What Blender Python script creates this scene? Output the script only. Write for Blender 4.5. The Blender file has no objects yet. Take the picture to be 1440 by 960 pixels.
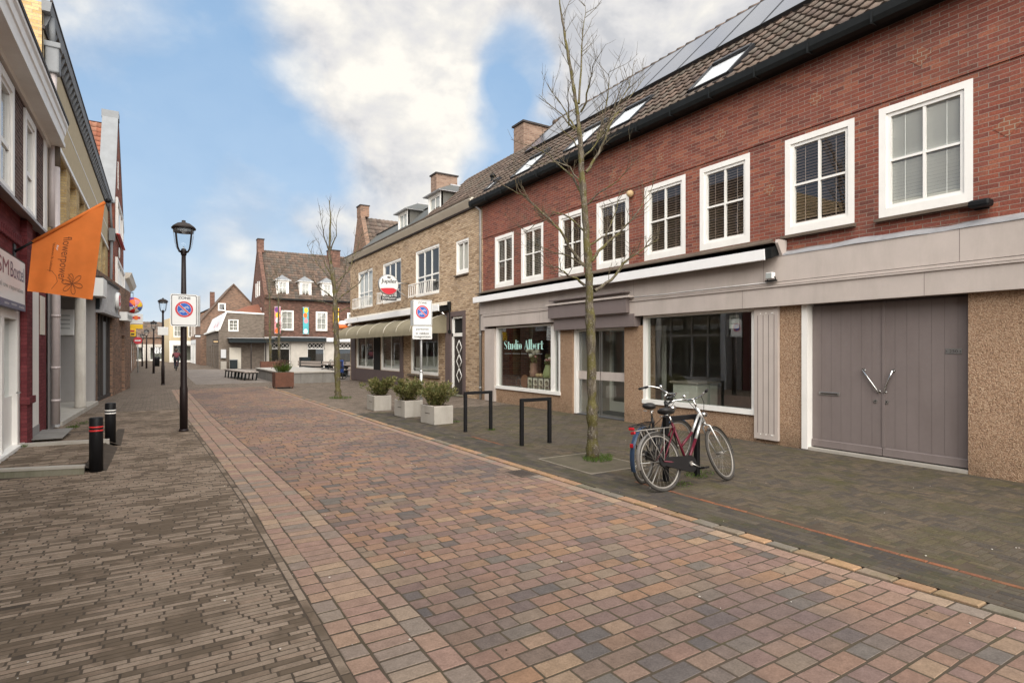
import bpy, bmesh, math, random
from mathutils import Vector, Matrix
R = math.radians
SC = bpy.context.scene
COL = SC.collection
H = 1.7
# ------------------------------------------------------------------ nodes / materials
MAT = {}
def _mat(name):
    m = bpy.data.materials.new(name); m.use_nodes = True
    nt = m.node_tree; nt.nodes.clear()
    out = nt.nodes.new('ShaderNodeOutputMaterial')
    MAT[name] = m
    return m, nt, out
def N(nt, typ, **kw):
    n = nt.nodes.new(typ)
    for k, v in kw.items():
        if k.startswith('i_'):
            n.inputs[k[2:].replace('_', ' ')].default_value = v
        else:
            setattr(n, k, v)
    return n
def c4(c): return (c[0], c[1], c[2], 1.0)
def ramp(nt, fac, stops, interp='LINEAR'):
    n = nt.nodes.new('ShaderNodeValToRGB'); cr = n.color_ramp; cr.interpolation = interp
    while len(cr.elements) < len(stops): cr.elements.new(0.5)
    for e, (p, c) in zip(cr.elements, stops):
        e.position = p; e.color = c4(c) if len(c) == 3 else c
    nt.links.new(fac, n.inputs['Fac'])
    return n.outputs['Color']
def mixc(nt, fac, a, b, mode='MIX'):
    n = nt.nodes.new('ShaderNodeMix'); n.data_type = 'RGBA'; n.blend_type = mode
    for sock, v in ((n.inputs['Factor'], fac), (n.inputs[6], a), (n.inputs[7], b)):
        if isinstance(v, (int, float)): sock.default_value = v
        elif isinstance(v, tuple): sock.default_value = c4(v)
        else: nt.links.new(v, sock)
    return n.outputs[2]
def math_(nt, op, a, b=0.0, clamp=False):
    n = nt.nodes.new('ShaderNodeMath'); n.operation = op; n.use_clamp = clamp
    for s, v in ((n.inputs[0], a), (n.inputs[1], b)):
        if isinstance(v, (int, float)): s.default_value = v
        else: nt.links.new(v, s)
    return n.outputs[0]
def noise(nt, vec, scale, detail=4.0, rough=0.55, dist=0.0):
    n = N(nt, 'ShaderNodeTexNoise'); n.inputs['Scale'].default_value = scale
    n.inputs['Detail'].default_value = detail; n.inputs['Roughness'].default_value = rough
    n.inputs['Distortion'].default_value = dist
    if vec is not None: nt.links.new(vec, n.inputs['Vector'])
    return n.outputs['Fac']
def coord(nt, kind='Object', scale=None, rot=None):
    t = N(nt, 'ShaderNodeTexCoord'); o = t.outputs[kind]
    if scale or rot:
        mp = N(nt, 'ShaderNodeMapping')
        if scale: mp.inputs['Scale'].default_value = scale
        if rot: mp.inputs['Rotation'].default_value = rot
        nt.links.new(o, mp.inputs['Vector']); o = mp.outputs['Vector']
    return o
def wpos(nt, scale=None):
    g = N(nt, 'ShaderNodeNewGeometry'); o = g.outputs['Position']
    if scale:
        mp = N(nt, 'ShaderNodeMapping'); mp.inputs['Scale'].default_value = scale
        nt.links.new(o, mp.inputs['Vector']); o = mp.outputs['Vector']
    return o
def bump(nt, h, strength=0.3, dist=0.01, normal=None):
    b = N(nt, 'ShaderNodeBump'); b.inputs['Strength'].default_value = strength; b.inputs['Distance'].default_value = dist
    nt.links.new(h, b.inputs['Height'])
    if normal is not None: nt.links.new(normal, b.inputs['Normal'])
    return b.outputs['Normal']
def princ(nt, out, col, rough=0.6, metal=0.0, nrm=None, spec=None):
    p = N(nt, 'ShaderNodeBsdfPrincipled')
    if isinstance(col, tuple): p.inputs['Base Color'].default_value = c4(col)
    else: nt.links.new(col, p.inputs['Base Color'])
    if isinstance(rough, (int, float)): p.inputs['Roughness'].default_value = rough
    else: nt.links.new(rough, p.inputs['Roughness'])
    p.inputs['Metallic'].default_value = metal
    if spec is not None: p.inputs['Specular IOR Level'].default_value = spec
    if nrm is not None: nt.links.new(nrm, p.inputs['Normal'])
    nt.links.new(p.outputs[0], out.inputs['Surface'])
    return p
def scalec(c, k): return tuple(min(1.0, x * k) for x in c)

def plain(name, col, rough=0.5, metal=0.0, var=0.12, vscale=3.0, bmp=0.0, bscale=60.0, dirt=0.0, dirtcol=(0.09, 0.075, 0.055), spec=0.3):
    m, nt, out = _mat(name)
    w = wpos(nt)
    n1 = noise(nt, w, vscale, 5.0, 0.6)
    n2 = noise(nt, w, vscale * 14, 3.0, 0.6)
    f = math_(nt, 'ADD', math_(nt, 'MULTIPLY', n1, 0.7), math_(nt, 'MULTIPLY', n2, 0.3))
    c = ramp(nt, f, [(0.3, scalec(col, 1 - var)), (0.7, scalec(col, 1 + var))])
    if dirt > 0:
        ws = wpos(nt, (1.0, 1.0, 0.2))
        d = noise(nt, ws, 3.4, 7.0, 0.68, 0.3)
        dm = ramp(nt, d, [(0.45, (0, 0, 0)), (0.75, (1, 1, 1))])
        c = mixc(nt, math_(nt, 'MULTIPLY', dm, dirt), c, dirtcol)
    nr = None
    if bmp > 0: nr = bump(nt, noise(nt, w, bscale, 4.0, 0.6), bmp, 0.004)
    rr = math_(nt, 'ADD', rough - 0.06, math_(nt, 'MULTIPLY', n2, 0.12))
    princ(nt, out, c, rr, metal, nr, spec)
    return m

def brickmat(name, cols, mortar, bw=0.22, bh=0.066, ms=0.006, offset=0.5, rough=0.85, bstr=0.5, stain=(0.06, 0.05, 0.04), stainamt=0.25, mott=0.18, uv=True, bdist=0.006):
    m, nt, out = _mat(name)
    uvn = coord(nt, 'UV')
    # slight waviness so that courses are not ruler straight
    wob = N(nt, 'ShaderNodeVectorMath', operation='ADD')
    nz = N(nt, 'ShaderNodeTexNoise'); nz.inputs['Scale'].default_value = 9.0; nz.inputs['Detail'].default_value = 3.0
    nt.links.new(uvn, nz.inputs['Vector'])
    sc = N(nt, 'ShaderNodeVectorMath', operation='SCALE'); sc.inputs['Scale'].default_value = 0.011
    sub = N(nt, 'ShaderNodeVectorMath', operation='SUBTRACT'); sub.inputs[1].default_value = (0.5, 0.5, 0.5)
    nt.links.new(nz.outputs['Color'], sub.inputs[0]); nt.links.new(sub.outputs[0], sc.inputs[0])
    nt.links.new(uvn, wob.inputs[0]); nt.links.new(sc.outputs[0], wob.inputs[1])
    b = N(nt, 'ShaderNodeTexBrick'); b.offset = offset; b.squash = 1.0
    nt.links.new(wob.outputs[0], b.inputs['Vector'])
    b.inputs['Scale'].default_value = 1.0; b.inputs['Brick Width'].default_value = bw; b.inputs['Row Height'].default_value = bh
    b.inputs['Mortar Size'].default_value = ms; b.inputs['Mortar Smooth'].default_value = 0.25
    b.inputs['Color1'].default_value = (0, 0, 0, 1); b.inputs['Color2'].default_value = (1, 1, 1, 1); b.inputs['Mortar'].default_value = (.5, .5, .5, 1)
    k = len(cols)
    w = wpos(nt)
    n1 = noise(nt, w, 0.9, 5.0, 0.6)
    fine = noise(nt, w, 45.0, 4.0, 0.7)
    f = math_(nt, 'ADD', b.outputs['Color'], math_(nt, 'MULTIPLY', math_(nt, 'SUBTRACT', n1, 0.5), 0.8))
    c = ramp(nt, f, [(0.08 + 0.84 * i / (k - 1), cc) for i, cc in enumerate(cols)])
    g = ramp(nt, fine, [(0.3, (1 - mott,) * 3), (0.7, (1 + mott,) * 3)])
    c = mixc(nt, 1.0, c, g, 'MULTIPLY')
    mo = mixc(nt, fine, scalec(mortar, 0.75), scalec(mortar, 1.15))
    c = mixc(nt, b.outputs['Fac'], c, mo)
    if stainamt > 0:
        ws = wpos(nt, (1, 1, 0.4))
        d = noise(nt, ws, 1.3, 6.0, 0.65, 0.5)
        dm = ramp(nt, d, [(0.48, (0, 0, 0)), (0.78, (1, 1, 1))])
        c = mixc(nt, math_(nt, 'MULTIPLY', dm, stainamt), c, stain)
    h = math_(nt, 'SUBTRACT', math_(nt, 'MULTIPLY', fine, 0.35), b.outputs['Fac'])
    princ(nt, out, c, rough, 0.0, bump(nt, h, bstr, bdist), 0.08)
    return m

def island(name, cols, rough=0.85, patch=None, patchamt=0.6, patchscale=0.5, moss=None, mossamt=0.0, mossscale=1.2, dirtcol=None, dirtscale=1.6, dirtthr=(0.52, 0.6), mott=0.22, bmp=0.5, interp='LINEAR', spec=0.08):
    """one colour per loose brick or tile (random per island) plus grain, patches, moss"""
    m, nt, out = _mat(name)
    g = N(nt, 'ShaderNodeNewGeometry')
    w = g.outputs['Position']
    k = len(cols)
    c = ramp(nt, g.outputs['Random Per Island'], [(0.02 + 0.96 * i / k, cc) for i, cc in enumerate(cols)], interp)
    if patch is not None:
        p = noise(nt, w, patchscale, 3.0, 0.5)
        pm = ramp(nt, p, [(0.45, (0, 0, 0)), (0.62, (1, 1, 1))])
        c = mixc(nt, math_(nt, 'MULTIPLY', pm, patchamt), c, mixc(nt, 0.65, c, patch))
    fine = noise(nt, w, 70.0, 5.0, 0.7)
    med = noise(nt, w, 14.0, 4.0, 0.6)
    gg = math_(nt, 'ADD', math_(nt, 'MULTIPLY', fine, 0.6), math_(nt, 'MULTIPLY', med, 0.4))
    c = mixc(nt, 1.0, c, ramp(nt, gg, [(0.32, (1 - mott,) * 3), (0.68, (1 + mott,) * 3)]), 'MULTIPLY')
    if dirtcol is not None:
        d = math_(nt, 'ADD', math_(nt, 'MULTIPLY', noise(nt, w, dirtscale, 5.0, 0.62, 0.6), 0.75), math_(nt, 'MULTIPLY', g.outputs['Random Per Island'], 0.22))
        dm = ramp(nt, d, [(dirtthr[0], (0, 0, 0)), (dirtthr[1], (1, 1, 1))])
        c = mixc(nt, math_(nt, 'MULTIPLY', dm, 0.93), c, mixc(nt, med, scalec(dirtcol, 0.8), scalec(dirtcol, 1.2)))
    if moss is not None:
        d = noise(nt, w, mossscale, 6.0, 0.7, 0.3)
        dm = ramp(nt, d, [(0.47, (0, 0, 0)), (0.72, (1, 1, 1))])
        c = mixc(nt, math_(nt, 'MULTIPLY', dm, mossamt), c, moss)
    princ(nt, out, c, rough, 0.0, bump(nt, gg, bmp, 0.004), spec)
    return m

def glassmat(name, tint=(0.8, 0.84, 0.82), ior=1.9, rough=0.0, wob=0.02):
    m, nt, out = _mat(name)
    lw = N(nt, 'ShaderNodeLayerWeight'); lw.inputs['Blend'].default_value = 0.5
    f0 = ((ior - 1) / (ior + 1)) ** 2
    fres = math_(nt, 'ADD', f0, math_(nt, 'MULTIPLY', math_(nt, 'POWER', lw.outputs['Facing'], 5.0), 1 - f0))
    tr = N(nt, 'ShaderNodeBsdfTransparent'); tr.inputs['Color'].default_value = c4(tint)
    gl = N(nt, 'ShaderNodeBsdfGlossy'); gl.inputs['Roughness'].default_value = rough; gl.inputs['Color'].default_value = (0.95, 0.97, 1, 1)
    if wob:
        nb = bump(nt, noise(nt, wpos(nt), 1.5, 1.0, 0.4), wob, 0.05); nt.links.new(nb, gl.inputs['Normal']); nt.links.new(nb, lw.inputs['Normal'])
    mx = N(nt, 'ShaderNodeMixShader')
    nt.links.new(fres, mx.inputs[0]); nt.links.new(tr.outputs[0], mx.inputs[1]); nt.links.new(gl.outputs[0], mx.inputs[2])
    nt.links.new(mx.outputs[0], out.inputs['Surface'])
    return m

def pebblemat(name):
    m, nt, out = _mat(name)
    w = wpos(nt)
    v = N(nt, 'ShaderNodeTexVoronoi'); v.inputs['Scale'].default_value = 75.0
    nt.links.new(w, v.inputs['Vector'])
    bw = N(nt, 'ShaderNodeRGBToBW'); nt.links.new(v.outputs['Color'], bw.inputs[0])
    c = ramp(nt, bw.outputs[0], [(0.15, (0.27, 0.165, 0.105)), (0.35, (0.41, 0.265, 0.17)), (0.55, (0.48, 0.32, 0.21)), (0.72, (0.56, 0.41, 0.28)), (0.85, (0.31, 0.205, 0.14))])
    e = ramp(nt, v.outputs['Distance'], [(0.3, (1, 1, 1)), (0.8, (0.55, 0.53, 0.52))])
    c = mixc(nt, 0.8, c, e, 'MULTIPLY')
    big = noise(nt, w, 0.9, 5.0, 0.6)
    c = mixc(nt, ramp(nt, big, [(0.42, (0, 0, 0)), (0.75, (0.4, 0.4, 0.4))]), c, (0.2, 0.13, 0.085))
    # splash dirt near the pavement
    sep = N(nt, 'ShaderNodeSeparateXYZ'); nt.links.new(w, sep.inputs[0])
    low = math_(nt, 'SUBTRACT', 0.9, math_(nt, 'MULTIPLY', sep.outputs['Z'], 2.1), True)
    low = math_(nt, 'MULTIPLY', low, ramp(nt, noise(nt, w, 4.0, 5.0, 0.6), [(0.35, (0.1, 0.1, 0.1)), (0.7, (0.75, 0.75, 0.75))]))
    c = mixc(nt, low, c, (0.12, 0.085, 0.055))
    h = math_(nt, 'SUBTRACT', 1.0, v.outputs['Distance'])
    princ(nt, out, c, 0.85, 0.0, bump(nt, h, 1.0, 0.012), 0.15)
    return m

def barkmat(name):
    m, nt, out = _mat(name)
    w = wpos(nt); ws = wpos(nt, (1, 1, 0.3))
    n1 = noise(nt, ws, 22.0, 6.0, 0.65, 0.6); n2 = noise(nt, w, 5.0, 5.0, 0.7); n3 = noise(nt, w, 30.0, 3.0, 0.6)
    c = ramp(nt, n1, [(0.32, (0.032, 0.026, 0.02)), (0.5, (0.085, 0.07, 0.052)), (0.7, (0.175, 0.155, 0.122))])
    mm = ramp(nt, n2, [(0.45, (0, 0, 0)), (0.56, (1, 1, 1))])
    c = mixc(nt, math_(nt, 'MULTIPLY', mm, 0.75), c, mixc(nt, n3, (0.052, 0.05, 0.011), (0.125, 0.108, 0.027)))
    lich = ramp(nt, noise(nt, w, 55.0, 2.0, 0.5), [(0.64, (0, 0, 0)), (0.68, (1, 1, 1))])
    c = mixc(nt, math_(nt, 'MULTIPLY', lich, 0.5), c, (0.42, 0.42, 0.38))
    princ(nt, out, c, 0.9, 0.0, bump(nt, n1, 0.9, 0.012), 0.2)
    return m
def leafmat(name, cols):
    m, nt, out = _mat(name)
    g = N(nt, 'ShaderNodeNewGeometry')
    c = ramp(nt, g.outputs['Random Per Island'], [(i / (len(cols) - 1), cc) for i, cc in enumerate(cols)])
    p = princ(nt, out, c, 0.55, 0.0, None, 0.35)
    tl = N(nt, 'ShaderNodeBsdfTranslucent'); nt.links.new(c, tl.inputs['Color'])
    mx = N(nt, 'ShaderNodeMixShader'); mx.inputs[0].default_value = 0.25
    nt.links.new(p.outputs[0], mx.inputs[1]); nt.links.new(tl.outputs[0], mx.inputs[2]); nt.links.new(mx.outputs[0], out.inputs['Surface'])
    return m
def clothmat(name, col, tr=0.3, rough=0.8, fold=0.0):
    m, nt, out = _mat(name)
    w = wpos(nt); n1 = noise(nt, w, 3.0, 4.0, 0.6)
    c = ramp(nt, n1, [(0.3, scalec(col, 0.9)), (0.7, scalec(col, 1.08))])
    p = princ(nt, out, c, rough, 0.0, None, 0.2)
    tl = N(nt, 'ShaderNodeBsdfTranslucent'); nt.links.new(c, tl.inputs['Color'])
    mx = N(nt, 'ShaderNodeMixShader'); mx.inputs[0].default_value = tr
    nt.links.new(p.outputs[0], mx.inputs[1]); nt.links.new(tl.outputs[0], mx.inputs[2]); nt.links.new(mx.outputs[0], out.inputs['Surface'])
    return m

# walls
brickmat('brick_red', [(0.145, 0.054, 0.043), (0.185, 0.061, 0.046), (0.225, 0.073, 0.050), (0.20, 0.072, 0.056), (0.25, 0.080, 0.053), (0.175, 0.066, 0.053), (0.275, 0.102, 0.066)], (0.27, 0.22, 0.18), 0.22, 0.064, 0.005, stainamt=0.4, mott=0.32, bstr=0.7)
brickmat('brick_red_b', [(0.15, 0.045, 0.03), (0.24, 0.07, 0.045), (0.30, 0.09, 0.055)], (0.25, 0.21, 0.18), 0.22, 0.066, 0.005, stainamt=0.2)
brickmat('brick_yellow', [(0.28, 0.19, 0.118), (0.40, 0.285, 0.182), (0.47, 0.34, 0.222), (0.52, 0.395, 0.27), (0.39, 0.285, 0.195)], (0.21, 0.175, 0.138), 0.24, 0.068, 0.009, stainamt=0.2)
brickmat('brick_gold', [(0.38, 0.26, 0.115), (0.47, 0.34, 0.16), (0.52, 0.39, 0.20), (0.43, 0.32, 0.17)], (0.33, 0.27, 0.2), 0.22, 0.068, 0.006, stainamt=0.12)
brickmat('brick_purple', [(0.06, 0.035, 0.03), (0.095, 0.055, 0.048), (0.125, 0.075, 0.062)], (0.24, 0.21, 0.19), 0.22, 0.066, 0.006, stainamt=0.15)
brickmat('brick_maroon', [(0.12, 0.03, 0.035), (0.15, 0.038, 0.042), (0.17, 0.045, 0.05)], (0.11, 0.032, 0.035), 0.22, 0.066, 0.006, stainamt=0.1)
brickmat('brick_dark', [(0.08, 0.042, 0.032), (0.12, 0.06, 0.045), (0.15, 0.075, 0.055), (0.19, 0.10, 0.075)], (0.12, 0.095, 0.08), 0.22, 0.066, 0.008, stainamt=0.3)
brickmat('brick_brown', [(0.12, 0.075, 0.055), (0.17, 0.105, 0.075), (0.22, 0.13, 0.09), (0.26, 0.15, 0.10)], (0.2, 0.165, 0.135), 0.22, 0.066, 0.008, stainamt=0.3)
brickmat('brick_grey', [(0.13, 0.105, 0.085), (0.17, 0.14, 0.115), (0.20, 0.165, 0.135)], (0.17, 0.145, 0.12), 0.22, 0.066, 0.008, stainamt=0.3)
brickmat('brick_chimney', [(0.16, 0.10, 0.075), (0.22, 0.145, 0.11), (0.27, 0.185, 0.14)], (0.25, 0.2, 0.16), 0.22, 0.066, 0.008, stainamt=0.3)
brickmat('brick_diamond', [(0.215, 0.075, 0.049), (0.25, 0.092, 0.056)], (0.31, 0.25, 0.19), 0.11, 0.06, 0.006, stainamt=0.2)
# far ground sheets
brickmat('pave_road', [(0.13, 0.095, 0.085), (0.19, 0.115, 0.09), (0.235, 0.145, 0.105), (0.21, 0.13, 0.11), (0.155, 0.115, 0.115)], (0.10, 0.08, 0.062), 0.2, 0.135, 0.006, rough=0.85, bstr=0.4)
brickmat('pave_side', [(0.12, 0.095, 0.075), (0.175, 0.142, 0.113), (0.23, 0.185, 0.15)], (0.06, 0.047, 0.036), 0.205, 0.05, 0.005, rough=0.88, bstr=0.5)
brickmat('pave_plaza', [(0.165, 0.142, 0.122), (0.195, 0.168, 0.147), (0.22, 0.19, 0.168)], (0.12, 0.10, 0.083), 0.6, 0.3, 0.006, rough=0.85, bstr=0.3, stainamt=0.25)
pebblemat('pebble')
barkmat('bark')
plain('twig', (0.075, 0.06, 0.036), 0.8, var=0.35, vscale=9)
plain('mortar_bed', (0.066, 0.050, 0.036), 0.95, var=0.3, vscale=6, bmp=0.5, dirt=0.5, dirtcol=(0.07, 0.066, 0.026))
plain('sand_bed', (0.058, 0.044, 0.032), 0.95, var=0.35, vscale=6, bmp=0.5)
plain('ground', (0.14, 0.115, 0.095), 0.95, var=0.2, vscale=0.4)
plain('soil', (0.085, 0.062, 0.042), 0.95, var=0.4, vscale=8, bmp=1.0, bscale=40)
plain('pit_soil', (0.09, 0.076, 0.054), 0.95, var=0.25, vscale=5, bmp=0.8, bscale=45, dirt=0.4, dirtcol=(0.05, 0.054, 0.018))
island('road_brick', [(0.215, 0.132, 0.097), (0.245, 0.156, 0.108), (0.175, 0.118, 0.10), (0.11, 0.098, 0.09), (0.265, 0.158, 0.096), (0.205, 0.138, 0.114), (0.23, 0.14, 0.102), (0.135, 0.12, 0.105), (0.275, 0.19, 0.125), (0.195, 0.13, 0.11)],
       patch=(0.085, 0.076, 0.08), patchamt=0.8, patchscale=0.33, mott=0.32, bmp=0.7)
island('border_brick', [(0.265, 0.182, 0.132), (0.235, 0.158, 0.125), (0.195, 0.162, 0.135), (0.295, 0.213, 0.15), (0.245, 0.162, 0.13)], mott=0.32, bmp=0.7)
island('kerb_brick', [(0.30, 0.185, 0.11), (0.26, 0.165, 0.12), (0.34, 0.215, 0.125), (0.17, 0.15, 0.125)], mott=0.26, moss=(0.10, 0.095, 0.03), mossamt=0.5, mossscale=2.5)
island('left_brick', [(0.215, 0.168, 0.128), (0.245, 0.192, 0.148), (0.195, 0.152, 0.116), (0.23, 0.172, 0.13), (0.165, 0.13, 0.10)], mott=0.3, dirtcol=(0.105, 0.080, 0.058), dirtscale=1.15, dirtthr=(0.44, 0.56), bmp=0.7)
island('right_brick', [(0.080, 0.066, 0.048), (0.105, 0.086, 0.062), (0.088, 0.074, 0.058), (0.122, 0.094, 0.067), (0.07, 0.06, 0.05)], mott=0.34, patch=(0.075, 0.066, 0.06), patchscale=0.5, moss=(0.068, 0.066, 0.022), mossamt=0.65, mossscale=1.6, bmp=0.8)
island('gutter_brick', [(0.072, 0.063, 0.052), (0.095, 0.08, 0.064), (0.06, 0.053, 0.048)], moss=(0.062, 0.062, 0.02), mossamt=0.65, mossscale=2.0)
island('rust_brick', [(0.18, 0.08, 0.048), (0.145, 0.07, 0.048), (0.21, 0.09, 0.05)], mott=0.45, moss=(0.10, 0.078, 0.05), mossamt=0.9, mossscale=3)
island('roof_tile', [(0.105, 0.080, 0.066), (0.14, 0.108, 0.09), (0.088, 0.068, 0.06), (0.165, 0.12, 0.097), (0.12, 0.10, 0.085)], rough=0.85, moss=(0.055, 0.055, 0.04), mossamt=0.5, mossscale=2.0, mott=0.25)
island('roof_tile_dark', [(0.08, 0.06, 0.05), (0.12, 0.088, 0.07), (0.15, 0.105, 0.082), (0.098, 0.082, 0.07)], rough=0.85, moss=(0.06, 0.063, 0.05), mossamt=0.4, mossscale=1.5)
island('roof_tile_red', [(0.22, 0.085, 0.055), (0.27, 0.11, 0.07), (0.19, 0.078, 0.052), (0.24, 0.125, 0.085)], rough=0.85, moss=(0.12, 0.08, 0.06), mossamt=0.4, mott=0.25)
island('slate', [(0.075, 0.08, 0.085), (0.10, 0.105, 0.105), (0.13, 0.125, 0.115)], rough=0.6, moss=(0.11, 0.105, 0.06), mossamt=0.4, mossscale=3)
# paints and metals
plain('white_paint', (0.78, 0.765, 0.73), 0.4, var=0.05, dirt=0.14, dirtcol=(0.42, 0.38, 0.32))
plain('white_plastic', (0.80, 0.80, 0.80), 0.35, var=0.03, dirt=0.06, dirtcol=(0.5, 0.48, 0.45))
plain('cream_paint', (0.62, 0.58, 0.50), 0.5, var=0.06, dirt=0.2, dirtcol=(0.35, 0.3, 0.22))
plain('taupe_paint', (0.455, 0.40, 0.365), 0.5, var=0.07, dirt=0.4, dirtcol=(0.30, 0.26, 0.225))
plain('taupe_dark', (0.165, 0.135, 0.13), 0.45, var=0.06, dirt=0.15, dirtcol=(0.12, 0.10, 0.09))
plain('door_paint', (0.185, 0.155, 0.148), 0.45, var=0.07, vscale=1.5, dirt=0.35, dirtcol=(0.125, 0.10, 0.092))
plain('door_groove', (0.105, 0.088, 0.083), 0.6)
plain('sill_brown', (0.11, 0.085, 0.065), 0.75, var=0.3, dirt=0.3, dirtcol=(0.2, 0.17, 0.13), bmp=0.4)
plain('black_paint', (0.008, 0.008, 0.009), 0.5, var=0.3, spec=0.22)
plain('gutter_black', (0.009, 0.010, 0.010), 0.6, var=0.3, vscale=8, spec=0.2)
plain('dark_void', (0.012, 0.011, 0.010), 0.9)  # near-black colour standing in for the darkness of unlit rooms and recesses
plain('dark_frame', (0.04, 0.033, 0.030), 0.65, var=0.15, spec=0.2)
plain('brown_frame', (0.115, 0.085, 0.082), 0.55, var=0.1, dirt=0.2)
plain('zinc', (0.19, 0.20, 0.21), 0.6, 0.0, var=0.14, vscale=2.0, dirt=0.3, dirtcol=(0.13, 0.13, 0.13), spec=0.2)
plain('zinc_pink', (0.48, 0.43, 0.42), 0.5, 0.1, var=0.12, vscale=4.0, dirt=0.25, dirtcol=(0.3, 0.25, 0.24))
plain('lead', (0.34, 0.34, 0.35), 0.55, 0.2, var=0.2, vscale=7.0, bmp=0.4, bscale=12)
plain('chrome', (0.65, 0.65, 0.64), 0.2, 1.0, var=0.05)
plain('steel', (0.45, 0.45, 0.44), 0.35, 0.9, var=0.1)
plain('galv', (0.42, 0.43, 0.43), 0.5, 0.5, var=0.12, vscale=10)
plain('concrete', (0.36, 0.335, 0.295), 0.85, var=0.12, bmp=0.5, dirt=0.35, dirtcol=(0.2, 0.18, 0.13))
plain('concrete_white', (0.40, 0.375, 0.335), 0.85, var=0.12, bmp=0.5, dirt=0.5, dirtcol=(0.20, 0.18, 0.14))
plain('concrete_moss', (0.20, 0.19, 0.145), 0.9, var=0.2, bmp=0.6, dirt=0.7, dirtcol=(0.06, 0.065, 0.03))
plain('stone_grey', (0.21, 0.20, 0.185), 0.85, var=0.15, bmp=0.3, dirt=0.4)
plain('pit_edge', (0.2, 0.175, 0.14), 0.85, var=0.2, dirt=0.6, dirtcol=(0.1, 0.09, 0.05))
plain('drain_iron', (0.085, 0.065, 0.052), 0.75, var=0.3)
plain('stone_pale', (0.48, 0.45, 0.40), 0.85, var=0.12, bmp=0.3, dirt=0.2, dirtcol=(0.3, 0.27, 0.22))
plain('render_grey', (0.27, 0.26, 0.255), 0.75, var=0.05, dirt=0.15)
plain('render_pale', (0.55, 0.56, 0.57), 0.8, var=0.05, dirt=0.15, dirtcol=(0.35, 0.35, 0.33))
plain('render_yellow', (0.45, 0.37, 0.24), 0.85, var=0.1, vscale=6, bmp=0.5, bscale=25, dirt=0.2, dirtcol=(0.32, 0.27, 0.2))
plain('corten', (0.125, 0.055, 0.035), 0.8, var=0.3, vscale=6, bmp=0.3, dirt=0.3, dirtcol=(0.06, 0.035, 0.03))
plain('wood_grey', (0.33, 0.285, 0.25), 0.8, var=0.2, vscale=8, bmp=0.3)
plain('rubber', (0.022, 0.021, 0.020), 0.75, var=0.3, vscale=12)
plain('tyre_rubber', (0.045, 0.042, 0.038), 0.85, var=0.3, vscale=20)
plain('rim_metal', (0.26, 0.245, 0.225), 0.5, 0.4, var=0.2, vscale=10)
plain('bike_silver', (0.50, 0.50, 0.49), 0.3, 0.6, var=0.06)
plain('bike_maroon', (0.085, 0.008, 0.018), 0.3, 0.1, var=0.1)
plain('bike_blue', (0.035, 0.06, 0.11), 0.3, 0.2, var=0.1)
plain('bike_black', (0.009, 0.009, 0.010), 0.4, var=0.2, spec=0.3)
plain('leather', (0.018, 0.017, 0.017), 0.5, var=0.2)
plain('reflector_red', (0.33, 0.012, 0.018), 0.2, var=0.1)
plain('red_paint', (0.55, 0.03, 0.03), 0.4, var=0.08)
plain('sign_red', (0.50, 0.035, 0.05), 0.4, var=0.03)
plain('sign_blue', (0.015, 0.10, 0.42), 0.4, var=0.03)
plain('sign_white', (0.66, 0.67, 0.66), 0.4, var=0.03)
plain('sign_ink', (0.03, 0.028, 0.03), 0.5)
plain('sign_navy', (0.045, 0.05, 0.12), 0.4)
plain('sign_plum', (0.14, 0.06, 0.10), 0.4)
plain('mint', (0.45, 0.72, 0.64), 0.5, var=0.03)
plain('grey_letter', (0.32, 0.34, 0.33), 0.5)
plain('lamp_metal', (0.014, 0.009, 0.009), 0.45, var=0.25, spec=0.25)
plain('yellow_paint', (0.75, 0.48, 0.03), 0.45, var=0.05)
plain('orange_paint', (0.75, 0.16, 0.03), 0.45, var=0.05)
plain('teal_paint', (0.08, 0.38, 0.42), 0.5)
plain('pink_paint', (0.62, 0.25, 0.28), 0.5)
plain('blue_paint', (0.05, 0.12, 0.42), 0.45)
plain('purple_paint', (0.16, 0.05, 0.24), 0.45)
plain('skin', (0.55, 0.33, 0.25), 0.6)
plain('hair', (0.08, 0.055, 0.04), 0.7)
plain('jacket', (0.11, 0.03, 0.035), 0.8)
plain('trousers', (0.03, 0.032, 0.045), 0.8)
plain('vase_pink', (0.36, 0.20, 0.16), 0.5)
plain('vase_green', (0.36, 0.38, 0.19), 0.4)
plain('pumpkin', (0.50, 0.36, 0.20), 0.6)
plain('wood_brown', (0.21, 0.09, 0.045), 0.6, var=0.2)
plain('petal_white', (0.7, 0.65, 0.55), 0.7)
plain('petal_pink', (0.62, 0.30, 0.28), 0.7)
plain('interior_wall', (0.42, 0.41, 0.38), 0.8)
plain('interior_floor', (0.22, 0.20, 0.18), 0.7)
plain('interior_panel', (0.62, 0.62, 0.57), 0.7)
plain('entry_mat', (0.10, 0.105, 0.11), 0.9, bmp=0.5)
plain('blind_dark', (0.40, 0.31, 0.26), 0.55, var=0.08)
plain('blind_mid', (0.62, 0.58, 0.52), 0.55, var=0.05)
plain('blind_sky_white', (0.85, 0.84, 0.79), 0.5, var=0.04)
plain('curtain', (0.46, 0.45, 0.42), 0.9, var=0.12)
plain('solar_glass', (0.10, 0.115, 0.15), 0.12, 0.0, var=0.06, spec=0.65)
plain('solar_frame', (0.02, 0.02, 0.022), 0.35)
plain('canopy_metal', (0.018, 0.024, 0.026), 0.6, spec=0.2)
leafmat('leaf', [(0.06, 0.075, 0.02), (0.10, 0.115, 0.03), (0.16, 0.155, 0.05), (0.20, 0.165, 0.07), (0.12, 0.125, 0.05)])
leafmat('leaf_brown', [(0.10, 0.05, 0.03), (0.14, 0.08, 0.05), (0.07, 0.04, 0.03)])
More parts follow.
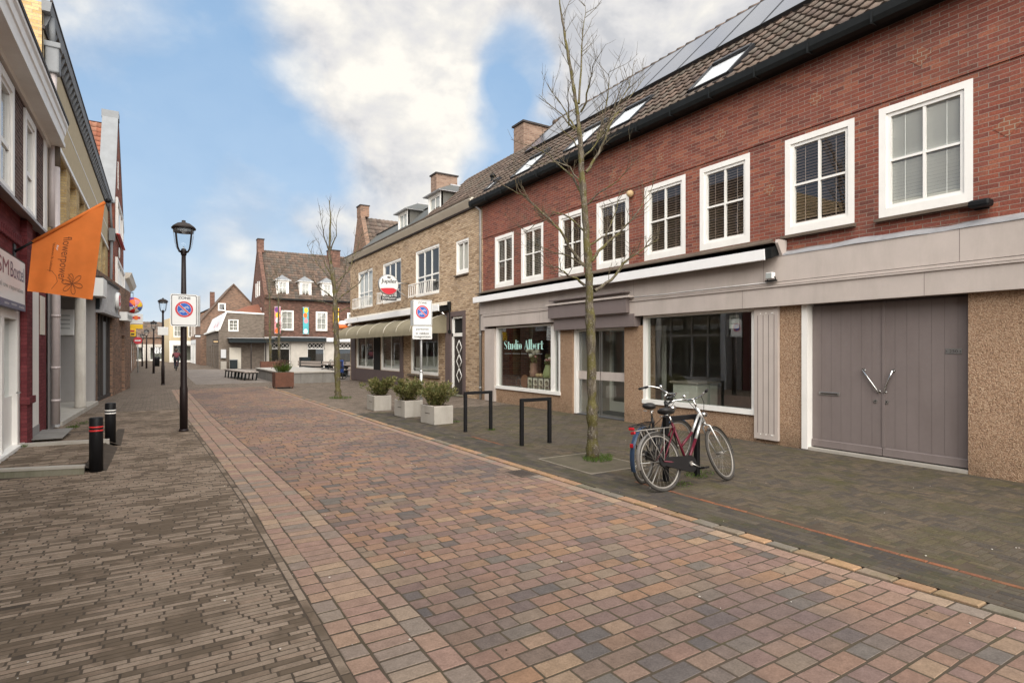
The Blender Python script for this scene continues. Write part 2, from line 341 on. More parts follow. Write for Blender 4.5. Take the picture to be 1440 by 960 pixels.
leafmat('grass', [(0.045, 0.085, 0.012), (0.075, 0.13, 0.02), (0.10, 0.13, 0.03)])
clothmat('awning_cloth', (0.30, 0.265, 0.185), 0.25)
clothmat('flag_orange', (0.72, 0.20, 0.045), 0.3)
glassmat('glass', (0.92, 0.94, 0.93), 1.7)
glassmat('glass_shop', (0.80, 0.84, 0.80), 2.35)
glassmat('glass_sky', (0.95, 0.97, 1.0), 2.6, 0.02, 0.0)
glassmat('glass_lamp', (0.93, 0.95, 0.96), 1.3, 0.0, 0.0)
# ------------------------------------------------------------------ geometry helpers
class Fr:
    """a local frame: a along U, b along W (outward), c along V (up)"""
    def __init__(s, o, u, w, v=(0, 0, 1)):
        s.o, s.u, s.w, s.v = Vector(o), Vector(u).normalized(), Vector(w).normalized(), Vector(v).normalized()
    def __call__(s, a, b, c):
        return s.o + s.u * a + s.w * b + s.v * c
WORLD = Fr((0, 0, 0), (1, 0, 0), (0, 1, 0))
WL = {}   # world location of things
class MB:
    def __init__(s, fr=WORLD, mat=None):
        s.v, s.f, s.m, s.fr, s.cur, s.sm = [], [], [], fr, mat, []
    def pts(s, L):
        i = len(s.v); s.v += [s.fr(*p) for p in L]; return i
    def face(s, idx, mat=None, smooth=False):
        s.f.append(tuple(idx)); s.m.append(mat or s.cur); s.sm.append(smooth)
    def poly(s, L, mat=None):
        i = s.pts(L); s.face(range(i, i + len(L)), mat)
    def box(s, a0, a1, b0, b1, c0, c1, mat=None):
        i = s.pts([(a0, b0, c0), (a1, b0, c0), (a1, b1, c0), (a0, b1, c0), (a0, b0, c1), (a1, b0, c1), (a1, b1, c1), (a0, b1, c1)])
        for q in ((0, 3, 2, 1), (4, 5, 6, 7), (0, 1, 5, 4), (1, 2, 6, 5), (2, 3, 7, 6), (3, 0, 4, 7)):
            s.face([i + k for k in q], mat)
    def bbox(s, a0, a1, b0, b1, c0, c1, r=0.01, mat=None):
        """box with chamfered edges"""
        bm = bmesh.new(); bmesh.ops.create_cube(bm, size=1.0)
        for v in bm.verts:
            v.co = Vector(((a0 + a1) / 2 + v.co.x * (a1 - a0), (b0 + b1) / 2 + v.co.y * (b1 - b0), (c0 + c1) / 2 + v.co.z * (c1 - c0)))
        bmesh.ops.bevel(bm, geom=list(bm.edges), offset=r, segments=2, affect='EDGES', profile=0.5)
        s.add_bm(bm, mat); bm.free()
    def add_bm(s, bm, mat=None, smooth=False):
        bm.verts.index_update(); i = s.pts([tuple(v.co) for v in bm.verts])
        for f in bm.faces: s.face([i + v.index for v in f.verts], mat, smooth)
    def prism(s, L, off, mat=None):
        """polygon L (3D tuples) extruded by off"""
        n = len(L); i = s.pts(L); j = s.pts([(p[0] + off[0], p[1] + off[1], p[2] + off[2]) for p in L])
        s.face(range(i, i + n), mat); s.face(range(j + n - 1, j - 1, -1), mat)
        for k in range(n): s.face((i + k, i + (k + 1) % n, j + (k + 1) % n, j + k), mat)
    def tube(s, P, r, n=8, mat=None, cap=True, smooth=True):
        P = [Vector(p) for p in P]; rs = r if isinstance(r, (list, tuple)) else [r] * len(P)
        rings = []; prev = None
        for k, p in enumerate(P):
            t = (P[min(k + 1, len(P) - 1)] - P[max(k - 1, 0)])
            t = t.normalized() if t.length > 1e-9 else Vector((0, 0, 1))
            ref = prev if prev is not None else (Vector((0, 0, 1)) if abs(t.z) < 0.9 else Vector((1, 0, 0)))
            x = ref - t * ref.dot(t)
            if x.length < 1e-6: x = t.orthogonal()
            x.normalize(); y = t.cross(x); prev = x
            rings.append(s.pts([tuple(p + (x * math.cos(2 * math.pi * q / n) + y * math.sin(2 * math.pi * q / n)) * rs[k]) for q in range(n)]))
        for k in range(len(P) - 1):
            a, b = rings[k], rings[k + 1]
            for q in range(n): s.face((a + q, a + (q + 1) % n, b + (q + 1) % n, b + q), mat, smooth)
        if cap:
            s.face([rings[0] + q for q in reversed(range(n))], mat); s.face([rings[-1] + q for q in range(n)], mat)
    def rtube(s, P, hw, hh, mat=None):
        """square bar along P"""
        s.tube(P, math.sqrt(2) * hw, 4, mat, True, False)
    def lathe(s, c, prof, n=16, mat=None, smooth=True, axis='c'):
        rings = []
        for r, z in prof:
            L = []
            for q in range(n):
                x, y = math.cos(2 * math.pi * q / n) * r, math.sin(2 * math.pi * q / n) * r
                L.append((c[0] + x, c[1] + y, c[2] + z) if axis == 'c' else ((c[0] + x, c[1] + z, c[2] + y) if axis == 'b' else (c[0] + z, c[1] + x, c[2] + y)))
            rings.append(s.pts(L))
        for a, b in zip(rings, rings[1:]):
            for q in range(n): s.face((a + q, a + (q + 1) % n, b + (q + 1) % n, b + q), mat, smooth)
        s.face([rings[0] + q for q in reversed(range(n))], mat); s.face([rings[-1] + q for q in range(n)], mat)
    def torus(s, c, R_, r, n=36, k=8, mat=None, axis='b'):
        rings = []
        for i in range(n):
            t = 2 * math.pi * i / n; L = []
            for j in range(k):
                p = 2 * math.pi * j / k; rr = R_ + r * math.cos(p); h = r * math.sin(p)
                x, y = rr * math.cos(t), rr * math.sin(t)
                L.append((c[0] + x, c[1] + h, c[2] + y) if axis == 'b' else (c[0] + x, c[1] + y, c[2] + h))
            rings.append(s.pts(L))
        for i in range(n):
            a, b = rings[i], rings[(i + 1) % n]
            for j in range(k): s.face((a + j, a + (j + 1) % k, b + (j + 1) % k, b + j), mat, True)
    def sphere(s, c, r, n=12, mat=None, sz=1.0):
        m = n // 2
        s.lathe((c[0], c[1], c[2]), [(max(1e-4, r * math.sin(math.pi * k / m)), -r * sz * math.cos(math.pi * k / m)) for k in range(m + 1)], n, mat)
    def disc(s, c, r, th, n=24, mat=None, axis='b'):
        s.lathe(c, [(r, 0), (r, th)], n, mat, False, axis)
    def wall(s, a0, a1, c0, c1, holes=(), b=0.0, depth=0.15, mat=None, rmat=None):
        """flat wall in plane b with rectangular openings (a0,a1,c0,c1[,depth]) and reveals going inwards"""
        A = sorted({a0, a1} | {min(max(h[k], a0), a1) for h in holes for k in (0, 1)}); Cc = sorted({c0, c1} | {min(max(h[k], c0), c1) for h in holes for k in (2, 3)})
        for i in range(len(A) - 1):
            for j in range(len(Cc) - 1):
                x, z = (A[i] + A[i + 1]) / 2, (Cc[j] + Cc[j + 1]) / 2
                if any(h[0] < x < h[1] and h[2] < z < h[3] for h in holes): continue
                s.poly([(A[i], b, Cc[j]), (A[i + 1], b, Cc[j]), (A[i + 1], b, Cc[j + 1]), (A[i], b, Cc[j + 1])], mat)
        for h in holes:
            d = h[4] if len(h) > 4 else depth
            for L in ([(h[0], h[2]), (h[0], h[3])], [(h[1], h[2]), (h[1], h[3])], [(h[0], h[2]), (h[1], h[2])], [(h[0], h[3]), (h[1], h[3])]):
                (p, q), (r, t) = L
                s.poly([(p, b, q), (r, b, t), (r, b - d, t), (p, b - d, q)], rmat or mat)
    def build(s, name, parent=None, base=None, local=False, smooth=None):
        me = bpy.data.meshes.new(name)
        off = Vector((0, 0, 0))
        if not local:
            off = Vector(base) if base is not None else (WL.get(parent.name, Vector((0, 0, 0))) if parent is not None else Vector((0, 0, 0)))
        vs = [v - off for v in s.v]
        me.from_pydata([tuple(v) for v in vs], [], s.f)
        names = []
        for m in s.m:
            if m not in names: names.append(m)
        for m in names: me.materials.append(MAT[m])
        ix = {m: k for k, m in enumerate(names)}
        me.polygons.foreach_set('material_index', [ix[m] for m in s.m])
        me.polygons.foreach_set('use_smooth', s.sm)
        # UV in metres, projected along each face
        uvl = me.uv_layers.new(name='UVMap'); data = [0.0] * (2 * len(me.loops)); k = 0
        for p in me.polygons:
            n = p.normal
            if abs(n.z) > 0.97:
                for li in p.vertices:
                    q = s.v[li]; data[k] = q.x; data[k + 1] = q.y; k += 2
            else:
                t = Vector((-n.y, n.x, 0)).normalized()
                if abs(t.x) >= abs(t.y):
                    if t.x < 0: t = -t
                elif t.y < 0: t = -t
                w = n.cross(t)
                if w.z < 0: w = -w
                for li in p.vertices:
                    q = s.v[li]; data[k] = q.dot(t); data[k + 1] = q.dot(w); k += 2
        uvl.data.foreach_set('uv', data)
        me.update()
        o = bpy.data.objects.new(name, me); COL.objects.link(o)
        if parent is not None: o.parent = parent
        elif base is not None: o.location = base
        WL[o.name] = off
        return o
def thing(name, label, cat, loc, group=None, rot=None):
    o = bpy.data.objects.new(name, None); COL.objects.link(o); o.location = loc; o.empty_display_size = 0.2
    if rot: o.rotation_euler = rot
    o['label'] = label; o['category'] = cat
    if group: o['group'] = group
    WL[o.name] = Vector(loc)
    return o
def tag(o, label, cat, group=None, kind=None):
    o['label'] = label; o['category'] = cat
    if group: o['group'] = group
    if kind: o['kind'] = kind
    return o
def struct(o, kind='structure'):
    o['kind'] = kind; return o
def dup(root, loc, label, rotz=None):
    r = root.copy(); COL.objects.link(r); r.location = loc; r['label'] = label; WL[r.name] = Vector(loc)
    if rotz is not None: r.rotation_euler = (root.rotation_euler[0], root.rotation_euler[1], rotz)
    for ch in list(root.children):
        c = ch.copy(); COL.objects.link(c); c.parent = r
        for g in list(ch.children):
            d = g.copy(); COL.objects.link(d); d.parent = c
    return r
def text_bm(s, shear=0.0):
    cu = bpy.data.curves.new('lettering', 'FONT'); cu.body = s; cu.size = 1.0; cu.shear = shear; cu.resolution_u = 4
    ob = bpy.data.objects.new('lettering', cu); COL.objects.link(ob)
    dg = bpy.context.evaluated_depsgraph_get(); dg.update()
    me = bpy.data.meshes.new_from_object(ob.evaluated_get(dg))
    V = [tuple(v.co) for v in me.vertices]; F = [tuple(p.vertices) for p in me.polygons]
    bpy.data.objects.remove(ob); bpy.data.curves.remove(cu); bpy.data.meshes.remove(me)
    return V, F
def text(mb, s, a0, a1, c0, c1, b=0.003, mat=None, shear=0.0, bold=0.0):
    """letters filling the rectangle a0..a1 x c0..c1 of the frame"""
    V, F = text_bm(s, shear)
    if not V: return
    x0, x1 = min(v[0] for v in V), max(v[0] for v in V); y0, y1 = min(v[1] for v in V), max(v[1] for v in V)
    def put(da):
        i = mb.pts([(a0 + (v[0] - x0) / (x1 - x0) * (a1 - a0) + da, b + abs(da) * 0.01, c0 + (v[1] - y0) / (y1 - y0) * (c1 - c0)) for v in V])
        for f in F: mb.face([i + k for k in f], mat)
    put(0.0)
    if bold: put(bold)

def tiles(mb, fr, width, length, w=0.24, e=0.33, mat='roof_tile', skip=(), seed=1, lift=0.03):
    """pantiles: frame a = along eave, b = up the slope, c = away from the roof"""
    rnd = random.Random(seed)
    prof = [(0.0, 0.036), (0.14, 0.032), (0.32, 0.008), (0.55, 0.0), (0.82, 0.012), (1.0, 0.036)]
    ncol, nrow = int(width / w), int(length / e + 0.5)
    w = width / ncol; e = length / nrow
    old = mb.fr; mb.fr = fr
    for r in range(nrow):
        for k in range(ncol):
            a, s = k * w, r * e
            if any(q[0] < a + w * 0.5 < q[1] and q[2] < s + e * 0.5 < q[3] for q in skip): continue
            dz = rnd.uniform(-0.004, 0.004); da = rnd.uniform(-0.004, 0.004); ds = rnd.uniform(-0.008, 0.008)
            i = mb.pts([(a + da + p * w, s + ds, h + lift + dz) for p, h in prof])
            j = mb.pts([(a + da + p * w, s + e * 1.06, h + 0.004) for p, h in prof])
            l = mb.pts([(a + da + p * w, s + ds + 0.004, h + lift + dz - 0.03) for p, h in prof])
            for q in range(5):
                mb.face((i + q, i + q + 1, j + q + 1, j + q), mat, True)
                mb.face((l + q, l + q + 1, i + q + 1, i + q), mat)
    mb.fr = old

def pave(name, quads, mat, z=0.0, cham=0.005, drop=0.012, seed=3, tilt=0.0022):
    """loose bricks: each quad (4 xy corners) becomes one chamfered block"""
    rnd = random.Random(seed); V, F = [], []
    for q in quads:
        cx = sum(p[0] for p in q) / 4; cy = sum(p[1] for p in q) / 4
        dz = rnd.gauss(0, tilt * 0.6); tx, ty = rnd.gauss(0, tilt * 4), rnd.gauss(0, tilt * 4)
        i = len(V)
        for x, y in q: V.append((x, y, z - drop))
        for x, y in q:
            dx, dy = x - cx, y - cy; L = math.hypot(dx, dy); k = (L - cham * 0.6) / L
            V.append((cx + dx * k, cy + dy * k, z - cham * 0.7 + dz + tx * dx + ty * dy))
        for x, y in q:
            dx, dy = x - cx, y - cy; L = math.hypot(dx, dy); k = (L - cham * 2.0) / L
            V.append((cx + dx * k, cy + dy * k, z + dz + tx * dx + ty * dy))
        F.append((i + 8, i + 9, i + 10, i + 11))
        for a in range(4):
            b = (a + 1) % 4
            F.append((i + a, i + b, i + 4 + b, i + 4 + a)); F.append((i + 4 + a, i + 4 + b, i + 8 + b, i + 8 + a))
    me = bpy.data.meshes.new(name); me.from_pydata(V, [], F); me.materials.append(MAT[mat]); me.update()
    o = bpy.data.objects.new(name, me); COL.objects.link(o); struct(o)
    return o
def interp(tab, y):
    if y <= tab[0][0]: return tab[0][1]
    for (y0, x0), (y1, x1) in zip(tab, tab[1:]):
        if y <= y1: return x0 + (x1 - x0) * (y - y0) / (y1 - y0)
    return tab[-1][1]
def skin_body(name, verts, edges, radii, mat, parent, sub=2, base=None):
    """one continuous body grown round a skeleton"""
    me = bpy.data.meshes.new(name); off = WL.get(parent.name, Vector((0, 0, 0))) if parent else Vector((0, 0, 0))
    me.from_pydata([tuple(Vector(v) - off) for v in verts], edges, []); me.update()
    o = bpy.data.objects.new(name + '_skeleton', me); COL.objects.link(o)
    sk = o.modifiers.new('skin', 'SKIN'); o.modifiers.new('sub', 'SUBSURF').levels = sub
    for k, r in enumerate(radii): me.skin_vertices[0].data[k].radius = (r, r) if not isinstance(r, tuple) else r
    me.skin_vertices[0].data[0].use_root = True
    dg = bpy.context.evaluated_depsgraph_get(); dg.update()
    m2 = bpy.data.meshes.new_from_object(o.evaluated_get(dg)); m2.name = name
    bpy.data.objects.remove(o); bpy.data.meshes.remove(me)
    m2.materials.clear(); m2.materials.append(MAT[mat])
    for p in m2.polygons: p.use_smooth = True
    ob = bpy.data.objects.new(name, m2); COL.objects.link(ob); ob.parent = parent; WL[ob.name] = off
    return ob
# ------------------------------------------------------------------ the ground
XL = [(-3, 0.87), (4, 0.87), (7, 0.86), (10, 0.79), (16.3, 0.62), (29, 0.47), (40, 0.32), (60, -0.2), (90, -1.2)]
XR = [(-3, 4.74), (1.33, 4.61), (2.3, 4.54), (4, 4.48), (5.8, 4.44), (8, 4.40), (12.9, 4.33), (24, 4.30), (28.5, 4.24)]
xl = lambda y: interp(XL, y)
xr = lambda y: interp(XR, y)
XA = [(-8, -1.98), (15.2, -1.95), (22.3, -1.68), (30.9, -1.06), (31.1, -1.8), (54, -1.8), (75, -2.4), (100, -3.0)]
xa = lambda y: interp(XA, y)
m = MB(mat='ground'); m.poly([(-600, -200, -0.06), (600, -200, -0.06), (600, 1200, -0.06), (-600, 1200, -0.06)]); struct(m.build('ground'))
def strip(name, f0, f1, ys, z, mat):
    m = MB(mat=mat)
    for a, b in zip(ys, ys[1:]): m.poly([(f0(a), a, z), (f1(a), a, z), (f1(b), b, z), (f0(b), b, z)])
    return struct(m.build(name))
YS = [-3, 1.33, 2.3, 4, 5.8, 7, 8, 10, 12.9, 16.3, 20, 24, 28.5]
strip('road_bed', lambda y: xl(y), lambda y: xr(y) + 0.135, YS, -0.0022, 'mortar_bed')
NEARL = 19.0
strip('pavement_bed', lambda y: -2.5, xl, [-3, 4, 7, 10, 16.3, NEARL], -0.0014, 'sand_bed')
strip('pavement_far', lambda y: xa(y) - 1.6, xl, [NEARL, 22, 24, 29, 31, 37, 40, 54, 60, 75, 100], -0.002, 'pave_side')
rnd = random.Random(11)
# carriageway bricks: rows across the street
Q = []; y = -2.2
while y < 28.4:
    p = 0.136; x = xl(y) + 0.565 - 0.0; x1 = xr(y) - 0.165 if True else 0
    x0 = x; x = x0
    while x < x1 - 0.02:
        L = rnd.choice([0.2, 0.2, 0.2, 0.2, 0.18, 0.15, 0.22, 0.27, 0.13])
        if x == x0 and rnd.random() < 0.5: L *= 0.6
        e = min(x + L, x1)
        if x1 - e < 0.06: e = x1
        wf = lambda q: 0.008 * math.sin(q * 2.1 + y * 0.7) + 0.003 * math.sin(q * 5 + y)
        w0, w1 = wf(x), wf(e)
        j = lambda: rnd.uniform(-0.0028, 0.0028)
        g = 0.0056; h_ = 0.0036
        Q.append([(x + h_ + j(), y + g + w0 + j()), (e - h_ + j(), y + g + w1 + j()), (e - h_ + j(), y + p - g + w1 + j()), (x + h_ + j(), y + p - g + w0 + j())])
        x = e
    y += p
pave('road', Q, 'road_brick', 0.0, 0.0045, seed=5, tilt=0.0006)
# the three border courses on the left and one straight course on the right
Q = []
for o0, o1, Lm in ((0.0, 0.147, 0.165), (0.149, 0.405, 0.122), (0.407, 0.56, 0.205)):
    y = -2.2 + rnd.random() * 0.1
    while y < 28.3:
        L = Lm * rnd.uniform(0.9, 1.1); a, b = xl(y), xl(y + L); g = 0.0075
        j = lambda: rnd.uniform(-0.004, 0.004)
        h_ = .003; s_ = rnd.uniform(-.005, .005); Q.append([(a + o0 + h_ + s_ + j(), y + g + j()), (a + o1 - h_ + s_ + j(), y + g + j()), (b + o1 - h_ + s_ + j(), y + L - g + j()), (b + o0 + h_ + s_ + j(), y + L - g + j())]); y += L
y = -2.2
while y < 28.3:
    L = 0.205 * rnd.uniform(0.9, 1.1); a, b = xr(y), xr(y + L); g = 0.004
    Q.append([(a - 0.16 + g, y + g), (a - 0.012, y + g), (b - 0.012, y + L - g), (b - 0.16 + g, y + L - g)]); y += L
pave('road_border', Q, 'border_brick', 0.001, 0.0045, seed=6, tilt=0.0006)
Q = []; y = -2.2
while y < 28.3:
    L = 0.255 * rnd.uniform(0.92, 1.08); a, b = xr(y), xr(y + L); g = 0.005; j = lambda: rnd.uniform(-0.005, 0.005)
    Q.append([(a + g + j(), y + g), (a + 0.125 + j(), y + g), (b + 0.125 + j(), y + L - g), (b + g + j(), y + L - g)]); y += L
pave('kerb', Q, 'kerb_brick', 0.012, 0.007, drop=0.03, seed=7)
# left pavement
Q = []; y = -2.2
def on_step(x, y): return x < -0.85 and 9.85 < y < 14.6
while y < NEARL:
    p = 0.0515; x = -2.3 + rnd.random() * 0.2; x1 = xl(y) - 0.065
    while x < x1:
        L = 0.208 if rnd.random() < 0.9 else 0.104
        e = min(x + L, x1)
        if e - x > 0.03 and not on_step((x + e) / 2, y):
            wf = lambda q: 0.010 * math.sin(q * 1.3 + y * 0.5) + 0.003 * math.sin(q * 4 + y * 1.1)
            w0, w1 = wf(x), wf(e); j = lambda: rnd.uniform(-0.0016, 0.0016); g = 0.0043; h_ = 0.0025
            Q.append([(x + h_ + j(), y + g + w0 + j()), (e - h_ + j(), y + g + w1 + j()), (e - h_ + j(), y + p - g + w1 + j()), (x + h_ + j(), y + p - g + w0 + j())])
        x = e
    y += p
y = -2.2
while y < NEARL:
    L = 0.208; a, b = xl(y), xl(y + L); g = 0.003
    Q.append([(a - 0.058, y + g), (a - 0.006, y + g), (b - 0.006, y + L - g), (b - 0.058, y + L - g)]); y += L
pave('pavement', Q, 'left_brick', 0.0, 0.0035, seed=8, tilt=0.0008)
# right footway
NEARR = 15.0; ZR = 0.012
strip('footway_bed', lambda y: xr(y) + 0.13, lambda y: 9.6, YS[:9] + [NEARR], ZR - 0.0018, 'mortar_bed')
strip('footway_far', lambda y: xr(y) + 0.13, lambda y: 9.6, [NEARR, 16.3, 20, 24, 28.5], ZR - 0.002, 'pave_side')
PIT = (5.02, 6.02, 6.02, 7.25)
inpit = lambda x, y: PIT[0] - 0.02 < x < PIT[1] + 0.02 and PIT[2] - 0.02 < y < PIT[3] + 0.02
Q = []; W, L = 0.0667, 0.2
xs0 = 5.28
for k in range(-120, 400):
    for jj in range(-40, 60):
        for (ax, ay, bw, bh) in ((k * W + 2 * L * jj, k * W, L, W), (k * W + L + 2 * L * jj, k * W - L + W, W, L)):
            X, Y = ax + 5.0, ay
            if X < xs0 or X + bw > 9.41 or Y < -2 or Y > NEARR: continue
            if inpit(X + bw / 2, Y + bh / 2): continue
            g = 0.0036; j = lambda: rnd.uniform(-0.002, 0.002)
            Q.append([(X + g + j(), Y + g + j()), (X + bw - g + j(), Y + g + j()), (X + bw - g + j(), Y + bh - g + j()), (X + g + j(), Y + bh - g + j())])
pave('footway', Q, 'right_brick', ZR, 0.004, seed=9, tilt=0.0007)
Q, Q2 = [], []; y = -2.0
while y < NEARR:
    L = 0.205; a = xr(y) + 0.135; n = 6; wd = (5.175 - a) / n; g = 0.003
    for k in range(n):
        o = 0.1 if k % 2 else 0
        if not inpit(a + wd * (k + .5), y + o + L / 2): Q.append([(a + wd * k + g, y + o + g), (a + wd * (k + 1) - g, y + o + g), (a + wd * (k + 1) - g, y + o + L - g), (a + wd * k + g, y + o + L - g)])
    if y < 5.2 or 8.6 < y < 9.8: Q2.append([(5.185, y + g), (5.235, y + g), (5.235, y + L - g), (5.185, y + L - g)])
    elif not inpit(5.21, y + .1): Q.append([(5.18, y + g), (5.27, y + g), (5.27, y + L - g), (5.18, y + L - g)])
    y += L
pave('footway_edge', Q, 'gutter_brick', ZR, 0.004, seed=10, tilt=0.0007)
pave('footway_red_course', Q2, 'rust_brick', ZR + 0.001, 0.004, seed=12)
m = MB(mat='pit_soil'); m.poly([(PIT[0], PIT[2], ZR + 0.002), (PIT[1], PIT[2], ZR + 0.002), (PIT[1], PIT[3], ZR + 0.002), (PIT[0], PIT[3], ZR + 0.002)]); struct(m.build('tree_pit_ground'))
m = MB(mat='pit_edge'); a, b, c, d = PIT; t = 0.03; z0, z1 = ZR - 0.02, ZR + 0.007
m.box(a - t, b + t, c - t, c, z0, z1); m.box(a - t, b + t, d, d + t, z0, z1); m.box(a - t, a, c, d, z0, z1); m.box(b, b + t, c, d, z0, z1); struct(m.build('tree_pit_edging'))
# plaza and the street beyond it
m = MB(mat='pave_side'); m.poly([(xl(28.5), 28.5, -0.001), (9.6, 28.5, -0.001), (9.6, 32.0, -0.001), (xl(32), 32.0, -0.001)]); struct(m.build('plaza_edge'))
m = MB(mat='pave_plaza'); m.poly([(1.6, 32.0, -0.001), (24, 32.0, -0.001), (24, 57.0, -0.001), (1.6, 57, -0.001)]); struct(m.build('plaza'))
m = MB(mat='pave_side'); m.poly([(xl(32), 32.0, -0.0015), (1.6, 32.0, -0.0015), (1.6, 57, -0.0015), (xl(57), 57, -0.0015)]); m.poly([(-4, 57.0, -0.003), (24, 57.0, -0.003), (24, 130, -0.003), (-6, 130, -0.003)]); struct(m.build('street_far'))
# storm drain by the kerb
m = MB(mat='drain_iron'); m.box(4.12, 4.40, 6.38, 6.8, -0.01, 0.004)
for k in range(6): m.box(4.14 + k * 0.042, 4.155 + k * 0.042, 6.42, 6.76, 0.004, 0.007, 'dark_frame')
tag(m.build('storm_drain', base=(4.24, 6.6, 0)), 'rusty iron storm drain grate set in the road beside the kerb', 'drain')
# ------------------------------------------------------------------ camera, world, sun
VX = 222; TH = math.atan((720 - VX) / 800.0)
cam = bpy.data.cameras.new('camera'); co = bpy.data.objects.new('camera', cam); COL.objects.link(co); SC.camera = co
cam.sensor_width = 36; cam.lens = 20.0; cam.shift_y = 12 / 1440.0; cam.clip_end = 3000; cam.clip_start = 0.05
co.location = (0, 0, H); co.rotation_euler = (R(90), 0, -TH)
# ------------------------------------------------------------------ red brick house with the shop (right)
RX = 9.4
FRR = Fr((RX, 0, 0), (0, 1, 0), (-1, 0, 0))          # a = Y, b = towards the street, c = Z
FRT = Fr((RX, 0, 0), (0, -1, 0), (-1, 0, 0))         # for lettering: a = -Y
Y0, Y1 = -4.0, 17.0
red = thing('brick_house', 'long red brick house with grey shop front, skylights and solar panels on its tiled roof', 'house', (RX, 8, 0))
WIN = [(15.0, 16.16), (13.4, 14.57), (11.57, 12.66), (9.9, 11.06), (8.21, 9.4), (6.68, 7.84), (4.8, 5.98), (3.25, 4.44)]
WC0, WC1 = 3.72, 5.39
m = MB(FRR, 'brick_red')
m.wall(Y0, Y1, 3.2, 5.47, [(a, b, WC0, WC1, 0.16) for a, b in WIN], 0.0, 0.16)
m.wall(Y0, Y1, 5.47, 6.72, [], 0.022)
m.poly([(Y0, 0, 5.47), (Y1, 0, 5.47), (Y1, 0.022, 5.47), (Y0, 0.022, 5.47)])
# end and back walls
m.poly([(Y0, 0, 0), (Y0, -6.4, 0), (Y0, -6.4, 6.7), (Y0, -3.1, 9.9), (Y0, 0, 6.7)])
m.poly([(Y1, 0, 0), (Y1, -6.4, 0), (Y1, -6.4, 6.7), (Y1, -3.1, 9.9), (Y1, 0, 6.7)])
m.poly([(Y0, -6.4, 0), (Y1, -6.4, 0), (Y1, -6.4, 6.7), (Y0, -6.4, 6.7)])
m.build('wall', red)
m = MB(FRR, 'brick_diamond')
for yy, zz, s in ((3.87, 5.95, .15), (5.42, 5.91, .13), (7.31, 5.92, .14), (8.89, 5.92, .12), (10.4, 5.92, .12), (2.88, 4.62, .15), (6.28, 4.61, .13)):
    b = 0.028 if zz > 5.5 else 0.006
    m = MB(FRR, 'brick_diamond'); m.prism([(yy - s, b - .02, zz), (yy, b - .02, zz - s), (yy + s, b - .02, zz), (yy, b - .02, zz + s)], (0, .02, 0)); m.build('brick_ornament', red)
# inner rooms: floors, back walls
m = MB(FRR, 'interior_floor')
m.poly([(2.9, -.3, .03), (Y1 - .3, -.3, .03), (Y1 - .3, -5, .03), (2.9, -5, .03)])
m.poly([(Y0 + .1, 0, 3.3), (Y1 - .1, 0, 3.3), (Y1 - .1, -6, 3.3), (Y0 + .1, -6, 3.3)])
m.poly([(12.3, -.3, .03), (12.3, -3, .03), (12.3, -3, 3.2), (12.3, -.3, 3.2)], 'interior_wall')
m.poly([(Y0 + .1, -4.6, 0), (Y1 - .1, -4.6, 0), (Y1 - .1, -4.6, 3.3), (Y0 + .1, -4.6, 3.3)], 'interior_wall')
m.poly([(6.2, -.3, .03), (6.2, -4.6, .03), (6.2, -4.6, 3.2), (6.2, -.3, 3.2)], 'interior_panel')
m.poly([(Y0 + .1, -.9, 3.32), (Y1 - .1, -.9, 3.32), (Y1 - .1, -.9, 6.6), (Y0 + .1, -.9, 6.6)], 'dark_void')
m.build('interior', red)
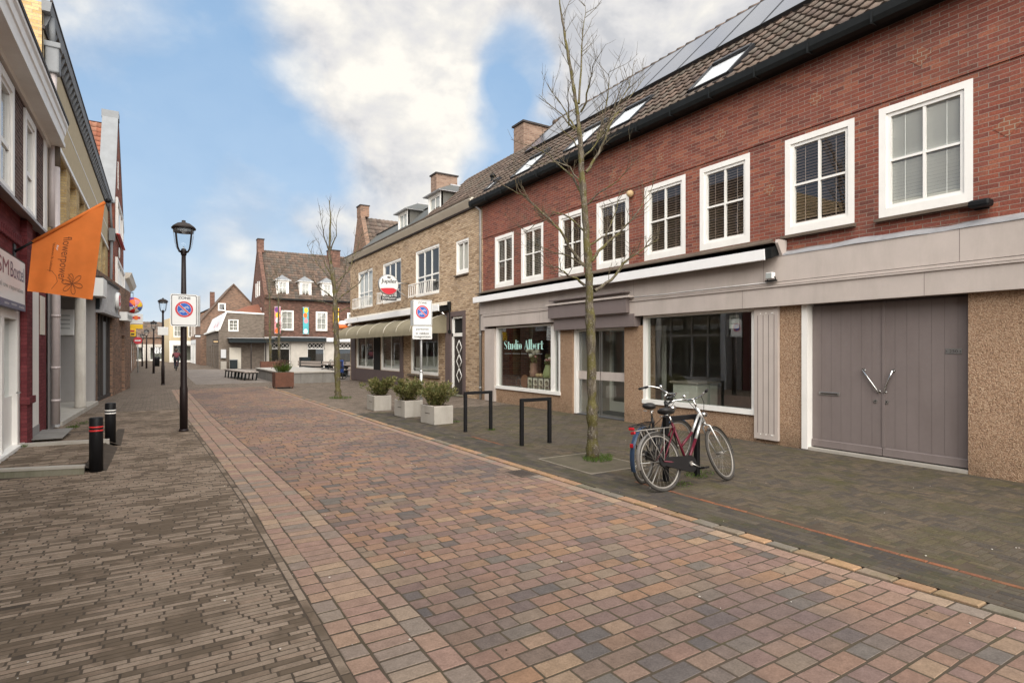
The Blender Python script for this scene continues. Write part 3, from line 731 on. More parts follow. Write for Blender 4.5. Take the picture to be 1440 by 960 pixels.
def sash(parent, fr, a0, a1, c0, c1, b, blind, nx=2, nz=2, fw=0.105, sw=0.05, mt=0.035, name='window', frame='white_paint', pane='glass', back=0.12, blindpitch=0.05, split=None, sill=None, bottom=0.13):
    """window set at depth b: outer frame, sash, glazing bars; children pane, blind, sill"""
    m = MB(fr, frame)
    m.box(a0, a0 + fw, b - .09, b + .012, c0, c1); m.box(a1 - fw, a1, b - .09, b + .012, c0, c1)
    m.box(a0 + fw, a1 - fw, b - .09, b + .012, c1 - fw, c1); m.box(a0 + fw, a1 - fw, b - .09, b + .012, c0, c0 + bottom)
    i0, i1, k0, k1 = a0 + fw, a1 - fw, c0 + bottom, c1 - fw; s = sw
    m.box(i0, i0 + s, b - .08, b - .016, k0, k1); m.box(i1 - s, i1, b - .08, b - .016, k0, k1)
    m.box(i0 + s, i1 - s, b - .08, b - .016, k0, k0 + s); m.box(i0 + s, i1 - s, b - .08, b - .016, k1 - s, k1)
    j0, j1, l0, l1 = i0 + s, i1 - s, k0 + s, k1 - s
    for k in range(1, nx):
        x = j0 + (j1 - j0) * k / nx; m.box(x - mt / 2, x + mt / 2, b - .072, b - .024, l0, l1)
    for k in range(1, nz):
        z = l0 + (l1 - l0) * (k / nz if split is None else split); m.box(j0, j1, b - .07, b - .026, z - mt / 2, z + mt / 2)
    w = m.build(name, parent)
    g = MB(fr, pane); g.poly([(j0 - .01, b - .05, l0 - .01), (j1 + .01, b - .05, l0 - .01), (j1 + .01, b - .05, l1 + .01), (j0 - .01, b - .05, l1 + .01)]); g.build('pane', w)
    if blind in ('blind_dark', 'blind_mid', 'blind_sky_white'):
        g = MB(fr, blind); z = l0 + .01; bb = b - back; tl = .020 if blind != 'blind_sky_white' else .041
        while z < l1:
            g.poly([(j0 - .02, bb - .02, z), (j1 + .02, bb - .02, z), (j1 + .02, bb + .016, z + tl), (j0 - .02, bb + .016, z + tl)]); z += blindpitch
        for x in (j0 + (j1 - j0) * .2, j0 + (j1 - j0) * .8): g.box(x - .004, x + .004, bb + .016, bb + .018, l0, l1)
        g.build('blind', w)
    elif blind == 'curtain':
        g = MB(fr, 'curtain'); n = 24; bb = b - back
        for half in (0, 1):
            x0, x1 = (j0 - .02, j0 + (j1 - j0) * .48) if half == 0 else (j1 - (j1 - j0) * .48, j1 + .02)
            for k in range(n):
                xa_, xb_ = x0 + (x1 - x0) * k / n, x0 + (x1 - x0) * (k + 1) / n
                d0, d1 = .02 * math.sin(k * 1.9), .02 * math.sin((k + 1) * 1.9)
                g.poly([(xa_, bb + d0, l0), (xb_, bb + d1, l0), (xb_, bb + d1, l1), (xa_, bb + d0, l1)])
        g.build('curtain', w)
    if sill:
        g = MB(fr, sill); g.prism([(a0 - .03, b - .05, c0 - .055), (a0 - .03, b + .11, c0 - .07), (a0 - .03, b + .11, c0 - .025), (a0 - .03, b - .05, c0 - .002)], (a1 - a0 + .06, 0, 0)); g.build('sill', w)
    return w
for k, (a, b) in enumerate(WIN):
    w = sash(red, FRR, a, b, WC0, WC1, -0.01, 'blind_sky_white' if k == 7 else ('blind_mid' if k < 2 else 'blind_dark'), sill='sill_brown' if k >= 6 else None, blindpitch=0.052, fw=0.1, sw=0.055, back=.085)
m = MB(FRR, 'sill_brown'); m.prism([(6.2, 0, 3.60), (6.2, .10, 3.585), (6.2, .10, 3.64), (6.2, 0, 3.70)], (Y1 - 6.2, 0, 0)); m.build('sill_band', red)
# eaves: gutter and soffit
m = MB(FRR, 'gutter_black')
m.prism([(Y0, 0.022, 6.60), (Y0, .26, 6.60), (Y0, .26, 6.74), (Y0, .022, 6.74)], (Y1 - Y0 + .22, 0, 0))
prof = [(.26, 6.555), (.36, 6.57), (.395, 6.64), (.40, 6.76), (.385, 6.765), (.37, 6.66), (.27, 6.62)]
m.prism([(Y0, b, c) for b, c in prof], (Y1 - Y0 + .28, 0, 0))
for k in range(22): 
    yy = Y0 + .5 + k * .98
    m.box(yy, yy + .03, .25, .405, 6.54, 6.558); m.box(yy, yy + .03, .398, .41, 6.56, 6.72)
m.build('gutter', red)
# roof
PIT_ = R(44); cs, sn = math.cos(PIT_), math.sin(PIT_)
FROOF = Fr((RX - .33, Y0, 6.74), (0, 1, 0), (cs, 0, sn), (-sn, 0, cs))   # a along eave, b up the slope, c out of the roof
RL = (12.55 - (RX - .33)) / cs
def ra(y): return y - Y0
SKY = [(7.0, 7.98), (9.66, 10.62), (11.25, 12.22), (13.83, 14.92), (16.2, 16.62)]
SK0, SK1 = 0.27, 1.36
m = MB(WORLD, 'roof_tile')
m.fr = FROOF; m.poly([(0, 0, -.02), (Y1 - Y0 + .15, 0, -.02), (Y1 - Y0 + .15, RL, -.02), (0, RL, -.02)], 'dark_frame'); m.fr = WORLD
tiles(m, FROOF, Y1 - Y0 + .15, RL, 0.225, 0.30, 'roof_tile', skip=[(ra(a), ra(b), SK0 - .03, SK1 + .08) for a, b in SKY[:4]], lift=0.042)
fb = Fr((12.55 + (12.55 - RX + .33), Y0, 6.74), (0, 1, 0), (-cs, 0, sn), (sn, 0, cs))
m.fr = fb; m.poly([(0, 0, 0), (Y1 - Y0 + .15, 0, 0), (Y1 - Y0 + .15, RL, 0), (0, RL, 0)], 'roof_tile'); m.fr = WORLD
rf = m.build('roof', red)
m = MB(WORLD, 'roof_tile'); zr = 6.74 + RL * sn; y = Y0
while y < Y1 + .1:
    m.tube([(12.55, y, zr + .01), (12.55, y + .36, zr + .035)], [.105, .12], 10, 'roof_tile'); y += .33
m.build('ridge_tiles', rf)
for k, (a, b) in enumerate(SKY):
    a, b = ra(a), ra(b); s1 = SK1 if k < 4 else .9
    s0 = SK0 if k < 4 else .30
    m = MB(FROOF, 'solar_frame'); t = .045
    m.box(a, a + t, s0, s1, -.02, .10); m.box(b - t, b, s0, s1, -.02, .10); m.box(a + t, b - t, s0, s0 + t, -.02, .09); m.box(a + t, b - t, s1 - t * 2.4, s1, -.02, .125)
    m.box(a - .05, b + .05, s0 - .10, s0, .035, .045, 'dark_frame')
    w = m.build('skylight', red)
    m = MB(FROOF, 'glass_sky'); m.poly([(a + t, s0 + t, .085), (b - t, s0 + t, .085), (b - t, s1 - t * 2.4, .085), (a + t, s1 - t * 2.4, .085)])
    m.poly([(a + t, s0 + t, .06), (b - t, s0 + t, .06), (b - t, s1 - t, .06), (a + t, s1 - t, .06)], 'blind_sky_white'); m.build('pane', w)  # white sheet under the glass stands in for the bright sky it reflects
y = 16.45; k = 0; P0, P1 = 2.42, RL - .16
while y > -2.5:
    a, b = ra(y - 1.13), ra(y - .015)
    m = MB(FROOF, 'solar_frame'); t = .03
    m.box(a, a + t, P0, P1, .07, .13); m.box(b - t, b, P0, P1, .07, .13); m.box(a + t, b - t, P0, P0 + t, .05, .13); m.box(a + t, b - t, P1 - t, P1, .07, .13)
    m.box(a + t, b - t, P0 + t, P1 - t, .08, .127, 'solar_glass'); m.build('solar_panel', red); y -= 1.135
m = MB(WORLD, 'brick_chimney'); m.box(11.72, 12.86, 18.0, 18.7, 8.5, 10.3); m.box(11.66, 12.92, 17.94, 18.76, 10.3, 10.37, 'dark_frame'); m.box(11.69, 12.89, 17.97, 18.73, 9.05, 9.13, 'lead')
m.build('chimney', red)
m = MB(WORLD, 'gutter_black'); m.tube([(9.95, 17.25, 7.3), (9.95, 17.25, 7.75)], .075, 10); m.lathe((9.95, 17.25, 7.75), [(.11, 0), (.12, .04), (.02, .14)], 10); m.build('vent_pipe', red)
# fascia boards above the shop
m = MB(FRR, 'taupe_paint')
m.box(Y0, 16.95, 0.0, .14, 2.90, 3.36); m.box(Y0, 16.62, 0.0, .19, 2.47, 2.83); m.box(Y0, 16.72, 0, .165, 2.845, 2.888); m.box(Y0, 16.62, .0, .215, 2.805, 2.832)
m.box(16.62, 16.95, 0, .10, 2.36, 2.90)
for y in (-.8, 2.0, 3.35, 6.3, 9.6, 12.9):
    m.box(y, y + .006, .135, .1415, 2.905, 3.35, 'taupe_dark'); m.box(y + .4, y + .406, .185, .1915, 2.475, 2.80, 'taupe_dark')
m.build('shop_fascia', red)
m = MB(FRR, 'lead'); n = 60
for k in range(n):
    ya, yb = Y0 + (6.25 - Y0) * k / n, Y0 + (6.25 - Y0) * (k + 1) / n
    f = lambda y: .012 * math.sin(y * 3.1) + .009 * math.sin(y * 8.3)
    m.poly([(ya, 0.003, 3.455 + f(ya)), (yb, 0.003, 3.455 + f(yb)), (yb, .15 + f(yb) * .4, 3.375), (ya, .15 + f(ya) * .4, 3.375)])
    m.poly([(ya, .15 + f(ya) * .4, 3.375), (yb, .15 + f(yb) * .4, 3.375), (yb, .155 + f(yb) * .4, 3.352 + .4 * f(yb)), (ya, .155 + f(ya) * .4, 3.352 + .4 * f(ya))])
m.build('lead_flashing', red)
m = MB(FRR, 'taupe_dark')
m.box(9.68, 12.75, .0, .30, 2.56, 2.90); m.box(9.52, 12.62, .0, .20, 2.24, 2.53)
m.box(9.55, 12.8, .19, .35, 2.90, 2.945, 'taupe_paint'); m.box(9.72, 12.68, .14, .33, 3.02, 3.05)
m.build('sign_box', red)
m = MB(FRR, 'white_plastic')
m.prism([(6.12, .36, 3.27), (6.12, .40, 3.28), (6.12, .405, 3.46), (6.12, .375, 3.47)], (Y1 - 6.12 - .05, 0, 0))
m.prism([(6.0, .14, 3.37), (6.0, .36, 3.29), (6.0, .375, 3.46), (6.0, .14, 3.56)], (Y1 - 6.0 - .05, 0, 0), 'gutter_black')
m.prism([(5.93, .02, 3.62), (5.93, .27, 3.62), (5.93, .29, 3.56), (5.93, .14, 3.33), (5.93, .05, 3.33)], (.05, 0, 0), 'taupe_paint')
m.prism([(6.0, .0, 3.58), (6.0, .33, 3.565), (6.0, .33, 3.585), (6.0, .0, 3.612)], (Y1 - 6.05, 0, 0), 'sill_brown')
m.build('awning', red)
# ground floor walls
for q in ((16.64, 16.98, -.2, .03, 0, 2.4), (12.52, 16.02, -.2, 0.03, 0, .46), (11.98, 12.52, -.35, .05, 0, 2.26), (9.40, 10.0, -.35, .05, 0, 2.26), (6.53, 9.40, -.2, .03, 0, .50), (5.64, 6.53, -.2, .035, 0, 2.48), (Y0, 3.29, -.25, .045, 0.0, 2.48)):
    m = MB(FRR, 'pebble'); m.box(*q); m.build('pebbledash_panel', red)
m = MB(FRR, 'taupe_paint')
m.box(16.02, 16.64, -.2, .12, .03, 2.4)
m.build('pilaster', red)
m = MB(FRR, 'taupe_paint'); m.box(6.05, 6.52, .045, .105, .09, 2.47)
for k in range(4):
    x = 6.12 + k * .108; m.box(x - .005, x + .005, .105, .108, .2, 2.33, 'taupe_dark')
    for z in (.18, 2.36): m.disc((x + (.05 if k < 3 else -.3), .105, z), .012, .006, 8, 'white_paint')
m.build('shutter', red)
# show windows
def showwin(a0, a1, c0, c1, muls, name='shop_window'):
    m = MB(FRR, 'white_paint'); t = .085; b = -.02
    m.box(a0, a0 + t, b - .08, b + .06, c0, c1); m.box(a1 - t, a1, b - .08, b + .06, c0, c1)
    m.box(a0 + t, a1 - t, b - .08, b + .06, c1 - .05, c1); m.box(a0 - .03, a1 + .0, b - .08, b + .10, c0, c0 + .09)
    for u in muls: m.box(u - .07, u + .07, b - .07, b + .05, c0 + .09, c1 - .05)
    w = m.build(name, red)
    g = MB(FRR, 'glass_shop'); xs = [a0 + t] + [q for u in muls for q in (u - .07, u + .07)] + [a1 - t]
    for k in range(0, len(xs), 2): g.poly([(xs[k], b - .02, c0 + .09), (xs[k + 1], b - .02, c0 + .09), (xs[k + 1], b - .02, c1 - .05), (xs[k], b - .02, c1 - .05)])
    g.build('pane', w); return w
sw = showwin(12.53, 16.02, .46, 2.44, [12.92])
sw2 = showwin(6.535, 9.40, .50, 2.47, [])
class Wide:
    def __init__(s, f, a0, k): s.f, s.a0, s.k = f, a0, k
    def __call__(s, a, b, c): return s.f(s.a0 + (a - s.a0) * s.k, b, c)
t = MB(Wide(FRT, -15.62, 1.45), 'mint')
# display lettering with thick stems and hair lines
def didone(t, s, a, c, h, b=-.036):
    st, hl = h * .16, h * .028
    def bar(x, w_, z0, z1): t.box(x, x + w_, b, b + .002, c + z0 * h, c + z1 * h)
    def ring(x, z, rx, rz, side=None):
        n = 24; i = []
        for k in range(n):
            th = 2 * math.pi * k / n; co_, s_ = math.cos(th), math.sin(th)
            wd = hl + (st - hl) * abs(co_) ** 1.5 if side is None or (co_ < 0) == (side < 0) else hl
            i.append((x + rx * co_, z + rz * s_, x + (rx - wd) * co_, z + (rz - hl * .9) * s_))
        for k in range(n):
            p, q = i[k], i[(k + 1) % n]
            t.poly([(p[0], b, p[1]), (q[0], b, q[1]), (q[2], b, q[3]), (p[2], b, p[3])])
    x = a; xh = .64
    for ch in s:
        if ch == 'S':
            P = [(.40, .80), (.33, .94), (.2, .985), (.06, .9), (.02, .76), (.1, .6), (.3, .42), (.38, .25), (.3, .06), (.17, .015), (.05, .07), (.01, .22)]
            wd = [.03, .03, .035, .06, .10, .19, .19, .12, .06, .035, .03, .03]
            for k in range(len(P) - 1):
                (xa_, za), (xb_, zb) = P[k], P[k + 1]
                t.poly([(x + (xa_ - wd[k] * .5) * h, b, c + za * h), (x + (xa_ + wd[k] * .5) * h, b, c + (za + .01) * h), (x + (xb_ + wd[k + 1] * .5) * h, b, c + (zb + .01) * h), (x + (xb_ - wd[k + 1] * .5) * h, b, c + zb * h)])
            x += .52 * h
        elif ch == 't': bar(x + .05 * h, st, 0, .88); bar(x - .02 * h, st * 2.2, xh - .07, xh); bar(x + .05 * h + st, st * .7, 0, .07); x += .36 * h
        elif ch == 'u': bar(x, st, .04, xh); bar(x + .27 * h, st, 0, xh); bar(x + st * .6, .27 * h, 0, .06); x += .52 * h
        elif ch == 'd': ring(x + .18 * h, c + xh * .5 * h, .18 * h, xh * .5 * h, -1); bar(x + .28 * h, st, 0, 1.08); x += .52 * h
        elif ch == 'b': ring(x + .26 * h, c + xh * .5 * h, .18 * h, xh * .5 * h, 1); bar(x, st, 0, 1.08); x += .50 * h
        elif ch == 'i': bar(x, st, 0, xh); ring(x + st * .5, c + .86 * h, st * .55, st * .55); x += .25 * h
        elif ch == 'l': bar(x, st, 0, 1.08); x += .25 * h
        elif ch == 'o': ring(x + .2 * h, c + xh * .5 * h, .2 * h, xh * .5 * h); x += .47 * h
        elif ch == 'e': ring(x + .19 * h, c + xh * .5 * h, .19 * h, xh * .5 * h, -1); bar(x + .08 * h, .28 * h, xh * .5, xh * .5 + .03); x += .44 * h
        elif ch == 'r': bar(x, st, 0, xh); bar(x + st, .1 * h, xh - .05, xh - .015); ring(x + st + .12 * h, c + (xh - .08) * h, .06 * h, .06 * h); x += .38 * h
        elif ch == 'A':
            t.poly([(x, b, c), (x + hl * 1.3, b, c), (x + .27 * h, b, c + h), (x + .24 * h, b, c + h)])
            t.poly([(x + .33 * h, b, c), (x + .33 * h + st * 1.25, b, c), (x + .31 * h, b, c + h), (x + .21 * h, b, c + h)]); bar(x + .09 * h, .28 * h, .3, .33); x += .60 * h
        else: x += .3 * h
    return x
xe = didone(t, 'Studio Albert', -15.62, 1.72, .275)
t.build('shop_name', sw)
t = MB(FRT, 'grey_letter'); text(t, 'interieur  bloemen  wonen  styling  cadeaus', -15.6, -13.5, 1.565, 1.61, -.034); t.build('small_lettering', sw)
# entrance
m = MB(FRR, 'white_paint'); m.box(11.88, 11.98, -.16, .0, .03, 2.24); m.box(10.0, 10.06, -.16, -.05, .03, 2.24); m.box(10.06, 11.88, -.16, -.06, 2.18, 2.24)
m.build('door_frame', red)
for a0, a1 in ((10.07, 10.99), (11.03, 11.87)):
    m = MB(FRR, 'taupe_paint'); m.box(a0, a1, -.13, -.07, .94, 1.15); m.box(a0, a1, -.115, -.085, .035, .09, 'steel'); m.box(a0, a0 + .03, -.11, -.09, .09, 2.17, 'steel'); m.box(a1 - .03, a1, -.11, -.09, .09, 2.17, 'steel')
    d = m.build('glass_door', red)
    g = MB(FRR, 'glass_shop'); g.poly([(a0, -.1, .09), (a1, -.1, .09), (a1, -.1, .94), (a0, -.1, .94)]); g.poly([(a0, -.1, 1.15), (a1, -.1, 1.15), (a1, -.1, 2.17), (a0, -.1, 2.17)]); g.build('pane', d)
m = MB(FRR, 'white_paint')
for a0, a1 in ((9.9, 10.75), (10.85, 11.9)):
    m.box(a0, a0 + .09, -1.25, -1.18, .03, 2.3); m.box(a1 - .09, a1, -1.25, -1.18, .03, 2.3); m.box(a0 + .09, a1 - .09, -1.25, -1.18, .03, .3); m.box(a0 + .09, a1 - .09, -1.25, -1.18, 2.2, 2.3)
m.box(11.9, 12.0, -1.25, -.2, .03, 2.3, 'taupe_paint'); m.box(9.88, 11.98, -1.2, -.02, .02, .036, 'entry_mat')
m.build('vestibule', red)
# garage doors
m = MB(FRR, 'white_paint'); m.box(5.54, 5.64, -.14, .06, .02, 2.47); m.box(3.27, 3.295, -.14, .0, .02, 2.47, 'taupe_paint'); m.box(3.29, 5.54, -.25, -.14, 2.44, 2.48, 'taupe_dark'); m.build('garage_door_frame', red)
m = MB(FRR, 'concrete'); m.box(3.29, 5.54, -.12, .04, .0, .055); m.build('threshold', red)
for k, (a0, a1) in enumerate(((3.295, 4.415), (4.425, 5.535))):
    m = MB(FRR, 'door_paint'); n = 7; wd = (a1 - a0) / n
    for q in range(n): m.box(a0 + q * wd + .002, a0 + (q + 1) * wd - .002, -.13, -.091, .20, 2.44)
    m.box(a0, a1, -.13, -.094, .20, 2.44, 'door_groove'); m.prism([(a0, -.13, .075), (a0, -.06, .075), (a0, -.065, .185), (a0, -.085, .198), (a0, -.13, .198)], (a1 - a0, 0, 0))
    if k == 0: m.box(4.39, 4.43, -.09, -.075, .2, 2.44)
    d = m.build('garage_door', red)
    g = MB(FRR, 'chrome')
    if k == 0: P = [(4.27, -.09, 1.385), (4.27, -.045, 1.385), (4.39, -.045, 1.055), (4.39, -.09, 1.055)]
    else: P = [(4.70, -.09, 1.385), (4.70, -.045, 1.385), (4.475, -.045, 1.055), (4.475, -.09, 1.055)]
    g.tube(P, .013, 10); 
    for q in (P[0], P[3]): g.disc((q[0], -.09, q[2]), .026, .006, 12)
    g.build('handle', d)
    g = MB(FRR, 'steel'); g.disc((4.37 if k == 0 else 4.53, -.09, .905), .028, .012, 14); g.disc((4.37 if k == 0 else 4.53, -.078, .905), .011, .001, 10, 'black_paint'); g.build('lock', d)
    if k == 0:
        g = MB(FRR, 'steel'); g.box(3.41, 3.60, -.09, -.084, 1.645, 1.72); g.build('number_plate', d)
        g = MB(FRT, 'sign_ink'); text(g, '250', -3.555, -3.455, 1.662, 1.703, -.083)
        for q in (-3.585, -3.425): g.disc((q, -.084, 1.683), .006, .002, 8, 'black_paint')
        g.build('number', d)
    else:
        g = MB(FRR, 'steel'); g.bbox(5.08, 5.42, -.09, -.078, .945, 1.0, .005); g.box(5.11, 5.39, -.078, -.076, .962, .984, 'dark_frame'); g.build('letter_slot', d)
m = MB(FRR, 'galv'); m.tube([(17.05, .06, 0.03), (17.05, .06, 6.45), (17.05, .3, 6.62)], .042, 10)
for z in (.4, 2.2, 4.0, 5.6): m.lathe((17.05, .06, z), [(.05, 0), (.05, .04)], 10)
m.build('downpipe', red)
m = MB(FRR, 'zinc_pink'); m.box(16.97, 17.02, 0.0, .03, 3.3, 6.5, 'brick_yellow'); m.build('party_wall_strip', red)
# small fittings on the front
m = MB(FRR, 'pumpkin'); m.lathe((9.78, .03, 5.33), [(.075, 0), (.085, .05), (.06, .11), (.02, .13)], 14, 'pumpkin', True, 'b'); m.build('alarm_bell', red)
m = MB(FRR, 'black_paint'); m.box(3.06, 3.22, .02, .05, 3.58, 3.68); m.bbox(3.0, 3.24, .05, .22, 3.59, 3.69, .03); m.build('wall_lamp', red)
m = MB(FRR, 'black_paint'); m.box(6.0, 6.2, .19, .26, 2.905, 2.93); m.tube([(6.18, .2, 2.92), (6.18, .24, 3.03)], .009, 6); m.tube([(6.02, .2, 2.92), (6.02, .24, 2.99)], .009, 6)
m.bbox(6.03, 6.16, .2, .30, 2.95, 3.06, .012, 'white_plastic'); m.box(6.04, 6.15, .30, .303, 2.96, 3.05, 'grey_letter')
m.tube([(6.2, .2, 2.9), (7.2, .205, 2.90), (8.6, .205, 2.895), (9.5, .21, 2.9)], .006, 6, 'white_plastic'); m.build('floodlight', red)
# ---------------------------------------------------------------- things in the shop window
def P(a, b, c): return tuple(FRR(a, b, c))
m = MB(FRR, 'wood_grey'); m.box(12.3, 15.95, -1.1, -.14, .03, .52); tag(m.build('display_platform', base=P(14.2, -.6, .03)), 'low grey display platform behind the glass of the flower shop window', 'platform')
m = MB(FRR, 'petal_white')
z0, z1, n = .52, .88, 4
for k in range(n):
    a = 13.42 + k * .29; w_ = .27; cxx = a + w_ / 2; rr = .085
    L = [(a, z0), (cxx - rr, z0), (cxx - rr, z1 - .16)] + [(cxx - rr * math.cos(math.pi * q / 8), z1 - .16 + rr * math.sin(math.pi * q / 8)) for q in range(1, 8)] + [(cxx + rr, z1 - .16), (cxx + rr, z0), (a + w_, z0), (a + w_, z1), (a, z1)]
    m.prism([(x, -.5, z) for x, z in L], (0, .03, 0)); m.box(a, a + .02, -.5, -.22, z0, z1); m.box(a + w_ - .02, a + w_, -.5, -.22, z0, z1)
    m.prism([(x, -.25, z) for x, z in L], (0, .03, 0)); m.box(a, a + w_, -.5, -.22, z1 - .02, z1); m.box(a, a + w_, -.5, -.22, z0 + .12, z0 + .135)
tag(m.build('arched_crate', base=P(14, -.4, .52)), 'white open crate with four arched openings standing in the flower shop window', 'crate')
def vase(name, label, a, b, c, prof, mat, flowers, seed):
    v = thing(name, label, 'vase', P(a, b, c)); m = MB(FRR, mat); m.lathe((a, b, c), prof, 16); m.build('vessel', v)
    rn = random.Random(seed); m = MB(FRR, 'leaf'); top = c + prof[-1][1]
    for cm, n, spread, hh, r in flowers:
        for k in range(n):
            th = rn.uniform(0, 6.28); s = spread * rn.uniform(.3, 1); x, y, z = a + s * math.cos(th), b + .5 * s * math.sin(th), top + hh * rn.uniform(.6, 1.1)
            m.tube([(a, b, top - .05), ((a + x) / 2, (b + y) / 2, (top + z) / 2 + .03), (x, y, z)], .005, 5, 'leaf'); m.sphere((x, y, z), r * rn.uniform(.7, 1.2), 8, cm, .8)
    for k in range(40):
        th = rn.uniform(0, 6.28); s = rn.uniform(.03, .2); x, z = a + s * math.cos(th), top + rn.uniform(.0, .25)
        m.poly([(x, b, z), (x + .03, b + .02, z + .03), (x + rn.uniform(-.03, .05), b, z + .1), (x - .03, b - .01, z + .04)])
    m.build('bouquet', v)
vase('flower_vase', 'ribbed dusty pink vase with cream blooms on the white arched crate', 14.42, -.36, .88, [(.09, 0), (.13, .03), (.12, .1), (.145, .16), (.1, .23), (.13, .3), (.11, .4), (.13, .42)], 'vase_pink', [('petal_white', 7, .3, .38, .085), ('petal_pink', 5, .25, .28, .05)], 1)
vase('flower_vase', 'tapered pale green vase with pink and white tulips on the white arched crate', 13.65, -.36, .88, [(.16, 0), (.175, .08), (.15, .2), (.10, .34), (.09, .38)], 'vase_green', [('petal_white', 4, .2, .2, .05), ('petal_pink', 7, .25, .18, .045)], 2)
for k, (a, lab) in enumerate(((14.15, 'small beige pumpkin on the white crate beside the pink vase'), (13.98, 'small beige pumpkin on the white crate nearer the green vase'))):
    m = MB(FRR, 'pumpkin'); m.sphere((a, -.33, .88 + .06), .085, 12, None, .72); m.tube([(a, -.33, .99), (a + .01, -.33, 1.02)], .012, 6, 'wood_brown'); tag(m.build('pumpkin', base=P(a, -.33, .88)), lab, 'pumpkin')
m = MB(FRR, 'wood_brown'); m.lathe((14.9, -.35, .52 + .2), [(.2, -.03), (.21, 0), (.2, .03)], 24, 'wood_brown', False, 'b'); m.torus((14.9, -.35, .72), .13, .012, 24, 6, 'pumpkin'); m.box(14.8, 15.0, -.4, -.3, .52, .54); tag(m.build('wooden_tray', base=P(14.9, -.35, .52)), 'round brown wooden tray standing upright in the flower shop window', 'tray')
m = MB(FRR, 'petal_white'); rn = random.Random(4)
for k in range(30): m.sphere((13.05 + rn.uniform(-.06, .06), -.4 + rn.uniform(-.04, .04), .54 + k * .012), .03, 6, 'petal_white' if k % 2 else 'dark_frame')
tag(m.build('speckled_vase', base=P(13.05, -.4, .52)), 'tall black and white speckled vase right of the arched crate', 'vase')
m = MB(FRR, 'dark_frame'); m.torus((15.35, -.4, .68), .13, .02, 24, 6, 'dark_frame'); m.box(15.25, 15.45, -.44, -.36, .52, .545); m.torus((15.2, -.45, .64), .08, .014, 20, 6, 'chrome'); tag(m.build('ring_ornament', base=P(15.3, -.4, .52)), 'dark ring ornament at the left end of the flower shop window', 'ornament')
# furniture seen through the big window
m = MB(FRR, 'interior_panel'); L = [(6.62, .03), (7.25, .03), (7.25, 1.0)] + [(7.25 - .55 * (1 - math.cos(R(q))), 1.0 + .45 * math.sin(R(q))) for q in range(15, 91, 15)] + [(6.62, 1.45)]
m.prism([(x, -.9, z) for x, z in L], (0, .04, 0)); tag(m.build('room_divider', base=P(6.9, -.9, .03)), 'pale arched screen standing inside the big right hand shop window', 'screen')
m = MB(FRR, 'interior_panel'); m.bbox(8.5, 9.2, -1.4, -.7, .03, .95, .02); m.box(8.45, 9.25, -1.45, -.65, .95, .99, 'wood_grey'); tag(m.build('counter', base=P(8.9, -1, .03)), 'pale counter block inside the left end of the big shop window', 'counter')
m = MB(FRR, 'sign_white'); m.box(7.0, 7.22, -.12, -.115, 2.12, 2.38); m.box(7.03, 7.19, -.115, -.114, 2.3, 2.33, 'grey_letter'); m.box(7.03, 7.19, -.115, -.114, 2.2, 2.23, 'grey_letter'); tag(m.build('notice', base=P(7.1, -.12, 2.12)), 'white paper notice taped high inside the big shop window', 'notice')
# ------------------------------------------------------------------ yellow brick cafe house (right, farther along)
FRY = Fr((RX, 0, 0), (0, 1, 0), (-1, 0, 0))
YA, YB = 17.05, 32.7
yel = thing('cafe_house', 'yellow brick house with olive awnings, white balconettes and two slate dormers', 'house', (RX, 25, 0))
UW = [(20.52, 22.95, 3.95, 5.90), (24.66, 27.13, 3.95, 5.90), (28.7, 31.2, 3.95, 5.95), (18.03, 19.05, 4.47, 5.72)]
GW = [(20.6, 23.5, .68, 2.75), (24.75, 27.45, .72, 2.75), (28.55, 31.55, .72, 2.75)]
DOOR = (18.42, 19.4, .06, 2.95)
ENT = (27.5, 28.5, .05, 2.75)
m = MB(FRY, 'brick_yellow')
m.wall(YA, YB, 0, 6.75, [(a, b, c, d, .16) for a, b, c, d in UW + GW] + [DOOR + (.35,), ENT + (.6,)], 0.0, .16)
for y in (YA + .01, YB): m.poly([(y, 0, 0), (y, -9, 0), (y, -9, 6.7), (y, 0, 6.7)])
m.poly([(YA, -9, 0), (YB, -9, 0), (YB, -9, 6.7), (YA, -9, 6.7)])
m.build('wall', yel)
m = MB(FRY, 'interior_floor'); m.poly([(YA + .1, -.05, .04), (YB - .1, -.05, .04), (YB - .1, -6, .04), (YA + .1, -6, .04)]); m.poly([(YA + .1, -.02, 3.2), (YB - .1, -.02, 3.2), (YB - .1, -6, 3.2), (YA + .1, -6, 3.2)])
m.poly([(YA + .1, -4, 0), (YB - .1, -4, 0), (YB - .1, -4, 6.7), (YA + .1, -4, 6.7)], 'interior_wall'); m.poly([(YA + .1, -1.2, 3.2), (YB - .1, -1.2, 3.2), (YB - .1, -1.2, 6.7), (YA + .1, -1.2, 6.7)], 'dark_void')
m.build('interior', yel)
for k, (a, b, c, d) in enumerate(UW):
    if k < 3: sash(yel, FRY, a, b, c, d, -.03, 'curtain' if k == 2 else None, 3, 2, fw=.075, sw=.05, bottom=.09, mt=.06, split=.40)
    else: sash(yel, FRY, a, b, c, d, -.03, 'curtain', 2, 1, fw=.08, sw=.05, bottom=.12, sill='sill_brown', back=.1)
for k, (a, b, c, d) in enumerate(GW):
    w = sash(yel, FRY, a, b, c, d, -.03, None, 1 if k == 0 else 2, 1, fw=.09, sw=.03, bottom=.09, name='cafe_window', pane='glass_shop')
    g = MB(FRY, 'curtain'); g.poly([(a + .1, -.2, c), (b - .1, -.2, c), (b - .1, -.2, c + (.75 if k == 0 else .5)), (a + .1, -.2, c + (.75 if k == 0 else .5))]); g.build('net_curtain', w)
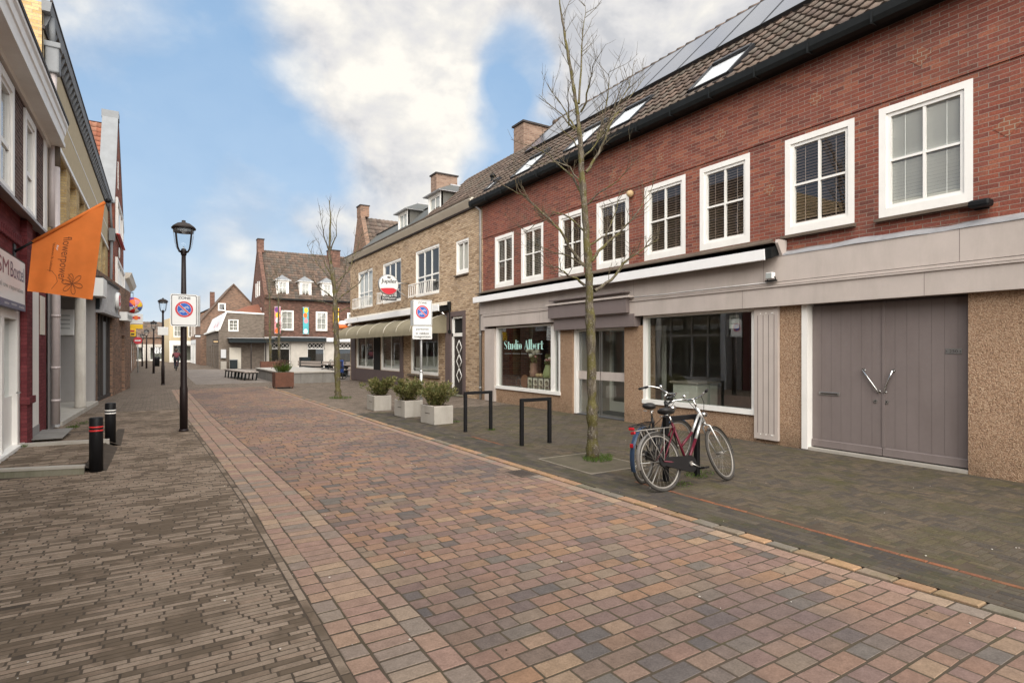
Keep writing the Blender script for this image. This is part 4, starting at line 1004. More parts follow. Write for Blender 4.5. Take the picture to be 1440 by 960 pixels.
m = MB(FRY, 'brown_frame'); m.box(24.3, YB - .3, .0, .04, .03, .70); m.box(24.35, 24.72, .0, .05, .7, 2.6); m.box(31.6, 32.35, .0, .06, .03, 2.6); m.box(20.4, 23.7, .0, .09, .58, .66, 'sill_brown'); m.build('plinth', yel)
m = MB(FRY, 'brown_frame'); m.box(DOOR[1], 19.87, -.1, .05, .03, 3.13); m.box(18.25, DOOR[0], -.1, .05, .03, 3.13); m.box(DOOR[0], DOOR[1], -.1, .05, 2.95, 3.13); m.build('door_surround', yel)
m = MB(FRY, 'white_paint'); a, b = DOOR[0], DOOR[1]; bb = -.07
m.box(b - .09, b, bb - .06, bb + .06, .06, 2.95); m.box(a, a + .07, bb - .06, bb + .06, .06, 2.95); m.box(a, b, bb - .06, bb + .06, 2.87, 2.95); m.box(a, b, bb - .06, bb + .06, 2.2, 2.33); m.box(a + .07, b - .09, bb - .04, bb - .02, 2.33, 2.87, 'dark_void')
m.build('door_frame', yel)
m = MB(FRY, 'dark_frame'); m.box(a + .07, b - .09, bb - .05, bb, .08, 2.2); d = m.build('front_door', yel)
m = MB(FRY, 'white_paint'); xc = (a + b) / 2 - .02
for k in range(3):
    z = .5 + k * .52
    for s in (-1, 1):
        m.tube([(xc, bb + .012, z), (xc + s * .21, bb + .012, z + .26), (xc, bb + .012, z + .52)], .018, 5)
m.build('diamond_grille', d)
m = MB(FRY, 'concrete_moss'); m.box(DOOR[0] - .1, DOOR[1] + .1, .0, .25, .03, .07); m.build('doorstep', yel)
m = MB(FRY, 'dark_frame'); m.box(ENT[0] - .02, ENT[1] + .02, -.1, .012, .05, 2.77, 'dark_void'); m.build('cafe_door', yel)
# balconettes
for a, b in ((20.85, 23.2), (24.9, 27.35), (28.9, 31.5)):
    m = MB(FRY, 'white_paint'); z0, z1, bb = 3.93, 4.50, .22
    m.box(a, b, bb - .02, bb + .02, z1 - .04, z1); m.box(a, b, bb - .015, bb + .015, z0 + .05, z0 + .08)
    n = 12
    for k in range(n):
        x = a + .04 + (b - a - .08) * k / (n - 1); m.prism([(x - .022, bb + .01, z0), (x + .022, bb + .01, z0), (x + .022, bb - .02, z1 - .02), (x - .022, bb - .02, z1 - .02)], (0, .016, 0))
    for x in (a + .02, b - .02): m.box(x - .02, x + .02, 0, bb, z1 - .04, z1); m.box(x - .02, x + .02, 0, bb, z0 + .04, z0 + .07)
    m.build('balconette', yel)
# cornice gutter
m = MB(FRY, 'cream_paint')
m.prism([(YA + .35, -.05, 6.72), (YA + .35, .10, 6.72), (YA + .35, .31, 6.90), (YA + .35, .31, 6.97), (YA + .35, -.05, 6.97)], (YB - YA - .25, 0, 0))
m.prism([(YA + .3, .26, 6.93), (YA + .3, .33, 6.93), (YA + .3, .35, 6.99), (YA + .3, .26, 6.99)], (YB - YA - .1, 0, 0), 'sill_brown'); m.box(YA + .3, YB + .05, -.02, .085, 6.66, 6.72, 'dark_frame')
m.build('cornice', yel)
# roofs
ys = R(44)
F2 = Fr((RX - .05, YA + .12, 6.99), (0, 1, 0), (math.cos(ys), 0, math.sin(ys)), (-math.sin(ys), 0, math.cos(ys)))
L2 = 3.35
m = MB(F2, 'dark_frame'); m.poly([(0, 0, -.02), (5.3, 0, -.02), (5.3, L2, -.02), (0, L2, -.02)])
m.poly([(5.3, 0, -.03), (YB - YA - .6, 0, -.03), (YB - YA - .6, 2.0, -.03), (5.3, 2.0, -.03)], 'slate')
m.fr = WORLD
tiles(m, F2, 5.3, L2, .25, .33, 'roof_tile', seed=4)
xr_ = RX - .05 + L2 * math.cos(ys); zr_ = 6.99 + L2 * math.sin(ys)
m.poly([(xr_, YA + .2, zr_), (xr_, YA + 5.5, zr_), (xr_ + 3, YA + 5.5, zr_ - 3), (xr_ + 3, YA + .2, zr_ - 3)], 'roof_tile')
m.poly([(RX - .05, YA + 5.5, 6.99), (xr_, YA + 5.5, zr_), (xr_ + 3, YA + 5.5, zr_ - 3)], 'brick_chimney')
m.poly([(RX + 1.3, YA + 5, 8.36), (RX + 1.3, YB - .4, 8.36), (RX + 8, YB - .4, 8.36), (RX + 8, YA + 5, 8.36)], 'lead')
# cross gable at the far end
gx, ga, gb, gap, gz, gt = 10.35, 31.7, 34.7, 33.35, 7.0, 9.55
rr = m
f3 = Fr((gx, ga, gz), (1, 0, 0), (0, gap - ga, gt - gz), (0, -(gt - gz), gap - ga))
m.fr = f3; sl = math.hypot(gap - ga, gt - gz); m.poly([(0, 0, -.03), (7, 0, -.03), (7, sl, -.03), (0, sl, -.03)], 'dark_frame'); m.fr = WORLD
tiles(m, f3, 7, sl, .25, .3, 'roof_tile', seed=6)
m.poly([(gx, gb, gz), (gx + 7, gb, gz), (gx + 7, gap, gt), (gx, gap, gt)], 'roof_tile')
m.build('roof', yel)
m = MB(WORLD, 'brick_brown'); m.prism([(gx - .25, ga - .2, 0), (gx - .25, gb + .2, 0), (gx - .25, gb + .2, gz - .2), (gx - .25, gap + .3, gt + .1), (gx - .25, gap - .3, gt + .1), (gx - .25, ga - .2, gz - .2)], (.25, 0, 0)); m.box(gx - .27, gx + .25, gap - .36, gap + .36, gt, gt + .62); m.box(gx - .31, gx + .29, gap - .4, gap + .4, gt + .62, gt + .68, 'dark_frame'); m.build('gable', yel)
m = MB(WORLD, 'brick_chimney'); m.box(10.4, 11.42, 23.0, 23.6, 7.4, 9.46); m.box(10.35, 11.47, 22.95, 23.65, 9.46, 9.52, 'dark_frame'); m.build('chimney', yel)
for a, b in ((21.75, 22.85), (25.45, 26.5)):
    x = 10.0; m = MB(WORLD, 'slate'); z0, z1 = 7.38, 8.34
    m.prism([(x, a - .1, z0), (x, b + .1, z0), (x, b + .1, z1), (x, b, z1), (x, b, z0 + .015), (x, a, z0 + .015), (x, a, z1), (x, a - .1, z1)], (1.6, 0, 0))
    d = m.build('dormer', yel)
    sash(d, Fr((x, 0, 0), (0, 1, 0), (-1, 0, 0)), a - .1, b + .1, z0 + .02, z1, -.0, 'curtain', 2, 1, fw=.12, sw=.05, bottom=.1, back=.1)
    m = MB(WORLD, 'slate'); o = .2; e0, e1 = a - .1 - o, b + .1 + o; pk = (x + .75, (a + b) / 2, z1 + .5); pk2 = (x + 2.2, (a + b) / 2, z1 + .5)
    m.poly([(x - o, e0, z1), (x - o, e1, z1), pk]); m.poly([(x - o, e0, z1), pk, pk2, (x + 2.2, e0, z1)]); m.poly([(x - o, e1, z1), pk, pk2, (x + 2.2, e1, z1)]); m.box(x - o + .01, x + 2.2, e0 + .01, e1 - .01, z1 - .035, z1 - .003, 'lead')
    m.tube([pk, pk2], .04, 6, 'lead'); m.build('dormer_roof', d)
# awning cassette and fabric hoods
m = MB(FRY, 'white_plastic'); m.prism([(19.6, .42, 3.16), (19.6, .47, 3.18), (19.6, .47, 3.40), (19.6, .43, 3.42)], (12.6, 0, 0)); m.prism([(19.5, .05, 3.42), (19.5, .43, 3.36), (19.5, .43, 3.44), (19.5, .05, 3.56)], (12.8, 0, 0), 'cream_paint'); m.prism([(19.58, .02, 3.2), (19.58, .40, 3.14), (19.58, .40, 3.38), (19.58, .02, 3.5)], (12.7, 0, 0), 'gutter_black')
m.box(19.42, 19.5, .02, .14, 3.22, 3.52, 'gutter_black'); m.tube([(19.42, .08, 3.5), (19.42, .08, 2.4)], .018, 6, 'gutter_black'); m.box(19.38, 19.46, .04, .13, 2.32, 2.45, 'gutter_black'); m.tube([(19.42, .2, 2.95), (19.42, .4, 3.1)], .04, 8, 'chrome')
m.build('awning_cassette', yel)
def hood(a0, a1, joints, closed):
    m = MB(FRY, 'awning_cloth'); n = 10; R1, top, low = .92, 3.05, 2.30
    pr = [(0.03, top)] + [(R1 * math.sin(R(9 * k)), low + .12 + (top - low - .12) * math.cos(R(9 * k))) for k in range(1, n + 1)]
    K = 40; prev = None
    for q in range(K + 1):
        a = a0 + (a1 - a0) * q / K; sag = 0
        for j0, j1 in zip(joints, joints[1:]):
            if j0 <= a <= j1: sag = -.03 * math.sin(math.pi * (a - j0) / (j1 - j0))
        i = m.pts([(a, b_ + sag * (1 if k else 0), c_ + sag * .6) for k, (b_, c_) in enumerate(pr)])
        if prev is not None:
            for k in range(n): m.face((prev + k, i + k, i + k + 1, prev + k + 1), None, True)
            x0 = a - (a1 - a0) / K; (b_, c_) = pr[-1]
            s = 4
            for t in range(s):
                xa_, xb_ = x0 + (a - x0) * t / s, x0 + (a - x0) * (t + 1) / s; dz = .12 + .03 * math.sin(math.pi * ((q * s + t) % 4) / 4)
                dz2 = .12 + .03 * math.sin(math.pi * ((q * s + t + 1) % 4) / 4)
                m.poly([(xa_, b_ + .002, c_), (xb_, b_ + .002, c_), (xb_, b_ + .01, c_ - dz2), (xa_, b_ + .01, c_ - dz)])
        prev = i
    for a in (a0, a1):
        m.poly([(a, .03, low + .05)] + [(a, b_, c_) for b_, c_ in pr] + [(a, pr[-1][0], pr[-1][1] - .1)])
    h = m.build('awning_hood', yel)
    g = MB(FRY, 'cream_paint')
    for a in joints:
        g.tube([(a, b_ * 1.004, c_ + .004) for b_, c_ in pr], .009, 5)
    g.build('hood_ribs', h)
hood(19.75, 24.4, [19.75, 21.3, 22.85, 24.4], True)
hood(24.45, 32.2, [24.45, 26.4, 28.35, 30.3, 32.2], True)
# round brewery sign
m = MB(FRY, 'steel'); m.tube([(23.7, 0, 4.62), (23.7, .62, 4.62)], .025, 6); m.tube([(23.7, 0, 4.05), (23.7, .12, 4.05), (23.7, .62, 4.35)], .015, 6); sg = m.build('sign_bracket', yel)
YS_ = 23.6
FS = Fr((8.42, YS_, 4.50), (1, 0, 0), (0, -1, 0))
m = MB(FS, 'steel'); m.lathe((0, -.06, 0), [(.43, 0), (.45, .03), (.45, .09), (.43, .12)], 36, 'steel', False, 'b')
m.lathe((0, .062, 0), [(.42, 0), (.415, .006)], 36, 'sign_white', False, 'b'); m.lathe((0, -.068, 0), [(.42, 0), (.415, .006)], 36, 'sign_white', False, 'b')
L = [(.41 * math.cos(R(q)), .072, .41 * math.sin(R(q))) for q in range(205, 336, 6)]; m.poly(L + [(.2, .072, -.13), (-.1, .072, -.14)], 'sign_red')
text(m, 'Jupiler', -.35, .36, .02, .25, .073, 'sign_ink', .1, .012)
m.poly([(-.06, .073, .28), (.07, .073, .28), (.08, .073, .36), (.03, .073, .33), (.0, .073, .39), (-.03, .073, .33), (-.08, .073, .36)], 'sign_ink')
m.box(-.33, .35, -.05, .06, -.66, -.49, 'sign_ink'); text(m, 'DOMMELZICHT', -.29, .31, -.62, -.53, .063, 'sign_white')
m.build('round_sign', yel)
m = MB(FRY, 'orange_paint'); m.lathe((32.3, .52, 2.95), [(.40, -.04), (.42, .02), (.40, .10), (.25, .12)], 20, 'orange_paint'); m.lathe((32.3, .52, 3.08), [(.25, 0), (.3, .12), (.18, .24), (.1, .26)], 20, 'white_plastic'); m.tube([(32.3, 0, 3.3), (32.3, .5, 3.3)], .03, 6, 'steel'); m.build('orange_lamp', yel)
m = MB(FRY, 'white_plastic'); m.sphere((22.8, .1, 3.72), .09, 10); m.build('wall_globe', yel)
# ------------------------------------------------------------------ left side of the street
FA = Fr((-1.97, 0, 0), (0, 1, 0), (1, 0, 0))
ha = thing('corner_shop', 'dark brick shop house with white cornice, white shop front and maroon painted pier', 'house', (-1.97, 8, 0))
AW = [(12.78, 13.80, 4.05, 5.88), (10.85, 11.9, 4.05, 5.88), (8.8, 9.9, 4.05, 5.88), (6.7, 7.8, 4.05, 5.88), (3, 4.1, 4.05, 5.88)]
m = MB(FA, 'brick_purple')
m.wall(-8, 15.15, 4.0, 6.12, AW, 0, .14)
m.wall(-8, 15.15, 0, 4.0, [(2.0, 12.9, .0, 2.4, .5)], 0, .3, 'brick_maroon', 'white_paint')
for y in (-8, 15.14): m.poly([(y, 0, 0), (y, -8, 0), (y, -8, 6.5), (y, 0, 6.5)])
m.poly([(-8, 0.05, 6.5), (15.15, .05, 6.5), (15.15, -8, 6.5), (-8, -8, 6.5)], 'lead')
m.poly([(-8, -2.5, 0), (15, -2.5, 0), (15, -2.5, 6.4), (-8, -2.5, 6.4)], 'interior_wall'); m.poly([(-8, -.02, 3.3), (15, -.02, 3.3), (15, -2.5, 3.3), (-8, -2.5, 3.3)], 'interior_wall')
m.build('wall', ha)
for a, b, c, d in AW: sash(ha, FA, a, b, c, d, .02, 'curtain', 1, 2, fw=.13, sw=.06, bottom=.14, mt=.08, split=.42)
m = MB(FA, 'white_paint'); m.box(14.78, 15.15, 0, .02, 4.0, 6.1); m.build('quoin', ha)
m = MB(FA, 'white_paint')
pr = [(0, 5.96), (.05, 5.96), (.06, 6.02), (.25, 6.03), (.28, 6.03), (.285, 6.11), (.25, 6.14), (.27, 6.28), (.29, 6.30), (.30, 6.42), (.33, 6.46), (.33, 6.55), (0, 6.6)]
m.prism([(-8, b, c) for b, c in pr], (23.45, 0, 0)); m.box(-8, 15.47, .30, .345, 6.53, 6.6, 'dark_frame'); m.build('cornice', ha)
m = MB(FA, 'lead'); m.prism([(-8, 0, 3.94), (-8, .2, 3.88), (-8, .2, 3.93), (-8, 0, 4.03)], (22.7, 0, 0)); m.build('ledge', ha)
m = MB(FA, 'brick_maroon')
for k in range(60): 
    a = 5 + k * .135; m.box(a, a + .065, .0, .05, 3.42, 3.56)
m.box(5, 13.4, 0, .03, 3.56, 3.62); m.box(12.52, 13.02, 0, .09, .0, 3.9); m.box(12.48, 13.06, 0, .13, .78, .90); m.box(13.95, 14.75, .0, .04, .0, 4.0)
m.build('maroon_brickwork', ha)
m = MB(FA, 'white_paint'); m.box(13.1, 13.92, 0, .05, .30, 3.3); m.box(13.1, 13.92, 0, .06, .05, .30, 'render_grey'); m.box(14.1, 14.6, .04, .055, 2.0, 2.75, 'cream_paint'); m.build('white_pier', ha)
m = MB(FA, 'white_paint'); bb = -.06
m.box(2.0, 12.9, bb - .1, bb + .12, .04, .14); m.box(2.0, 12.9, bb - .1, bb + .05, 2.2, 2.4)
for a, b in ((12.75, 12.9), (12.3, 12.46), (11.2, 11.35), (10.3, 10.4), (8.5, 8.6), (6.5, 6.6), (4.5, 4.6)): m.box(a, b, bb - .1, bb + .06, .14, 2.2)
m.box(12.46, 12.75, bb - .08, bb, .14, 2.2); m.box(11.35, 12.3, bb - .08, bb - .01, .14, .95)
sf = m.build('shop_front', ha)
g = MB(FA, 'glass_shop')
for a, b in ((11.35, 12.3), (10.4, 11.2), (8.6, 10.3), (6.6, 8.5), (4.6, 6.5), (2.0, 4.5)): g.poly([(a, bb - .05, .14), (b, bb - .05, .14), (b, bb - .05, 2.2), (a, bb - .05, 2.2)])
g.build('pane', sf)
m = MB(FA, 'steel'); m.tube([(12.2, .0, 1.0), (12.2, .05, 1.0), (12.08, .05, 1.0)], .012, 6); m.build('door_handle', sf)
m = MB(FA, 'sign_white'); m.box(7.5, 12.28, .02, .10, 2.44, 3.12); m.box(7.5, 12.28, .02, .105, 2.335, 2.442, 'sign_navy'); m.box(7.46, 12.32, .0, .09, 3.12, 3.15, 'dark_frame')
sg = m.build('shop_sign', ha)
t = MB(FA, 'sign_plum'); text(t, 'SM', 10.36, 11.06, 2.80, 3.03, .103, 'sign_plum'); text(t, 'Boxtel', 11.17, 12.17, 2.80, 3.03, .103, 'sign_navy'); text(t, 'Reparaties', 8.0, 10.1, 2.80, 3.03, .103, 'sign_navy'); text(t, 'voor al uw reparaties', 9.9, 12.1, 2.59, 2.69, .103, 'grey_letter')
for a, b, s in ((10.75, 11.05, 'telefoon'), (11.2, 11.6, 'computers'), (11.75, 12.15, 'accessoires')): text(t, s, a, b, 2.37, 2.41, .107, 'sign_white')
t.build('lettering', sg)
# downpipe between the two houses
m = MB(FA, 'zinc_pink'); m.tube([(15.45, .12, .12), (15.45, .12, 5.6)], .075, 12); m.tube([(15.45, .12, 5.6), (15.45, .12, 6.2)], .08, 12, 'sill_brown')
for z in (.6, 1.3, 2.4, 4.2): m.lathe((15.45, .12, z), [(.085, 0), (.085, .05)], 12)
m.tube([(15.45, .12, 4.1), (15.45, .16, 4.2), (15.75, .06, 4.45)], .085, 10, 'zinc'); m.build('downpipe', ha)
# doorstep platform with concrete edges
m = MB(WORLD, 'concrete_moss'); m.prism([(-1.98, 10.05, -.02), (-.86, 9.72, -.02), (-.86, 9.84, -.02), (-1.98, 10.18, -.02)], (0, 0, .105)); m.prism([(-1.98, 10.04, .085), (-.855, 9.71, .085), (-.855, 9.845, .085), (-1.98, 10.185, .085)], (0, 0, .03), 'concrete'); st = m.build('platform_kerb', base=(-1.4, 10, 0)); tag(st, 'mossy concrete kerb stepping up to the white shop door behind the red banded bollard', 'kerb')
m = MB(WORLD, 'concrete'); m.prism([(-1.97, 12.28, .0), (-.72, 12.12, .0), (-.72, 12.24, .0), (-1.97, 12.42, .0)], (0, 0, .145)); tag(m.build('platform_kerb', base=(-1.4, 12.3, 0)), 'straight concrete kerb stepping up beside the white banded bollard', 'kerb')
m = MB(WORLD, 'sand_bed'); m.poly([(-1.98, 10.12, .088), (-.88, 9.8, .088), (-.76, 12.15, .088), (-1.98, 12.3, .088)]); m.poly([(-1.97, 12.4, .09), (-.74, 12.22, .09), (-.8, 14.95, .0), (-1.97, 14.95, .0)])
m.poly([(-.9, 9.8, .088), (-.78, 12.15, .088), (-.58, 12.1, -.004), (-.6, 9.85, -.004)]); m.poly([(-.74, 12.24, .09), (-.8, 14.95, .0), (-.6, 14.95, -.004), (-.55, 12.3, -.004)])
Q = []; y = 10.02; rn = random.Random(3)
while y < 12.2:
    x = -1.95 + rn.random() * .1; lo = 10.15 - (x + 1.98) * .3
    while x < -.86:
        e = min(x + .205, -.86)
        if y > 10.2 - (x + 1.98) * .31 and e - x > .05: Q.append([(x + .004, y + .004), (e - .004, y + .004), (e - .004, y + .05), (x + .004, y + .05)])
        x += .205
    y += .0525
pave('platform_paving', Q, 'left_brick', .097, .004, seed=31)
Q = []; y = 12.45
while y < 14.95:
    x = -1.95 + rn.random() * .1
    while x < -.72:
        e = min(x + .205, -.72)
        if e - x > .05: Q.append([(x + .004, y + .004), (e - .004, y + .004), (e - .004, y + .05), (x + .004, y + .05)])
        x += .205
    y += .0525
o = pave('sloping_paving', Q, 'left_brick', 0, .004, seed=32)
for vv_ in o.data.vertices: vv_.co.z += .10 - .1 * max(0, min(1, (vv_.co.y - 12.4) / 2.5))
struct(m.build('raised_paving'))
m = MB(WORLD, 'stone_grey'); m.box(-1.95, -1.45, 12.9, 14.4, .12, .135); tag(m.build('doorstep_slab', base=(-1.7, 13.6, .1)), 'flat grey stone slab on the pavement before the maroon pier', 'slab')
# yellow brick house with deep windows; its shop floor stands a little in front of the upper wall
BX, BY0, BY1 = -2.04, 15.15, 33.5
FB = Fr((BX, BY0, 0), (0, 1, 0), (1, 0, 0)); LB = BY1 - BY0
hb = thing('brick_house', 'tall yellow brick house with deep piers between its windows and a corbelled gutter', 'house', (-1.7, 20, 0))
op = [(-.2 + 2.15 * k + .35, 1.25 + 2.15 * k + .35, 4.0, 6.45) for k in range(8)]
op = [o for o in op if o[1] < LB - .2]
m = MB(FB, 'brick_gold')
m.wall(0, LB, 3.3, 6.6, op, 0, .42); m.wall(0, LB, 6.6, 8.75, [], .015, .3, 'render_yellow')
for a in (0, LB): m.poly([(a, 0, 0), (a, -8, 0), (a, -8, 8.9), (a, 0, 8.9)])
m.poly([(0, -2.2, 0), (LB, -2.2, 0), (LB, -2.2, 8.8), (0, -2.2, 8.8)], 'interior_wall'); m.poly([(0, -.0, 8.8), (LB, 0, 8.8), (LB, -8, 8.8), (0, -8, 8.8)], 'lead'); m.poly([(0, -.02, 3.4), (LB, -.02, 3.4), (LB, -2.2, 3.4), (0, -2.2, 3.4)], 'interior_wall')
m.build('wall', hb)
for a, b, c, d in op: sash(hb, FB, a, b, c, d, -.3, 'curtain', 1, 2, fw=.10, sw=.05, bottom=.1, split=.7)
m = MB(FB, 'white_paint'); m.box(0, LB, .0, .045, 6.5, 6.6); m.box(0, LB, .015, .022, 7.45, 7.49); m.build('string_course', hb)
m = MB(FB, 'zinc')
for k in range(44): a = .15 + k * .41; m.prism([(a, 0.015, 8.44), (a, .06, 8.52), (a, .13, 8.72), (a, .015, 8.72)], (.15, 0, 0))
m.box(0, LB, .0, .05, 8.36, 8.44, 'dark_frame'); m.prism([(-.05, 0, 8.72), (-.05, .14, 8.72), (-.05, .17, 8.93), (-.05, .0, 8.95)], (LB + .1, 0, 0)); m.box(-.05, LB + .05, .14, .185, 8.92, 8.97, 'dark_frame'); m.build('gutter', hb)
m = MB(FB, 'zinc'); m.bbox(.12, .40, .03, .27, 7.55, 8.12, .03); m.bbox(.09, .43, .0, .30, 8.06, 8.18, .02); m.tube([(.26, .15, 8.16), (.26, .12, 8.72)], .06, 10); m.tube([(.26, .15, 7.55), (.26, .13, 6.6), (.26, .13, 5.2), (.26, .13, 4.3)], .07, 10, 'zinc_pink'); m.build('rain_hopper', hb)
m = MB(FB, 'zinc'); m.bbox(LB - .45, LB - .15, .05, .3, 6.9, 7.5, .03); m.tube([(LB - .3, .17, 7.5), (LB - .3, .1, 8.7)], .05, 8); m.tube([(LB - .3, .17, 6.9), (LB - .3, .12, 4.0)], .06, 10); m.build('rain_hopper', hb)
# shop floor: porch
FB = Fr((-1.95, 15.2, 0), (0.27, 7.1, 0), (7.1, -0.27, 0))
m = MB(FB, 'render_grey'); m.wall(0, 7.15, 0, 3.75, [(.75, 6.9, .0, 3.3, 1.2)], 0, .3); m.poly([(0, 0, 3.75), (7.15, 0, 3.75), (7.15, -.5, 3.75), (0, -.5, 3.75)], 'lead'); m.build('porch_wall', hb)
m = MB(FB, 'concrete_white'); m.box(.95, 6.9, -1.2, .10, -.02, .10); m.build('porch_step', hb)
m = MB(FB, 'white_paint'); bb = -1.05
for a in (1.0, 2.4, 3.3, 4.6, 5.7, 6.8): m.box(a, a + .09, bb - .05, bb + .05, .1, 3.3)
m.box(1.0, 6.9, bb - .05, bb + .05, .1, .45); m.box(1.0, 6.9, bb - .05, bb + .05, 2.35, 2.45)
m.box(.75, .98, -.3, .06, .0, 3.3, 'render_pale'); pf = m.build('porch_front', hb)
g = MB(FB, 'glass_shop'); g.poly([(1.0, bb, .45), (6.9, bb, .45), (6.9, bb, 3.3), (1, bb, 3.3)]); g.build('pane', pf)
m = MB(FB, 'concrete_white'); m.lathe((4.55, -.05, .1), [(.145, 0), (.145, .05), (.13, .07), (.125, 3.2)], 20); m.build('column', hb)
m = MB(FB, 'sign_white'); m.bbox(6.82, 6.88, -.95, -.5, 2.15, 2.95, .02, 'sign_white')
for k in range(4): m.box(6.812, 6.82, -.85, -.6, 2.35 + k * .13, 2.38 + k * .13, 'grey_letter')
m.build('wall_sign', hb)
m = MB(FB, 'sign_white'); m.box(6.2, 7.1, .02, .3, 3.35, 3.9); m.build('light_box', hb)
# shop floor: dark metal front, then brick
FB = Fr((-1.68, 22.32, 0), (.62, 8.6, 0), (8.6, -.62, 0))
m = MB(FB, 'brick_brown'); m.wall(0, 8.65, 0, 4.3, [(.35, 3.5, 0, 3.0, .3), (5.9, 6.9, 0, 2.3, .3)], 0, .3); m.poly([(8.65, 0, 0), (8.65, -1.2, 0), (8.65, -1.2, 4.3), (8.65, 0, 4.3)]); m.poly([(0, 0, 4.3), (8.65, 0, 4.3), (8.65, -1.2, 4.3), (0, -.5, 4.3)], 'lead'); m.poly([(5.9, -.25, 0), (6.9, -.25, 0), (6.9, -.25, 2.3), (5.9, -.25, 2.3)], 'dark_frame'); m.poly([(.3, -1, 0), (3.6, -1, 0), (3.6, -1, 3), (.3, -1, 3)], 'interior_wall'); m.build('shop_wall', hb)
m = MB(FB, 'canopy_metal'); m.box(.0, 3.95, .01, .10, 2.98, 3.98)
for k in range(13): a = .1 + k * .3; m.box(a, a + .06, .10, .15, 3.0, 3.98, 'lead')
m.box(.0, 3.98, .0, .20, 2.9, 3.0, 'lead'); m.box(.0, 3.98, .0, .17, 3.98, 4.06, 'dark_frame'); m.build('metal_fascia', hb)
m = MB(FB, 'dark_frame')
for a in (.38, 1.3, 1.9, 2.7, 3.36): m.box(a, a + .11, -.2, -.08, .0, 2.9)
m.box(.35, 3.5, -.2, -.06, .0, .12); m.box(1.95, 2.7, -.19, -.1, .1, 2.7, 'zinc'); m.box(.5, 1.3, -.19, -.15, 2.2, 2.85, 'sign_white'); w = m.build('dark_shop_front', hb)
g = MB(FB, 'glass_shop'); g.poly([(.4, -.14, .1), (3.45, -.14, .1), (3.45, -.14, 2.9), (.4, -.14, 2.9)]); g.build('pane', w)
m = MB(FB, 'sign_white'); m.lathe((3.1, .15, 3.5), [(.30, 0), (.32, .03), (.30, .12)], 24, 'sign_white', False, 'b'); m.lathe((3.1, .27, 3.5), [(.22, 0), (.21, .008)], 20, 'sign_red', False, 'b'); m.poly([(2.95, .28, 3.45), (3.25, .28, 3.45), (3.1, .28, 3.66)], 'sign_white'); m.build('round_sign', hb)
m = MB(FB, 'sign_white'); m.box(5.1, 6.75, .02, .28, 2.88, 3.22); m.box(5.2, 6.65, .28, .285, 2.97, 3.12, 'grey_letter'); m.build('light_box', hb)
# red brick gable house
GX, GY0, GY1, GYA, GZ, GZA = -1.80, 33.55, 42.5, 36.6, 8.9, 13.9
FC = Fr((GX, 0, 0), (0, 1, 0), (1, 0, 0))
hc = thing('gable_house', 'red brick house with steep zinc edged gable and orange roof tiles', 'house', (GX, 38, 0))
m = MB(FC, 'brick_red_b')
m.poly([(GY0, 0, 2.9), (GY1, 0, 2.9), (GY1, 0, GZ), (GYA + .3, 0, GZA), (GYA - .3, 0, GZA), (GY0, 0, GZ)]); m.wall(GY0, GY1, 0, 2.9, [(35, 38, 0, 2.4, .3), (39, 41.5, 0, 2.4, .3)], .01, .3, 'brick_brown')
m.poly([(GY0, -.28, 0), (GY1, -.28, 0), (GY1, -.28, 2.8), (GY0, -.28, 2.8)], 'dark_frame')
for y in (GY0, GY1): m.poly([(y, 0, 0), (y, -9, 0), (y, -9, GZ), (y, 0, GZ)])
m.build('wall', hc)
m = MB(FC, 'zinc'); m.prism([(GY0 - .1, .03, GZ - .1), (GYA - .3, .03, GZA + .1), (GYA - .3, -.65, GZA + .1), (GY0 - .1, -.65, GZ - .1)], (.2, 0, 0)); m.box(GYA - .4, GYA + .35, -.68, .06, GZA - .1, GZA + .28); m.prism([(GYA + .2, .03, GZA + .1), (GY1 + .05, .03, GZ), (GY1 + .05, -.5, GZ), (GYA + .2, -.5, GZA + .1)], (.15, 0, .05)); m.build('gable_coping', hc)
o1 = Vector((GX - .62, GY0 - .1, GZ - .35)); tv = Vector((0, GYA - GY0, GZA - GZ)); sl = tv.length; nn = Vector((0, -(GZA - GZ), GYA - GY0))
FT = Fr(o1, (-1, 0, 0), tv, nn); m = MB(WORLD, 'roof_tile_red'); tiles(m, FT, 8, sl - .1, .26, .34, 'roof_tile_red', seed=9)
m.fr = FC; m.poly([(GY1, -.5, GZ), (GY1, -8, GZ), (GYA, -8, GZA - .3), (GYA, -.5, GZA - .3)]); m.poly([(GY0 - .1, -.6, GZ - .4), (GY0 - .1, -9, GZ - .4), (GYA, -9, GZA - .4), (GYA, -.6, GZA - .4)], 'dark_frame'); m.build('roof', hc)
for (a, b, c, d, nx) in ((34.4, 39.6, 7.5, 9.3, 3), (34.2, 41.4, 4.2, 6.3, 5)): sash(hc, FC, a, b, c, d, .10, 'curtain', nx, 1, fw=.12, sw=.06, bottom=.1, sill='red_paint', back=.1)
m = MB(FC, 'white_paint'); m.lathe((37, .03, 6.9), [(.3, 0), (.28, .04)], 16, 'white_paint', False, 'b'); m.build('gable_ornament', hc)
m = MB(FC, 'white_paint'); m.box(36.4, 36.8, .0, .04, 10.2, 11.6); m.box(36.46, 36.74, .04, .045, 10.27, 11.53, 'dark_void'); m.build('attic_window', hc)
